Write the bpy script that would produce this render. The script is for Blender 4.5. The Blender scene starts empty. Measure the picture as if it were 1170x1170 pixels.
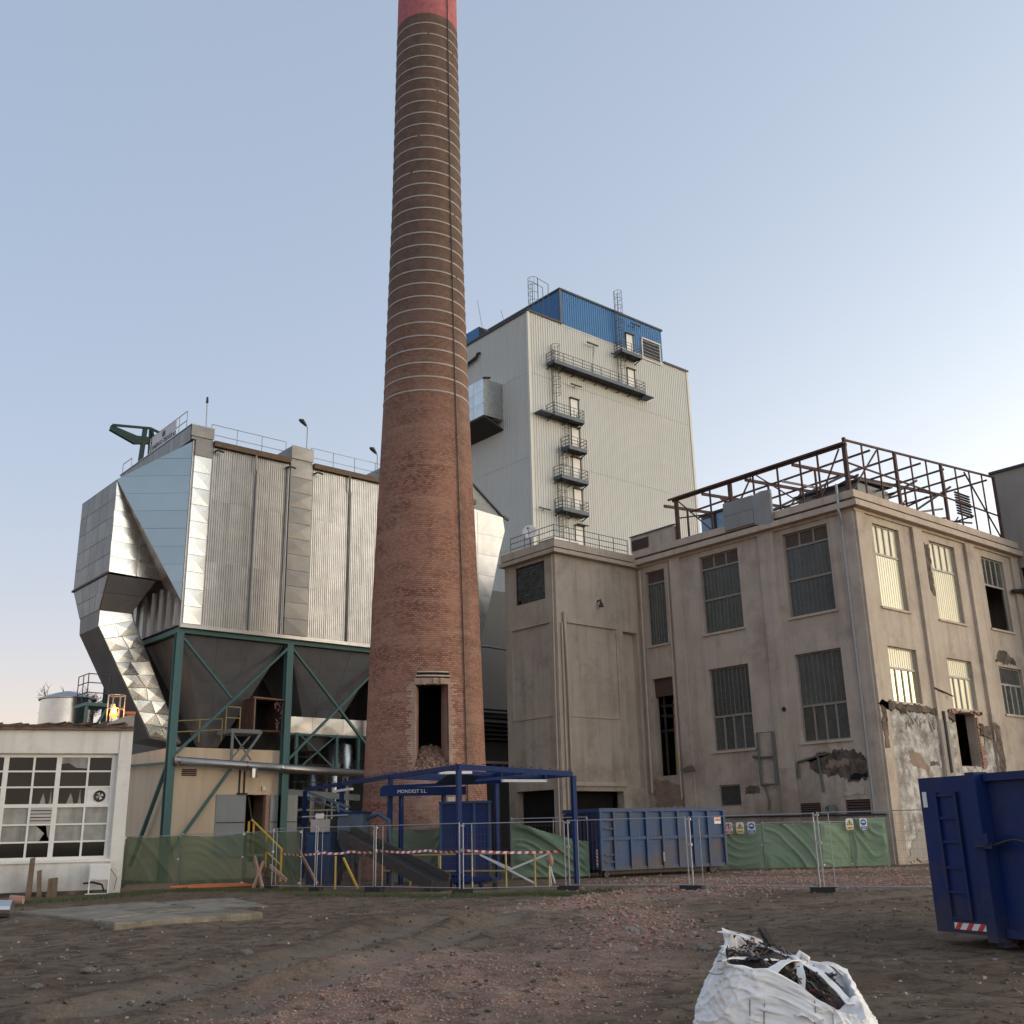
import bpy, bmesh, math, random
from mathutils import Vector, Matrix, noise
C = bpy.context.scene.collection
SC = bpy.context.scene
R = math.radians
rnd = random.Random(7)

# ------------------------------------------------------------------ camera
# the site's walls run along X and Y; the camera stands at the origin, eye height 1.6 m
F = Vector((.6174, .7296, .2939)); Rt = Vector((.7698, -.6380, -.0214))
cam_yaw, cam_pitch, cam_roll = R(49.7486), R(17.0894), R(-1.28577)
def cam_axes():
    c, s = math.cos(cam_pitch), math.sin(cam_pitch)
    r0, u0, f0 = Vector((1, 0, 0)), Vector((0, -s, c)), Vector((0, c, s))
    r = math.cos(cam_roll)*r0 + math.sin(cam_roll)*u0
    u = -math.sin(cam_roll)*r0 + math.cos(cam_roll)*u0
    M = Matrix(((math.sin(cam_yaw), math.cos(cam_yaw), 0), (-math.cos(cam_yaw), math.sin(cam_yaw), 0), (0, 0, 1)))
    return M @ r, M @ u, M @ f0
cr, cu, cf = cam_axes()
cd = bpy.data.cameras.new('camera'); camera = bpy.data.objects.new('camera', cd); C.objects.link(camera)
camera.matrix_world = Matrix(((cr.x, cu.x, -cf.x, 0), (cr.y, cu.y, -cf.y, 0), (cr.z, cu.z, -cf.z, 1.6), (0, 0, 0, 1)))
cd.sensor_width = 36; cd.sensor_fit = 'HORIZONTAL'; cd.lens = 36*1200/1170
cd.clip_start = .1; cd.clip_end = 8000
SC.camera = camera

# ------------------------------------------------------------------ sky, sun, exposure
SUN_DIR = -42          # grid angle of the glow after sunset, far right of the view
world = bpy.data.worlds.new('World'); SC.world = world; world.use_nodes = True
nt = world.node_tree; nt.nodes.clear()
wo = nt.nodes.new('ShaderNodeOutputWorld'); bg = nt.nodes.new('ShaderNodeBackground')
sky = nt.nodes.new('ShaderNodeTexSky'); sky.sky_type = 'NISHITA'; sky.sun_disc = False
sky.sun_elevation = R(8); sky.sun_rotation = R(90 - SUN_DIR)
sky.altitude = 100; sky.air_density = 1.0; sky.dust_density = 1.0; sky.ozone_density = 1.0
# thin high haze over the clear sky: an even veil, paler to the horizon, warm and bright round the sunset
def wn(t, **k):
    n = nt.nodes.new(t)
    for a_, v_ in k.items(): setattr(n, a_, v_)
    return n
tcw = wn('ShaderNodeTexCoord'); sepw = wn('ShaderNodeSeparateXYZ'); nt.links.new(tcw.outputs['Generated'], sepw.inputs[0])
def wm(op, a_, b_=None):
    n = wn('ShaderNodeMath', operation=op)
    for i_, v_ in enumerate((a_, b_)):
        if v_ is None: continue
        if hasattr(v_, 'links'): nt.links.new(v_, n.inputs[i_])
        else: n.inputs[i_].default_value = v_
    return n.outputs[0]
wz = wm('MAXIMUM', sepw.outputs['Z'], 0.0); wE = wm('POWER', 2.71828, wm('MULTIPLY', wz, -1/.12)); wE2 = wm('POWER', 2.71828, wm('MULTIPLY', wz, -1/.28))
wdot = wn('ShaderNodeVectorMath', operation='DOT_PRODUCT'); nt.links.new(tcw.outputs['Generated'], wdot.inputs[0]); wdot.inputs[1].default_value = (math.cos(R(SUN_DIR)), math.sin(R(SUN_DIR)), 0)
wg = wm('MULTIPLY', wm('ADD', wdot.outputs['Value'], 1.0), .5); wg2 = wm('MULTIPLY', wg, wg); wgE = wm('MULTIPLY', wm('MULTIPLY', wg2, wg2), wE2); wgH = wm('MULTIPLY', wg2, wm('POWER', 2.71828, wm('MULTIPLY', wz, -1/.30)))
def wscale(vec, f):
    n = wn('ShaderNodeVectorMath', operation='SCALE'); n.inputs[0].default_value = vec
    nt.links.new(f, n.inputs['Scale']); return n.outputs[0]
def wadd(a_, b_):
    n = wn('ShaderNodeVectorMath', operation='ADD')
    for i_, v_ in enumerate((a_, b_)):
        if hasattr(v_, 'links'): nt.links.new(v_, n.inputs[i_])
        else: n.inputs[i_].default_value = v_
    return n.outputs[0]
VEIL = 6.13
vv = [tuple(c*VEIL for c in v_) for v_ in ((.41, .485, .635), (.54, -.20, -.52), (2.0, 1.92, 1.65), (3.9, 3.6, 2.85))]
veil = wadd(wadd(vv[0], wscale(vv[1], wE)), wadd(wscale(vv[2], wgH), wscale(vv[3], wgE)))
nt.links.new(wadd(sky.outputs[0], veil), bg.inputs[0]); bg.inputs['Strength'].default_value = .15
nt.links.new(bg.outputs[0], wo.inputs[0])
sd = bpy.data.lights.new('sun', 'SUN'); sun = bpy.data.objects.new('sun', sd); C.objects.link(sun)
sd.energy = .45; sd.angle = R(40); sd.color = (1, .93, .84)
sun.rotation_euler = Vector((-math.cos(R(SUN_DIR))*math.cos(R(8)), -math.sin(R(SUN_DIR))*math.cos(R(8)), -math.sin(R(8)))).to_track_quat('-Z', 'Y').to_euler()
SC.view_settings.view_transform = 'Standard'; SC.view_settings.look = 'None'
SC.view_settings.exposure = -.36; SC.view_settings.gamma = 1.0; SC.view_settings.use_curve_mapping = False

# ------------------------------------------------------------------ helpers
OFF = {}
def thing(name, label, cat, loc=(0, 0, 0), rz=0, group=None, local=False):
    """Empty at the thing's base. local=True: its parts are given in its own frame, else in site coordinates."""
    o = bpy.data.objects.new(name, None); C.objects.link(o); o.empty_display_size = .3
    o.location = loc; o.rotation_euler = (0, 0, rz)
    OFF[o.name] = Vector((0, 0, 0)) if local else Vector(loc)
    tag(o, label, cat, group); return o
def tag(o, label=None, cat=None, group=None, kind=None):
    if label: o['label'] = label
    if cat: o['category'] = cat
    if group: o['group'] = group
    if kind: o['kind'] = kind
    return o
SPLIT = dict(pier='pier', string_course='string_course', bracket='bracket', rung='rung', ladder_rail='ladder_rail', wheel='wheel', pipes='pipe', legs='leg', leg='leg', hanger='hanger',
    plank='plank', rib='rib', door_rib='door_rib', pilaster='pilaster', ties='tie', clamp='clamp', antenna='antenna', support='support', foot='foot', coping='coping', louvre='louvre_blade', vent_grille='grille_slat',
    roof_edge_tiles='roof_tile', loose_roof_sheets='roof_sheet', broken_brick_jamb='brick', broken_brick_edge='brick', drain_pipe='drain_pipe', wall_pipe='wall_pipe', fan_blades='fan_blade', ridge_cap='ridge_cap',
    top_beam='top_beam', eave='eave', conduit='conduit', brace='brace', feed_pipe='feed_pipe', top_rim='top_rim', side_frame='side_frame', kick_plate='kick_plate', text_line='text_line', inner_wall='inner_wall', stand='stand', torn_lining='torn_lining', yellow_bar='yellow_bar')
class MB:
    def __init__(s, T=None): s.v = []; s.f = []; s.T = T
    def add(s, vs, fs):
        n = len(s.v); T = s.T
        s.v += [T(*p) for p in vs] if T else [tuple(p) for p in vs]
        s.f += [tuple(i+n for i in f) for f in fs]; return s
    def box(s, x0, x1, y0, y1, z0, z1):
        return s.add([(x0,y0,z0),(x1,y0,z0),(x1,y1,z0),(x0,y1,z0),(x0,y0,z1),(x1,y0,z1),(x1,y1,z1),(x0,y1,z1)],
                     [(0,3,2,1),(4,5,6,7),(0,1,5,4),(1,2,6,5),(2,3,7,6),(3,0,4,7)])
    def poly(s, *p): return s.add(p, [tuple(range(len(p)))])
    def prism(s, pts, z0, z1):
        n = len(pts)
        return s.add([(x,y,z0) for x,y in pts]+[(x,y,z1) for x,y in pts],
                     [tuple(range(n))[::-1], tuple(range(n,2*n))]+[(i,(i+1)%n,n+(i+1)%n,n+i) for i in range(n)])
    def slab(s, pts, d):
        """polygon of 3-D points pushed back by vector d into a solid"""
        n = len(pts); d = Vector(d); q = [tuple(Vector(p)+d) for p in pts]
        return s.add([tuple(p) for p in pts]+q, [tuple(range(n)), tuple(range(n,2*n))[::-1]]+[(i,(i+1)%n,n+(i+1)%n,n+i) for i in range(n)])
    def bar(s, p, q, w, h=None, up=(0,0,1)):
        h = h or w
        if s.T: p, q = s.T(*p), s.T(*q)
        p, q = Vector(p), Vector(q); d = (q-p)
        if d.length < 1e-6: return s
        d.normalize(); a = Vector(up).cross(d)
        if a.length < 1e-3: a = Vector((1,0,0)).cross(d)
        a.normalize(); b = d.cross(a); a *= w/2; b *= h/2
        T, s.T = s.T, None
        s.add([p-a-b,p+a-b,p+a+b,p-a+b,q-a-b,q+a-b,q+a+b,q-a+b],[(0,3,2,1),(4,5,6,7),(0,1,5,4),(1,2,6,5),(2,3,7,6),(3,0,4,7)])
        s.T = T; return s
    def tube(s, pts, r, n=6, cap=True):
        if s.T: pts = [s.T(*p) for p in pts]
        P = [Vector(p) for p in pts]; T, s.T = s.T, None; rings = []; base = len(s.v); prev = None
        for i, p in enumerate(P):
            d = (P[min(i+1,len(P)-1)]-P[max(i-1,0)])
            d = d.normalized() if d.length > 1e-9 else Vector((0,0,1))
            a = prev - d*prev.dot(d) if prev is not None else (Vector((0,0,1)).cross(d) if abs(d.z) < .95 else Vector((1,0,0)).cross(d))
            if a.length < 1e-4: a = Vector((0,1,0)).cross(d)
            a.normalize(); prev = a; b = d.cross(a)
            rr = r[i] if isinstance(r, (list,tuple)) else r
            s.v += [tuple(p + a*rr*math.cos(2*math.pi*k/n) + b*rr*math.sin(2*math.pi*k/n)) for k in range(n)]
        for i in range(len(P)-1):
            for k in range(n):
                k2 = (k+1)%n; A = base+i*n; B = A+n
                s.f.append((A+k, A+k2, B+k2, B+k))
        if cap:
            s.f.append(tuple(range(base, base+n))[::-1]); s.f.append(tuple(range(base+(len(P)-1)*n, base+len(P)*n)))
        s.T = T; return s
    def lathe(s, prof, n=48, c=(0,0)):
        base = len(s.v)
        for r, z in prof:
            s.v += [(c[0]+r*math.cos(2*math.pi*k/n), c[1]+r*math.sin(2*math.pi*k/n), z) for k in range(n)]
        for i in range(len(prof)-1):
            for k in range(n):
                k2 = (k+1)%n; A = base+i*n; B = A+n; s.f.append((A+k, A+k2, B+k2, B+k))
        return s
    def build(s, name, mat, parent=None, smooth=False, label=None, kind=None, loc=None, rz=0, fix=True, weld=False):
        if name in SPLIT and parent is not None and not kind:     # pieces that can be picked apart: one object each
            p = list(range(len(s.v)))
            def find(x):
                while p[x] != x: p[x] = p[p[x]]; x = p[x]
                return x
            for fc in s.f:
                a = find(fc[0])
                for q in fc[1:]: p[find(q)] = a
            isl = {}
            for fc in s.f: isl.setdefault(find(fc[0]), []).append(fc)
            first = None
            if len(isl) > 1:
                for fs in isl.values():
                    ids = sorted({i for fc in fs for i in fc}); mp = {i: k for k, i in enumerate(ids)}; m2 = MB(); m2.v = [s.v[i] for i in ids]; m2.f = [tuple(mp[i] for i in fc) for fc in fs]
                    o = m2.build(SPLIT[name]+'_', mat, parent, smooth, label, None, loc, rz, fix); o.name = SPLIT[name]; o.data.name = SPLIT[name]; first = first or o; OFF[o.name] = OFF.get(parent.name, Vector((0,0,0)))
                return first
            name = SPLIT[name] if name != 'louvre' else name
        me = bpy.data.meshes.new(name)
        off = OFF.get(parent.name, Vector((0,0,0))) if parent else Vector((0,0,0))
        if loc is None and parent is None and s.v:      # a thing that is one mesh: origin at its own base
            xs = [p[0] for p in s.v]; ys = [p[1] for p in s.v]; zs = [p[2] for p in s.v]
            off = Vector(((min(xs)+max(xs))/2, (min(ys)+max(ys))/2, min(zs)))
        vs = [(p[0]-off.x, p[1]-off.y, p[2]-off.z) for p in s.v] if (loc is None) else s.v
        me.from_pydata(vs, [], s.f)
        if fix and len(s.f) < 30000:
            bm = bmesh.new(); bm.from_mesh(me)
            if weld: bmesh.ops.remove_doubles(bm, verts=bm.verts[:], dist=.0005)
            bmesh.ops.recalc_face_normals(bm, faces=bm.faces[:]); bm.to_mesh(me); bm.free()
        if smooth: me.shade_smooth()
        me.materials.append(mat)
        o = bpy.data.objects.new(name, me); C.objects.link(o)
        if parent: o.parent = parent; OFF[o.name] = off if loc is None else off
        elif loc is None: o.location = off; OFF[o.name] = off
        if loc is not None: o.location = Vector(loc)-off; o.rotation_euler = (0,0,rz)
        if label: o['label'] = label
        if kind: o['kind'] = kind
        return o
def copy_tree(o, parent=None):
    c = o.copy(); C.objects.link(c)
    if parent: c.parent = parent
    for ch in o.children: copy_tree(ch, c)
    return c
def lerp(a, b, t): return a+(b-a)*t
def vl(a, b, t): return tuple(a[i]+(b[i]-a[i])*t for i in range(3))

def wall(mb, u0, u1, z0, z1, holes, reveal=.3):
    """front sheet in (u, d, z) with rectangular openings and their reveals; mb.T maps to the site"""
    us = sorted({u0, u1, *[h[0] for h in holes], *[h[1] for h in holes]}); us = [u for u in us if u0 <= u <= u1]
    zs = sorted({z0, z1, *[h[2] for h in holes], *[h[3] for h in holes]}); zs = [z for z in zs if z0 <= z <= z1]
    for a, b in zip(us, us[1:]):
        for c, d in zip(zs, zs[1:]):
            m, n = (a+b)/2, (c+d)/2
            if any(h[0] < m < h[1] and h[2] < n < h[3] for h in holes): continue
            mb.poly((a,0,c),(b,0,c),(b,0,d),(a,0,d))
    for h in holes:
        a, b, c, d = h[:4]; r = h[4] if len(h) > 4 else reveal
        mb.poly((a,0,c),(a,-r,c),(a,-r,d),(a,0,d)); mb.poly((b,0,c),(b,0,d),(b,-r,d),(b,-r,c))
        mb.poly((a,0,d),(a,-r,d),(b,-r,d),(b,0,d)); mb.poly((a,0,c),(b,0,c),(b,-r,c),(a,-r,c))
        if len(h) > 5: mb.poly((a,-r,c),(b,-r,c),(b,-r,d),(a,-r,d))
    return mb

def sheet(a, b, c, d, n, mat, parent, name='panel', gap=.012, th=.018, bulge=.02, jit=.004):
    """one metal sheet: quad a b c d (3-D), n = outward normal; raised in the middle like cross-broken sheet"""
    a, b, c, d = map(Vector, (a, b, c, d)); n = Vector(n).normalized(); m = (a+b+c+d)/4
    def ins(p):
        v = m-p; return p + v*(gap/max(v.length, .05))*1.4
    q = [ins(p) for p in (a, b, c, d)]
    t = [p+n*(th+rnd.uniform(-jit, jit)) for p in q]
    vs = q+t+[m+n*(th+bulge*rnd.uniform(.6, 1.3))+(b-a)*rnd.uniform(-.04, .04)]
    mb = MB(); mb.add(vs, [(0,1,5,4),(1,2,6,5),(2,3,7,6),(3,0,4,7),(4,5,8),(5,6,8),(6,7,8),(7,4,8)])
    return mb.build(name, mat, parent, fix=False)
def sheets(A, B, D, Cc, n, nu, nv, mat, parent, **k):
    """grid of sheets over the quad A (u0v0) B (u1v0) Cc (u1v1) D (u0v1)"""
    for i in range(nu):
        for j in range(nv):
            def P(u, v): return vl(vl(A, B, u), vl(D, Cc, u), v)
            sheet(P(i/nu, j/nv), P((i+1)/nu, j/nv), P((i+1)/nu, (j+1)/nv), P(i/nu, (j+1)/nv), n, mat, parent, **k)
def corr(mb, a, b, z0, z1, n, pitch, depth, duty=.5):
    """profiled sheet standing on the ground-plane line a-b (2-D), outward n (2-D), trapezoid ribs"""
    a, b, n = Vector(a), Vector(b), Vector(n); L = (b-a).length; d = (b-a)/L; k = max(1, round(L/pitch)); w = L/k
    prof = []
    for i in range(k):
        for t, h in ((0, 0), (.5-duty/2-.06, 0), (.5-duty/2+.06, depth), (.5+duty/2-.06, depth), (.5+duty/2+.06, 0)):
            prof.append((i*w+t*w, h))
    prof.append((L, 0)); m = len(prof)
    vs = [(*(a+d*s+n*h), z0) for s, h in prof]+[(*(a+d*s+n*h), z1) for s, h in prof]
    mb.add(vs, [(i, i+1, m+i+1, m+i) for i in range(m-1)]); return mb
def rail_run(mb, pts, h=1.1, mids=(.55,), post=1.5, r=.024, n=5, kick=0):
    """hand rail along a polyline of floor points"""
    for p, q in zip(pts, pts[1:]):
        p, q = Vector(p), Vector(q); L = (q-p).length; k = max(1, round(L/post))
        for hh in (h, *mids): mb.tube([p+Vector((0,0,hh)), q+Vector((0,0,hh))], r, n)
        for i in range(k+1):
            s = p.lerp(q, i/k); mb.tube([s, s+Vector((0,0,h))], r, n)
        if kick: mb.bar(p+Vector((0,0,kick/2)), q+Vector((0,0,kick/2)), .02, kick)
    return mb
def text_mesh(body, size, mat, name, parent, M, extrude=.004, shear=0):
    cu_ = bpy.data.curves.new(name, 'FONT'); cu_.body = body; cu_.size = size; cu_.extrude = extrude; cu_.shear = shear
    cu_.align_x = 'CENTER'; cu_.align_y = 'CENTER'; cu_.resolution_u = 2
    o = bpy.data.objects.new(name, cu_); C.objects.link(o); dg = bpy.context.evaluated_depsgraph_get()
    me = bpy.data.meshes.new_from_object(o.evaluated_get(dg)); bpy.data.objects.remove(o)
    me.transform(M); me.materials.clear(); me.materials.append(mat)
    o = bpy.data.objects.new(name, me); C.objects.link(o)
    if parent:
        me.transform(Matrix.Translation(-OFF.get(parent.name, Vector((0,0,0))))); o.parent = parent
    return o

# ------------------------------------------------------------------ materials
def mat(name, base, base2=None, scale=2.0, rough=.8, metal=0.0, bump=0.0, bscale=40.0, streak=0.0, streakcol=None, rvar=0.0, spec=.5,
        per_obj=0.0, detail=6, grime=None, grime_z=(1.0, 7.0), grime_amt=.85, alpha=1.0, blotch=None, blotch_scale=.35, blotch_amt=.6, contrast=1.0):
    m = bpy.data.materials.new(name); m.use_nodes = True; t = m.node_tree; N = t.nodes; L = t.links
    b = N['Principled BSDF']; b.inputs['Roughness'].default_value = rough; b.inputs['Metallic'].default_value = metal
    b.inputs['Specular IOR Level'].default_value = spec
    tc = N.new('ShaderNodeTexCoord'); co = tc.outputs['Object']
    if per_obj or rvar:
        oi = N.new('ShaderNodeObjectInfo')
        ad = N.new('ShaderNodeVectorMath'); ad.operation = 'MULTIPLY_ADD'; L.new(oi.outputs['Random'], ad.inputs[0]); ad.inputs[1].default_value = (37, 53, 71)
        L.new(co, ad.inputs[2]); co = ad.outputs[0]
    def nz(sc, vec=None, det=detail, ro=.6):
        n = N.new('ShaderNodeTexNoise'); n.inputs['Scale'].default_value = sc; n.inputs['Detail'].default_value = det; n.inputs['Roughness'].default_value = ro
        L.new(vec or co, n.inputs['Vector']); return n.outputs['Fac']
    def ramp(x, lo, hi):
        r = N.new('ShaderNodeMapRange'); r.inputs['From Min'].default_value = lo; r.inputs['From Max'].default_value = hi; L.new(x, r.inputs['Value']); return r.outputs['Result']
    def mix(fac, A, B, mode='MIX'):
        x = N.new('ShaderNodeMix'); x.data_type = 'RGBA'; x.blend_type = mode
        if hasattr(fac, 'links'): L.new(fac, x.inputs['Factor'])
        else: x.inputs['Factor'].default_value = fac
        for s, v in (('A', A), ('B', B)):
            if hasattr(v, 'links'): L.new(v, x.inputs[s])
            else: x.inputs[s].default_value = (*v, 1)
        return x.outputs['Result']
    def mul(a, k):
        x = N.new('ShaderNodeMath'); x.operation = 'MULTIPLY'; L.new(a, x.inputs[0]); x.inputs[1].default_value = k; return x.outputs[0]
    base2 = base2 or tuple(c*.7 for c in base)
    col = mix(ramp(nz(scale), .5-.25/contrast, .5+.25/contrast), base, base2)
    if blotch: col = mix(mul(ramp(nz(blotch_scale, det=8, ro=.65), .48, .66), blotch_amt), col, blotch)
    if streak:
        mp = N.new('ShaderNodeMapping'); mp.inputs['Scale'].default_value = (2.2, 2.2, .12); L.new(co, mp.inputs['Vector'])
        col = mix(mul(ramp(nz(1.0, mp.outputs[0], 5, .65), .48, .75), streak), col, streakcol or tuple(c*.4 for c in base))
    if grime:       # splashed dirt and damp low on a wall, patchy
        sz = N.new('ShaderNodeSeparateXYZ'); L.new(tc.outputs['Object'], sz.inputs[0])
        gz = N.new('ShaderNodeMapRange'); gz.inputs['From Min'].default_value = grime_z[1]; gz.inputs['From Max'].default_value = grime_z[0]; L.new(sz.outputs['Z'], gz.inputs['Value'])
        ga = N.new('ShaderNodeMath'); ga.operation = 'ADD'; L.new(nz(.55, det=9, ro=.7), ga.inputs[0]); L.new(mul(gz.outputs[0], .16), ga.inputs[1])
        col = mix(mul(ramp(ga.outputs[0], .52, .74), grime_amt), col, grime)
    if per_obj:
        hs = N.new('ShaderNodeHueSaturation'); r = N.new('ShaderNodeMapRange'); r.inputs['To Min'].default_value = 1-per_obj; r.inputs['To Max'].default_value = 1+per_obj
        L.new(oi.outputs['Random'], r.inputs['Value']); L.new(r.outputs[0], hs.inputs['Value']); L.new(col, hs.inputs['Color']); col = hs.outputs[0]
    L.new(col, b.inputs['Base Color'])
    if rvar:
        r = N.new('ShaderNodeMapRange'); r.inputs['To Min'].default_value = max(.03, rough-rvar); r.inputs['To Max'].default_value = rough+rvar
        L.new(nz(scale*1.7), r.inputs['Value']); L.new(r.outputs[0], b.inputs['Roughness'])
    if alpha < 1: b.inputs['Alpha'].default_value = alpha
    if bump:
        bp = N.new('ShaderNodeBump'); bp.inputs['Strength'].default_value = bump; bp.inputs['Distance'].default_value = .03
        L.new(nz(bscale, det=5), bp.inputs['Height']); L.new(bp.outputs[0], b.inputs['Normal'])
    return m
M = {}
M['plaster'] = mat('old_plaster', (.56,.485,.40), (.455,.39,.318), .9, .92, bump=.35, bscale=25, streak=.5, streakcol=(.24,.195,.16), blotch=(.31,.25,.205), blotch_amt=.45, blotch_scale=.3, grime=(.20,.15,.118), grime_amt=.6)
M['plaster_trim'] = mat('cornice_plaster', (.58,.49,.395), (.46,.38,.305), 1.1, .9, bump=.2, bscale=30, streak=.45, streakcol=(.26,.21,.17))
M['plaster_white'] = mat('exposed_pale_render', (.60,.585,.55), (.25,.24,.22), 1.9, .92, bump=.8, bscale=9, blotch=(.15,.125,.10), blotch_amt=.9, blotch_scale=1.5, streak=.55, streakcol=(.19,.175,.16), contrast=2.0)
M['grey_wall'] = mat('grey_render', (.34,.315,.285), (.28,.26,.235), .7, .92, bump=.2, bscale=22, streak=.3, streakcol=(.19,.175,.16))
M['dark_edge'] = mat('torn_plaster', (.14,.115,.095), (.045,.038,.032), 2.6, .95, bump=.9, bscale=10, blotch=(.27,.17,.13), blotch_amt=.7, blotch_scale=1.6, contrast=1.8)
M['tower'] = mat('cream_cladding', (.555,.57,.535), (.52,.535,.505), .25, .55, streak=.25, streakcol=(.37,.37,.34))
M['tower_trim'] = mat('cream_trim', (.62,.61,.55), (.58,.57,.51), .5, .5)
M['blue_clad'] = mat('blue_cladding', (.05,.19,.42), (.042,.165,.37), .4, .45, spec=.3)
M['coping'] = mat('dark_coping', (.05,.055,.065), None, 2, .6)
M['metal_sheet'] = mat('galvanised_sheet', (.64,.645,.63), (.53,.535,.525), 1.2, .27, 1.0, rvar=.09, per_obj=.07, bump=.05, bscale=3)
M['metal_dull'] = mat('weathered_galvanised', (.46,.455,.445), (.37,.365,.36), .9, .40, .9, rvar=.10, per_obj=.08, streak=.35, streakcol=(.26,.25,.24))
M['metal_corr'] = mat('corrugated_galvanised', (.47,.468,.46), (.36,.358,.352), 1.6, .40, .9, rvar=.12, per_obj=.08, streak=.7, streakcol=(.24,.237,.232), contrast=1.2)
M['hopper'] = mat('dirty_hopper_sheet', (.185,.192,.20), (.135,.14,.147), .8, .5, .3, streak=.4, streakcol=(.09,.092,.097))
M['green_steel'] = mat('green_painted_steel', (.085,.185,.182), (.07,.155,.152), 2, .5, streak=.25, spec=.3)
M['grey_steel'] = mat('grey_green_steel', (.22,.25,.25), (.16,.18,.18), 2, .5)
M['dark_steel'] = mat('dark_steel', (.06,.055,.05), (.035,.03,.03), 3, .6, .3)
M['rust'] = mat('rusty_steel', (.115,.062,.05), (.065,.04,.034), 4, .85, .15, bump=.3, bscale=60, blotch=(.20,.105,.075), blotch_scale=2, blotch_amt=.6)
M['rail'] = mat('rail_steel', (.13,.135,.14), (.09,.09,.095), 3, .55, .4)
M['galv'] = mat('galvanised_tube', (.40,.41,.42), (.32,.33,.34), 5, .5, .5)
M['yellow'] = mat('yellow_paint', (.60,.38,.03), (.45,.27,.03), 6, .5, streak=.3, streakcol=(.25,.13,.04))
M['yellow_dull'] = mat('dull_yellow_rail', (.42,.33,.10), (.3,.24,.09), 5, .6)
M['beige'] = mat('beige_render', (.80,.64,.45), (.73,.57,.40), .6, .9, bump=.1, bscale=40, streak=.35, streakcol=(.46,.36,.26))
M['door_grey'] = mat('grey_door_paint', (.34,.36,.36), (.29,.31,.31), 1.5, .5, streak=.2)
M['white_wall'] = mat('white_painted_wall', (.74,.73,.69), (.63,.62,.58), .8, .85, bump=.2, bscale=30, streak=.5, streakcol=(.42,.40,.35), grime=(.33,.29,.24), grime_z=(.1, 1.4), grime_amt=.6)
M['white_frame'] = mat('white_frame_paint', (.78,.77,.73), (.68,.67,.63), 5, .6)
M['white'] = mat('white_plain', (.75,.75,.74), (.68,.68,.67), 4, .6)
M['red'] = mat('red_sign_paint', (.55,.04,.04), (.5,.035,.035), 6, .5)
M['sign_yellow'] = mat('yellow_sign_paint', (.75,.5,.02), (.7,.46,.02), 6, .5)
M['sign_blue'] = mat('blue_sign_paint', (.015,.09,.38), (.015,.08,.34), 6, .5)
M['black'] = mat('black_rubber', (.02,.02,.022), (.012,.012,.012), 6, .6)
M['void'] = mat('unlit_interior', (.03,.027,.025), (.02,.018,.017), 2, 1, spec=.05)
M['blue'] = mat('blue_container_paint', (.018,.070,.185), (.022,.060,.14), 1.5, .5, streak=.4, streakcol=(.05,.055,.07), blotch=(.06,.06,.065), blotch_scale=1.2, blotch_amt=.5, spec=.25, grime=(.10,.075,.06), grime_z=(.2, 1.3), grime_amt=.7)
M['blue_new'] = mat('fresh_blue_paint', (.005,.024,.125), (.0045,.020,.10), 1.2, .45, rvar=.10, bump=.06, bscale=3, spec=.22, streak=.45, streakcol=(.014,.022,.05), blotch=(.022,.027,.045), blotch_scale=.9, blotch_amt=.45, grime=(.07,.055,.045), grime_z=(.1, .75), grime_amt=.7)
M['blue_frame'] = mat('blue_frame_paint', (.007,.030,.125), (.006,.023,.09), 2, .5, streak=.2, spec=.15)
M['purple_blue'] = mat('faded_blue_door_paint', (.025,.03,.085), (.024,.026,.066), 1.5, .5, streak=.3, spec=.35)
M['blue_light'] = mat('light_blue_paint', (.075,.12,.175), (.05,.08,.115), 2, .55, blotch=(.05,.05,.05), blotch_scale=1.5)
M['timber'] = mat('weathered_timber', (.20,.14,.095), (.12,.085,.06), 6, .9, bump=.3, bscale=50)
M['timber_pink'] = mat('raw_pink_timber', (.50,.30,.22), (.38,.22,.16), 5, .85)
M['orange'] = mat('orange_plastic', (.62,.17,.06), (.5,.13,.05), 5, .6)
M['concrete'] = mat('concrete_slab', (.27,.235,.18), (.165,.14,.105), 1.8, .95, bump=.8, bscale=14, blotch=(.085,.072,.055), blotch_scale=1.1, blotch_amt=.7, contrast=1.5)
M['net'] = mat('green_debris_net', (.21,.30,.20), (.18,.27,.18), 1.2, .85, spec=.1, blotch=(.26,.33,.22), blotch_scale=.8, blotch_amt=.4, alpha=.88)
M['glass_dark'] = mat('dark_profiled_glass', (.08,.09,.085), (.05,.057,.055), 1.4, .26, per_obj=.35, rvar=.16, streak=.5, streakcol=(.13,.13,.115))
M['glass_skyglow'] = mat('skyglow_profiled_glass', (.58,.565,.41), (.50,.485,.345), .9, .32, .10, per_obj=.14, streak=.35, streakcol=(.34,.33,.25), spec=.6)  # pale yellow base stands for the bright sky mirrored in these panes
M['glass_black'] = mat('bare_window_glass', (.012,.012,.012), (.02,.02,.019), 1.5, .06, per_obj=.2, spec=.22)
M['glass_dirty'] = mat('dusty_window_glass', (.36,.36,.32), (.22,.22,.20), 2.2, .5, per_obj=.12, streak=.8, streakcol=(.10,.10,.09), contrast=1.4)
M['brick_fill'] = mat('brick_infill', (.12,.09,.075), (.08,.062,.052), 4, .9, bump=.4, bscale=20)
M['brown_louvre'] = mat('brown_louvre_paint', (.10,.06,.05), (.07,.045,.038), 3, .7)
M['glass_blue'] = mat('sky_blue_panel', (.25,.42,.60), (.2,.36,.52), 1, .2)
M['pipe_green'] = mat('grey_green_pipe', (.13,.15,.14), (.09,.10,.095), 3, .6)
M['emblem'] = mat('dark_print', (.06,.06,.065), None, 5, .6)
M['sign_board'] = mat('pale_sign_board', (.62,.62,.63), (.56,.56,.57), 1, .5)
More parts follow.
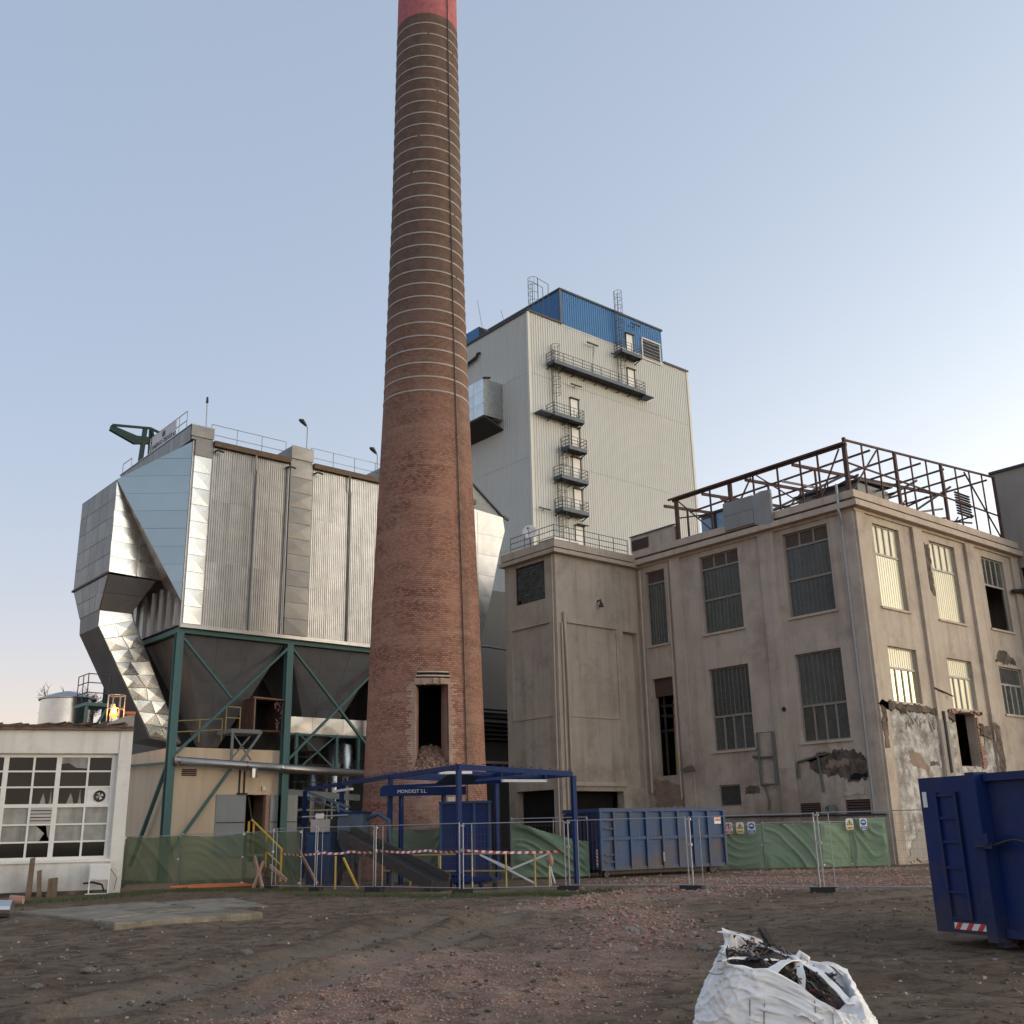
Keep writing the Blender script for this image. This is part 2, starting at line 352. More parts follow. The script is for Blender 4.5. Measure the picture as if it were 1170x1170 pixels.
M['bag'] = mat('white_woven_bag', (.82,.815,.80), (.73,.725,.71), 3, .8, bump=.10, bscale=90, blotch=(.46,.42,.37), blotch_scale=4.5, blotch_amt=.5, spec=.25)
M['dirtfill'] = mat('dark_debris', (.045,.038,.033), (.02,.017,.015), 9, .9, bump=.8, bscale=30, blotch=(.12,.06,.045), blotch_scale=7, blotch_amt=.6)
M['cable_red'] = mat('red_cable', (.20,.03,.025), None, 8, .5)
M['cable_grey'] = mat('grey_cable', (.22,.21,.2), None, 8, .5)
M['brick_bits'] = mat('broken_bricks', (.38,.22,.165), (.24,.13,.098), 5, .95, per_obj=0, bump=.3, bscale=30, blotch=(.44,.35,.29), blotch_scale=2.5, blotch_amt=.5)
M['stone'] = mat('pale_stone_chips', (.34,.31,.265), (.20,.175,.15), 5, .9)
M['grass'] = mat('short_grass', (.055,.08,.025), (.09,.10,.04), 1.5, .8)
M['bark'] = mat('bare_twigs', (.12,.085,.065), (.09,.065,.05), 4, .9)
M['red_tape'] = M['red']
M['glass_glow'] = mat('sunset_mirror_glass', (.70,.62,.36), (.62,.55,.31), .8, .10, .75, per_obj=.04)  # yellow metallic base puts the sunset reflection into the glass colour
M['plant_wall'] = mat('slate_shade_cladding', (.055,.062,.066), (.045,.05,.054), .6, .6)
M['dark_green'] = mat('dark_green_crane_paint', (.018,.045,.042), (.014,.034,.032), 2, .5, spec=.25)
M['panel_skytint'] = mat('sky_tinted_sheet', (.38,.48,.53), (.34,.44,.49), .8, .34, .8, per_obj=.05, bump=.03, bscale=2)  # blue tint carries the sky reflected by the nozzle side
M['metal_rib_dark'] = mat('dull_grey_sheet', (.30,.295,.28), (.24,.235,.225), 1.0, .5, .75, rvar=.08, per_obj=.10, streak=.3, streakcol=(.17,.165,.155))
M['old_purlin'] = mat('pale_grey_old_steel', (.30,.28,.26), (.22,.20,.185), 4, .7, .2)
M['net_olive'] = mat('olive_debris_net', (.125,.165,.10), (.10,.14,.085), 1.2, .85, spec=.1, blotch=(.17,.19,.115), blotch_scale=.7, blotch_amt=.5, alpha=.80)
M['jamb_brick'] = mat('limed_brick_ends', (.42,.30,.235), (.30,.19,.14), 4, .95, bump=.3, bscale=30, blotch=(.50,.42,.35), blotch_scale=2.0, blotch_amt=.7)
M['plaster_brown'] = mat('bared_brown_undercoat', (.34,.255,.195), (.22,.155,.12), 2.5, .95, bump=.6, bscale=14, blotch=(.16,.12,.095), blotch_amt=.7, blotch_scale=1.5)
M['heap_brick'] = mat('dusty_brick_heap', (.25,.15,.115), (.13,.075,.058), 6, .95, bump=.4, bscale=30, blotch=(.34,.26,.21), blotch_scale=4, blotch_amt=.5)
# ------------------------------------------------------------------ ground
def fbm(x, y, s, o=4): return noise.fractal(Vector((x*s, y*s, 3.7)), 1.0, 2.0, o)
def seg_dist(p, a, b):
    ax, ay = a; bx, by = b; dx, dy = bx-ax, by-ay; t = max(0, min(1, ((p[0]-ax)*dx+(p[1]-ay)*dy)/(dx*dx+dy*dy)))
    return math.hypot(p[0]-ax-t*dx, p[1]-ay-t*dy)
def sstep(a, b, x): t = max(0, min(1, (x-a)/(b-a))); return t*t*(3-2*t)
BRICK_LINES = [((5.4, 9.4), (9.3, 12.7), 1.1), ((7.0, 8.4), (8.6, 9.6), .8), ((17.6, 19.3), (22.6, 22.2), 1.0), ((23.0, 20.0), (26.2, 21.0), 1.5), ((29, 24.5), (33.5, 18.5), 2.6), ((26.0, 19.3), (28.5, 16.5), 1.2), ((10.0, 10.5), (13.5, 13.5), 1.1), ((5.2, 8.8), (8.8, 10.8), 1.0), ((12.5, 12.0), (17.5, 17.0), .9), ((36, 27), (41, 23), 1.6)]
GRASS_LINES = [((8.5, 34.5), (12.6, 35.2), .9), ((12.6, 35.4), (15.6, 37.6), .8), ((15.6, 37.0), (18.3, 33.4), .7), ((17.2, 30.3), (18.4, 27.0), .6), ((18.5, 26.2), (21.2, 22.9), .7), ((20.4, 22.9), (22.4, 22.2), .5)]
TRACKS = [((4, 11.5), (13.5, 18.8), .45), ((5.0, 10.5), (15.0, 18.0), .4), ((14, 17.5), (27, 14), .5), ((13.5, 18.8), (22, 20), .6)]
def ground_h(x, y):
    r = math.hypot(x, y); k = 1-sstep(30, 48, r)
    h = .06*fbm(x, y, .22)+.03*fbm(x, y, .9)+.010*fbm(x, y, 3.1, 3)
    for a, b, w in TRACKS: 
        d = seg_dist((x, y), a, b)+.3*fbm(x, y, .5, 2); h += -.075*math.exp(-(d/w)**2)+.05*math.exp(-((d-1.6*w)/(.5*w))**2)
    for a, b, w in BRICK_LINES: h += .035*math.exp(-(seg_dist((x, y), a, b)/w)**2)*(1+fbm(x, y, 1.6, 3))
    return h*k-.02
def build_ground():
    f0 = 49.75; angs = [f0+a for a in (-180,-160,-140,-120,-100,-80,-65,-52,-44,-38)]
    a = -34.0
    while a <= 34: angs.append(f0+a); a += .21
    angs += [f0+a for a in (38,44,52,65,80,100,120,140,160)]
    rad = [1.5, 3]; r = 4.0
    while r < 60: rad.append(r); r *= 1.0115 if r < 30 else 1.03
    while r < 4500: rad.append(r); r *= 1.35
    v = [(0, 0, -.02)]; f = []; n = len(angs); bk = [0]; gr = [0]; tr = [0]
    for r in rad:
        for a in angs:
            x, y = r*math.cos(R(a)), r*math.sin(R(a))
            v.append((x, y, ground_h(x, y) if r < 50 else -.02))
            if 3.5 < r < 48:
                w = .45*fbm(x, y, .7, 4)
                bk.append(max([math.exp(-(max(0, seg_dist((x, y), p, q)+w*1.3)/s)**2) for p, q, s in BRICK_LINES]))
                gr.append(max([math.exp(-(max(0, seg_dist((x, y), p, q)+w*.8)/s)**2) for p, q, s in GRASS_LINES]))
                tr.append(max([math.exp(-(max(0, seg_dist((x, y), p, q)+w*.6)/s)**2) for p, q, s in TRACKS]))
            else: bk.append(0); gr.append(.0); tr.append(0)
    for k in range(n): f.append((0, 1+k, 1+(k+1) % n))
    for i in range(len(rad)-1):
        for k in range(n):
            A = 1+i*n; B = A+n; k2 = (k+1) % n; f.append((A+k, B+k, B+k2, A+k2))
    me = bpy.data.meshes.new('ground'); me.from_pydata(v, [], f); me.shade_smooth()
    for nm, arr in (('brick', bk), ('grass', gr), ('track', tr)):
        at = me.attributes.new(nm, 'FLOAT', 'POINT'); at.data.foreach_set('value', arr)
    m = bpy.data.materials.new('bare_dirt'); m.use_nodes = True; t = m.node_tree; N = t.nodes; L = t.links; b = N['Principled BSDF']
    b.inputs['Roughness'].default_value = .95; b.inputs['Specular IOR Level'].default_value = .25
    tc = N.new('ShaderNodeTexCoord')
    def nz(sc, det=8, ro=.65, dist=0):
        q = N.new('ShaderNodeTexNoise'); q.inputs['Scale'].default_value = sc; q.inputs['Detail'].default_value = det; q.inputs['Roughness'].default_value = ro; q.inputs['Distortion'].default_value = dist
        L.new(tc.outputs['Object'], q.inputs['Vector']); return q.outputs['Fac']
    def rg(x, lo, hi, a=0, c=1):
        q = N.new('ShaderNodeMapRange'); q.inputs['From Min'].default_value = lo; q.inputs['From Max'].default_value = hi; q.inputs['To Min'].default_value = a; q.inputs['To Max'].default_value = c; L.new(x, q.inputs['Value']); return q.outputs[0]
    def mix(fac, A, B):
        x = N.new('ShaderNodeMix'); x.data_type = 'RGBA'; L.new(fac, x.inputs['Factor'])
        for s, vv in (('A', A), ('B', B)):
            if hasattr(vv, 'links'): L.new(vv, x.inputs[s])
            else: x.inputs[s].default_value = (*vv, 1)
        return x.outputs['Result']
    def math2(op, a_, b_):
        x = N.new('ShaderNodeMath'); x.operation = op; L.new(a_, x.inputs[0])
        if hasattr(b_, 'links'): L.new(b_, x.inputs[1])
        else: x.inputs[1].default_value = b_
        return x.outputs[0]
    def att(nm):
        q = N.new('ShaderNodeAttribute'); q.attribute_name = nm; return q.outputs['Fac']
    col = mix(rg(nz(.35), .38, .62), (.142, .096, .062), (.235, .172, .118))
    col = mix(rg(nz(2.3, 10, .75, .6), .46, .60), col, (.078, .052, .034))
    col = mix(rg(nz(7, 6, .75), .60, .75), col, (.24, .195, .14))
    col = mix(math2('MULTIPLY', att('track'), .8), col, (.25, .20, .145))
    spots = N.new('ShaderNodeTexVoronoi'); spots.inputs['Scale'].default_value = 16; L.new(tc.outputs['Object'], spots.inputs['Vector'])
    bcol = mix(rg(spots.outputs['Distance'], .1, .55), (.54, .36, .285), (.31, .185, .14))
    vm = N.new('ShaderNodeMix'); vm.data_type = 'RGBA'; vm.inputs['Factor'].default_value = .25; L.new(bcol, vm.inputs['A']); L.new(spots.outputs['Color'], vm.inputs['B'])
    hs = N.new('ShaderNodeHueSaturation'); hs.inputs['Saturation'].default_value = .75; L.new(vm.outputs['Result'], hs.inputs['Color'])
    bm_ = math2('MULTIPLY', att('brick'), rg(nz(1.8, 8, .7), .3, .62))
    col = mix(bm_, col, mix(rg(nz(4, 6), .42, .6), bcol, (.41, .275, .215)))
    col = mix(math2('MULTIPLY', att('grass'), rg(nz(3, 6), .40, .6)), col, (.045, .06, .02))
    L.new(col, b.inputs['Base Color'])
    bp = N.new('ShaderNodeBump'); bp.inputs['Strength'].default_value = 1.0; bp.inputs['Distance'].default_value = .09
    L.new(math2('ADD', nz(9, 8, .7), math2('MULTIPLY', spots.outputs['Distance'], .3)), bp.inputs['Height']); L.new(bp.outputs[0], b.inputs['Normal'])
    me.materials.append(m)
    g = bpy.data.objects.new('ground', me); C.objects.link(g); tag(g, 'brown bare dirt yard with wheel tracks and patches of crushed brick', kind='structure')
build_ground()

# ------------------------------------------------------------------ main building
TL = lambda u, d, z: (43.84-d, u, z)        # left face, u = Y, d = outward
TR = lambda u, d, z: (u, 26.33-d, z)        # right face, u = X
fac = thing('factory_building', 'weathered plastered factory block with tall windows and a bare steel frame on its roof', 'building', (43.84, 26.33, 0))
LW = [(27.9, 30.53, 11.62, 15.92), (33.4, 36.03, 11.64, 15.9), (27.9, 30.5, 5.54, 9.77), (33.36, 35.97, 5.5, 9.75), (38.62, 40.05, 11.6, 15.85), (38.52, 40.02, 4.47, 9.73, .45),
      (34.5, 35.87, 2.74, 3.8), (29.9, 31.13, 2.19, 2.74, .12), (27.28, 28.54, 2.08, 2.81, .12)]
RW = [(45.33, 47.73, 11.67, 15.83), (50.66, 53.24, 11.64, 15.8), (56.13, 58.65, 11.75, 15.78), (45.33, 47.87, 7.16, 9.78), (50.78, 53.25, 7.13, 9.68), (56.2, 58.8, 7.15, 9.7), (50.75, 52.75, 4.36, 6.98, .5)]
mb = MB(TL); wall(mb, 26.33, 40.74, -.3, 16.2, LW)
mb.T = TR; wall(mb, 43.84, 60.5, -.3, 16.2, RW); mb.T = None
mb.poly((60.5, 26.33, -.3), (60.5, 46, -.3), (60.5, 46, 16.2), (60.5, 26.33, 16.2)); mb.poly((43.84, 46, -.3), (60.5, 46, -.3), (60.5, 46, 16.2), (43.84, 46, 16.2))
mb.poly((43.84, 40.74, -.3), (43.84, 46, -.3), (43.84, 46, 16.2), (43.84, 40.74, 16.2))
mb.build('wall', M['plaster'], fac, fix=False)
mb = MB(); mb.box(44.2, 60.4, 26.7, 45.9, 16.2, 16.5); mb.build('roof_slab', M['dark_edge'], fac)
mb = MB(); mb.box(44.6, 60, 32, 32.2, 0, 16.1); mb.box(50, 50.2, 26.8, 32, 0, 16.1); mb.box(44.3, 60, 26.8, 45, 10.4, 10.7); mb.box(44.3, 60, 26.8, 45, 4.0, 4.2); mb.build('inner_wall', M['void'], fac)
# cornice bands: lower lip and parapet wrap the corner as one L-shaped strip each
def L_strip(mb, o, z0, z1, yl=40.74, xr=60.5, t=.9):
    mb.prism([(43.84-o, yl), (43.84-o, 26.33-o), (xr, 26.33-o), (xr, 26.33+t), (43.84+t, 26.33+t), (43.84+t, yl)], z0, z1)
mb = MB(); L_strip(mb, .10, 16.18, 16.33); L_strip(mb, .42, 16.333, 16.62, t=.6); mb.build('cornice', M['plaster_trim'], fac)
mb = MB(); L_strip(mb, .24, 16.80, 17.17, t=.5); mb.build('parapet', M['plaster_trim'], fac)
mb = MB(); L_strip(mb, .06, 16.62, 16.80, t=.4); mb.build('cornice_groove', M['dark_edge'], fac)
# piers
mb = MB(TL)
for a, b in ((37.35, 38.05), (31.0, 31.95)): mb.box(a, b, .002, .16, 0, 16.17)
mb.box(26.35, 27.15, .002, .10, 0, 16.17); mb.build('pier', M['plaster'], fac)
mb = MB(TR)
for a, b in ((48.85, 49.75), (54.25, 55.15)): mb.box(a, b, .002, .17, 0, 16.17)
mb.box(43.84, 44.62, .002, .10, 0, 16.17); mb.box(59.5, 60.3, .002, .14, 0, 16.17); mb.build('pier', M['plaster'], fac)
# wall above the cornice left of the roof frame
mb = MB(); mb.box(43.7, 44.0, 37.62, 40.9, 17.172, 18.1); mb.build('upstand_wall', M['plaster'], fac)
mb = MB(); mb.add([(43.62, 37.62, 18.1), (43.62, 40.95, 18.1), (44.3, 40.95, 18.3), (44.3, 37.62, 18.3), (43.62, 37.62, 18.16), (43.62, 40.95, 18.16), (44.3, 40.95, 18.36), (44.3, 37.62, 18.36)], [(0,1,2,3),(4,5,6,7),(0,1,5,4),(1,2,6,5),(2,3,7,6),(3,0,4,7)]); mb.build('coping', M['coping'], fac)
mb = MB()
for i in range(7): mb.box(43.64, 43.7, 39.5, 40.78, 17.28+i*.09, 17.34+i*.09)
mb.build('louvre', M['brown_louvre'], fac)

def window(T, u0, u1, z0, z1, parent, rows, glass, frame, depth=.22, sill=True, fw=.07, label=None, rib=0):
    """rows: list of (z_lo, z_hi, n_lights, material or None for an empty opening)"""
    mb = MB(T); d = depth
    mb.box(u0, u0+fw, -d, -d+.07, z0, z1); mb.box(u1-fw, u1, -d, -d+.07, z0, z1)
    mb.box(u0+fw, u1-fw, -d, -d+.07, z1-fw, z1); mb.box(u0+fw, u1-fw, -d, -d+.07, z0, z0+fw)
    w = mb.build('window', frame, parent, label=label)
    if sill:
        s = MB(T); s.box(u0-.12, u1+.12, -d+.07, .09, z0-.11, z0-.003); s.build('sill', M['plaster_trim'], w)
    for k, (a, b, n, g) in enumerate(rows):
        if k:
            t = MB(T); t.box(u0+fw, u1-fw, -d-.01, -d+.085, b-.005, b+.10); t.build('transom', frame, w)
        wid = (u1-u0-2*fw)/n
        for i in range(n):
            if i:
                x = u0+fw+i*wid; t = MB(T); t.box(x-.045, x+.045, -d-.005, -d+.08, a+(.0 if k < len(rows)-1 else fw), b-.006); t.build('mullion', frame, w)
            if g is None: continue
            p = MB(T); xa, xb = u0+fw+i*wid+(.045 if i else 0), u0+fw+(i+1)*wid-(.045 if i < n-1 else 0); e = rnd.uniform(-.006, .006); e2 = rnd.uniform(-.006, .006)
            lo = a+(fw if k == len(rows)-1 else .10); hi = b-(fw if k == 0 else .005)
            m = max(2, round((xb-xa)/rib)) if rib and (xb-xa) > .9 else 1
            if m > 1:       # profiled glass: upright channels side by side
                for q in range(m):
                    qa, qb = xa+(xb-xa)*q/m, xa+(xb-xa)*(q+1)/m
                    p.add([(qa+.006, -d+.01, lo), (qa+.03, -d+.035, lo), (qb-.03, -d+.035, lo), (qb-.006, -d+.01, lo), (qa+.006, -d+.01, hi), (qa+.03, -d+.035, hi), (qb-.03, -d+.035, hi), (qb-.006, -d+.01, hi)], [(0,1,5,4),(1,2,6,5),(2,3,7,6)])
                p.poly((xa, -d+.008, lo), (xb, -d+.008, lo), (xb, -d+.008, hi), (xa, -d+.008, hi))
            else: p.poly((xa, -d+.03+e, lo), (xb, -d+.03-e, lo), (xb, -d+.03-e2, hi), (xa, -d+.03+e2, hi))
            p.build('pane', g, w, fix=False)
    return w
gd, gp, bf = M['glass_dark'], M['glass_skyglow'], M['brick_fill']
M['frame_brown'] = mat('taupe_window_frame', (.30,.27,.23), (.24,.21,.18), 4, .7)
M['frame_pale'] = mat('pale_window_frame', (.44,.42,.37), (.36,.34,.3), 4, .6)
fb, fp = M['frame_brown'], M['frame_pale']
for h in LW[:2]: window(TL, *h[:4], fac, [(15.12, h[3], 3, bf), (13.42, 15.12, 1, gd), (h[2], 13.42, 1, gd)], gd, fb, rib=.26, label='window with bricked top lights over two dark glass panels')
for h in LW[2:4]: window(TL, *h[:4], fac, [(7.2, h[3], 1, gd), (h[2], 7.2, 4, gd)], gd, fb, rib=.26)
window(TL, *LW[4][:4], fac, [(15.1, 15.85, 1, bf), (11.6, 15.1, 1, gd)], gd, fb, rib=.2, fw=.05)
window(TL, *LW[6][:4], fac, [(2.74, 3.8, 1, gd)], gd, fb, depth=.15, sill=False)
for h in (LW[7], LW[8]):
    mb = MB(TL); n = 6
    for i in range(n): mb.box(h[0], h[1], -.1, -.02, h[2]+(h[3]-h[2])*i/n, h[2]+(h[3]-h[2])*(i+.7)/n)
    mb.build('vent_grille', M['brown_louvre'], fac)
# the open narrow window: reddish lintel panel, a plank and pipes inside
h = LW[5]; w = MB(TL); w.box(h[0], h[1], -.3, -.22, 8.75, 9.73); w = w.build('window', M['brown_louvre'], fac, label='glassless narrow window with a plank standing inside')
s = MB(); s.bar((44.35, 38.95, 4.4), (44.6, 39.1, 8.5), .22, .1); s.bar((44.3, 38.72, 4.4), (44.5, 38.8, 8.6), .10, .1); s.build('plank', M['yellow_dull'], w)
s = MB()
for z in (6.9, 7.6, 8.2): s.tube([(44.5, 38.5, z), (44.5, 40.1, z+rnd.uniform(-.2, .2))], .09)
s.tube([(44.4, 39.7, 4.4), (44.45, 39.75, 9)], .07); s.build('pipe', M['dark_steel'], w)
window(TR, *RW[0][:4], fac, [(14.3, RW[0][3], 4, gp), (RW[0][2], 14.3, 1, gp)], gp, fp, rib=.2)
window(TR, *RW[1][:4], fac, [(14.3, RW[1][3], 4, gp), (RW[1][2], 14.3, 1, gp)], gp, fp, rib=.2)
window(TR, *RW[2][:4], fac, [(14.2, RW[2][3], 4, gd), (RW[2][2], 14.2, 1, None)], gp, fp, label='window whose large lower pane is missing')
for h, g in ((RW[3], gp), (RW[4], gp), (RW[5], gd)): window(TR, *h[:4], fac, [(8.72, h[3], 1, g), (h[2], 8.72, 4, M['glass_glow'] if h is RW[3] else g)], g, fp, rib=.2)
# exposed pale wall where an annex was torn off: ragged sheet with thickness
def ragged(T, pts, amp, step, d0, d1, name, m, parent, seed=1):
    out = []; step = step*.28
    for (a, b), (c, d) in zip(pts, pts[1:]+pts[:1]):
        L = math.hypot(c-a, d-b); k = max(1, int(L/step))
        for i in range(k):
            t = i/k; u_, z_ = a+(c-a)*t, b+(d-b)*t; e_ = math.sin(math.pi*t)**.4
            dn = amp*e_*(1.7*noise.noise(Vector((u_*1.6, z_*1.6, seed)))+1.2*noise.noise(Vector((u_*4.7, z_*4.7, seed+5)))+.8*noise.noise(Vector((u_*13, z_*13, seed+9))))
            out.append((u_-(d-b)/L*dn*1.3, z_+(c-a)/L*dn*1.3))
    mb = MB(T); n = len(out); vs = [(u, d1, z) for u, z in out]+[(u, d0, z) for u, z in out]
    mb.add(vs, [tuple(range(n))]+[(i, (i+1) % n, n+(i+1) % n, n+i) for i in range(n)]); return mb.build(name, m, parent, fix=False)
ragged(TR, [(44.25, .1), (48.83, .1), (48.83, 6.75), (44.55, 6.85), (44.3, 5.2)], .10, .3, .004, .04, 'exposed_render', M['plaster_white'], fac, 3)
ragged(TR, [(49.77, .1), (54.23, .1), (54.23, 6.0), (53.4, 6.3), (53.1, 4.3), (50.4, 4.2), (50.5, 6.5), (49.77, 6.6)], .10, .3, .004, .04, 'exposed_render', M['plaster_white'], fac, 4)
ragged(TR, [(48.9, .1), (49.7, .1), (49.7, 6.4), (48.9, 6.5)], .03, .4, .172, .19, 'exposed_render', M['grey_wall'], fac, 5)
ragged(TR, [(43.95, 6.75), (48.84, 6.72), (48.84, 7.0), (44.0, 7.12)], .09, .22, .042, .10, 'torn_edge', M['dark_edge'], fac, 6)
ragged(TR, [(49.76, 6.5), (50.6, 6.45), (50.6, 6.85), (49.76, 6.95)], .09, .2, .042, .10, 'torn_edge', M['dark_edge'], fac, 7)
ragged(TR, [(52.9, 5.9), (54.3, 5.8), (54.3, 6.35), (53.0, 6.5)], .09, .2, .042, .09, 'torn_edge', M['dark_edge'], fac, 8)
ragged(TR, [(43.9, 5.0), (44.28, 5.0), (44.3, 6.8), (43.95, 6.9)], .06, .2, .102, .13, 'torn_edge', M['dark_edge'], fac, 9)
ragged(TR, [(54.3, 3.4), (54.9, 3.4), (54.9, 6.4), (54.3, 6.6)], .06, .3, .172, .195, 'torn_edge', M['dark_edge'], fac, 10)
# dark scars on both faces
ragged(TL, [(26.95, 3.75), (27.3, 4.75), (28.4, 5.15), (29.7, 5.0), (30.6, 4.75), (29.9, 4.1), (28.8, 4.0), (28.3, 3.6)], .12, .25, .003, .02, 'plaster_scar', M['dark_edge'], fac, 11)
ragged(TL, [(27.5, 2.95), (28.6, 2.9), (28.4, 3.5), (27.6, 3.6)], .14, .2, .022, .03, 'plaster_patch', M['plaster_trim'], fac, 12)
ragged(TL, [(27.2, 3.75), (28.2, 3.7), (28.0, 3.9), (27.3, 3.95)], .06, .2, .022, .04, 'plaster_scar', M['void'], fac, 13)
ragged(TL, [(28.0, 4.35), (29.4, 4.3), (29.2, 4.6), (28.2, 4.7)], .12, .2, .022, .04, 'plaster_scar', M['plaster_brown'], fac, 23)
ragged(TL, [(31.1, 4.4), (31.9, 4.4), (31.85, 6.8), (31.2, 6.6)], .06, .3, .162, .175, 'plaster_scar', M['plaster_trim'], fac, 24)
ragged(TL, [(38.2, 2.8), (40.3, 2.9), (40.3, 4.2), (39.4, 4.3), (38.3, 3.9)], .12, .25, .003, .015, 'plaster_scar', M['plaster_brown'], fac, 25)
ragged(TL, [(33.3, 3.3), (34.2, 3.3), (34.2, 3.65), (33.4, 3.7)], .05, .2, .003, .02, 'plaster_scar', M['dark_edge'], fac, 26)
ragged(TR, [(46.1, 4.3), (47.5, 4.0), (47.4, 4.4), (46.3, 5.0), (45.9, 4.9)], .09, .25, .042, .05, 'plaster_scar', M['plaster_brown'], fac, 14)
ragged(TR, [(47.7, 4.3), (48.6, 4.3), (48.5, 4.5), (47.8, 4.5)], .05, .2, .042, .05, 'plaster_scar', M['dark_edge'], fac, 15)
ragged(TR, [(49.78, 12.9), (50.55, 12.8), (50.5, 15.55), (49.8, 15.6)], .12, .3, .004, .03, 'plaster_scar', M['dark_edge'], fac, 16)
ragged(TR, [(55.9, 9.95), (58.3, 9.85), (58.2, 10.15), (57.3, 10.6), (56.5, 10.55), (56.2, 10.15)], .08, .2, .004, .03, 'plaster_scar', M['dark_edge'], fac, 17)
ragged(TR, [(44.6, .1), (48.5, .1), (48.5, 1.7), (46.3, 1.5), (45.4, 1.0)], .12, .3, .042, .06, 'plaster_patch', M['grey_wall'], fac, 18)
mb = MB(TR)     # broken brick jamb beside the black hole
for i in range(18):
    z = 4.3+i*.14; w_ = rnd.uniform(.25, .6)
    if z > 5.4: w_ *= .5
    mb.box(52.78, 52.78+w_, .0, .06+rnd.uniform(0, .04), z, z+.11)
for i in range(16): x = 50.0+rnd.uniform(0, 3.2); mb.box(x, x+rnd.uniform(.1, .25), .04, .12, 6.85+rnd.uniform(0, .2), 7.05+rnd.uniform(0, .06))
mb.build('broken_brick_jamb', M['brick_bits'], fac)
mb = MB(TR)
for i in range(26): 
    x = rnd.uniform(45.6, 48.7); z = rnd.uniform(6.2, 6.8); mb.bar((x, .06, z), (x+rnd.uniform(-.3, .3), .09, z-rnd.uniform(.1, .4)), .035)
mb.build('plaster_shreds', M['plaster_white'], fac)
# pipes on the walls
mb = MB(); mb.tube([(43.5, 26.9, 17.6), (43.5, 26.9, 16.9), (43.45, 26.9, 16.2), (43.72, 26.95, 15.6), (43.72, 27.0, 15.2), (43.72, 27.05, .2)], .065, 8); mb.build('drain_pipe', M['galv'], fac)
mb = MB(TL); mb.tube([(33.05, .16, 3.7), (33.05, .16, 6.2), (32.15, .16, 6.2), (32.15, .16, 3.7), (33.05, .16, 3.7)], .07, 6); mb.tube([(33.5, .05, 5.1), (33.0, .16, 5.0), (32.15, .16, 5.0)], .06); mb.tube([(32.9, .16, 3.7), (32.7, .12, 2.9), (32.8, .1, 2.5)], .045); mb.build('wall_pipe', M['pipe_green'], fac)
mb = MB(TL); mb.tube([(30.9, .1, 3.9), (30.85, .1, 4.65), (29.75, .1, 4.85), (29.7, .1, 4.75), (29.6, .1, 3.2)], .06); mb.build('wall_pipe', M['pipe_green'], fac)
mb = MB(TL); mb.tube([(37.3, .12, 2.25), (26.4, .22, 2.12)], .05); mb.build('cable_duct', M['dark_steel'], fac)
mb = MB(TL); mb.tube([(38.3, .1, 16.0), (38.3, .1, 3.2)], .05); mb.tube([(40.4, .08, 16), (40.42, .08, 3.6)], .07); mb.build('drain_pipe', M['plaster_trim'], fac)
mb = MB(TL); mb.tube([(29.6, .02, 2.5), (29.1, .3, 2.45), (29.1, .3, 2.3)], [.05, .22, .22], 10); mb.build('vent_hood', M['pipe_green'], fac)
mb = MB(TR); mb.tube([(48.8, .2, 8.0), (50.4, .22, 7.7)], .04); mb.tube([(49.3, .2, 6.9), (49.3, .2, 4.0)], .09); mb.build('wall_pipe', M['dark_steel'], fac)
mb = MB(TL); mb.tube([(31.3, .02, 7.2), (31.3, .2, 7.2)], .12, 10); mb.build('pipe_stub', M['dark_steel'], fac)
mb = MB(TL)   # tilted awning bracket, small items
mb.add([(37.1, .17, 4.6), (37.95, .17, 4.5), (37.95, .5, 4.75), (37.1, .5, 4.9), (37.1, .17, 4.65), (37.95, .17, 4.55), (37.95, .5, 4.8), (37.1, .5, 4.95)], [(0,1,2,3),(4,5,6,7),(0,1,5,4),(1,2,6,5),(2,3,7,6),(3,0,4,7)]); mb.build('bent_plate', M['grey_wall'], fac)

# ------------------------------------------------------------------ bare steel roof frame
fr = thing('roof_frame', 'rust red bare steel frame standing on the factory roof', 'steel frame', (43.95, 26.45, 17.17))
def rzt(x): return lerp(19.87, 21.1, (x-43.9)/15.6)
YS = [26.5, 28.06, 29.1, 30.5, 32.06, 33.62, 35.0, 37.45]; XS = [43.95, 45.5, 47.0, 48.6, 50.2, 51.8, 53.4, 55.0, 56.6, 58.1, 59.55]
for i, y in enumerate(YS):
    w_ = .20 if i in (0, 5, 7) else .085; mb = MB(); mb.bar((43.95, y, 17.17), (43.95, y, 19.6), w_, w_*.8, up=(1,0,0)); mb.build('post', M['rust'], fr)
for i, x in enumerate(XS):
    if i == 0: continue
    w_ = .17 if i in (3, 6, 10) else .08; mb = MB(); mb.bar((x, 26.47, 17.17), (x, 26.47, rzt(x)), w_, w_*.8, up=(0,1,0)); mb.build('post', M['rust'], fr)
mb = MB(); mb.bar((43.95, 26.47, 19.6), (43.95, 26.47, 20.0), .14); mb.build('post', M['rust'], fr)
mb = MB(); mb.bar((43.93, 26.35, 19.62), (43.93, 37.7, 19.62), .14, .16); mb.bar((43.78, 26.4, 19.68), (43.78, 37.9, 19.68), .1, .1); mb.build('top_beam', M['rust'], fr)
mb = MB(); mb.bar((43.9, 26.45, rzt(43.9)), (59.6, 26.45, rzt(59.6)), .09, .10); mb.build('top_beam', M['rust'], fr)
mb = MB(); mb.bar((43.9, 26.43, 18.69), (59.6, 26.43, 18.69), .07, .075); mb.build('mid_rail', M['rust'], fr)
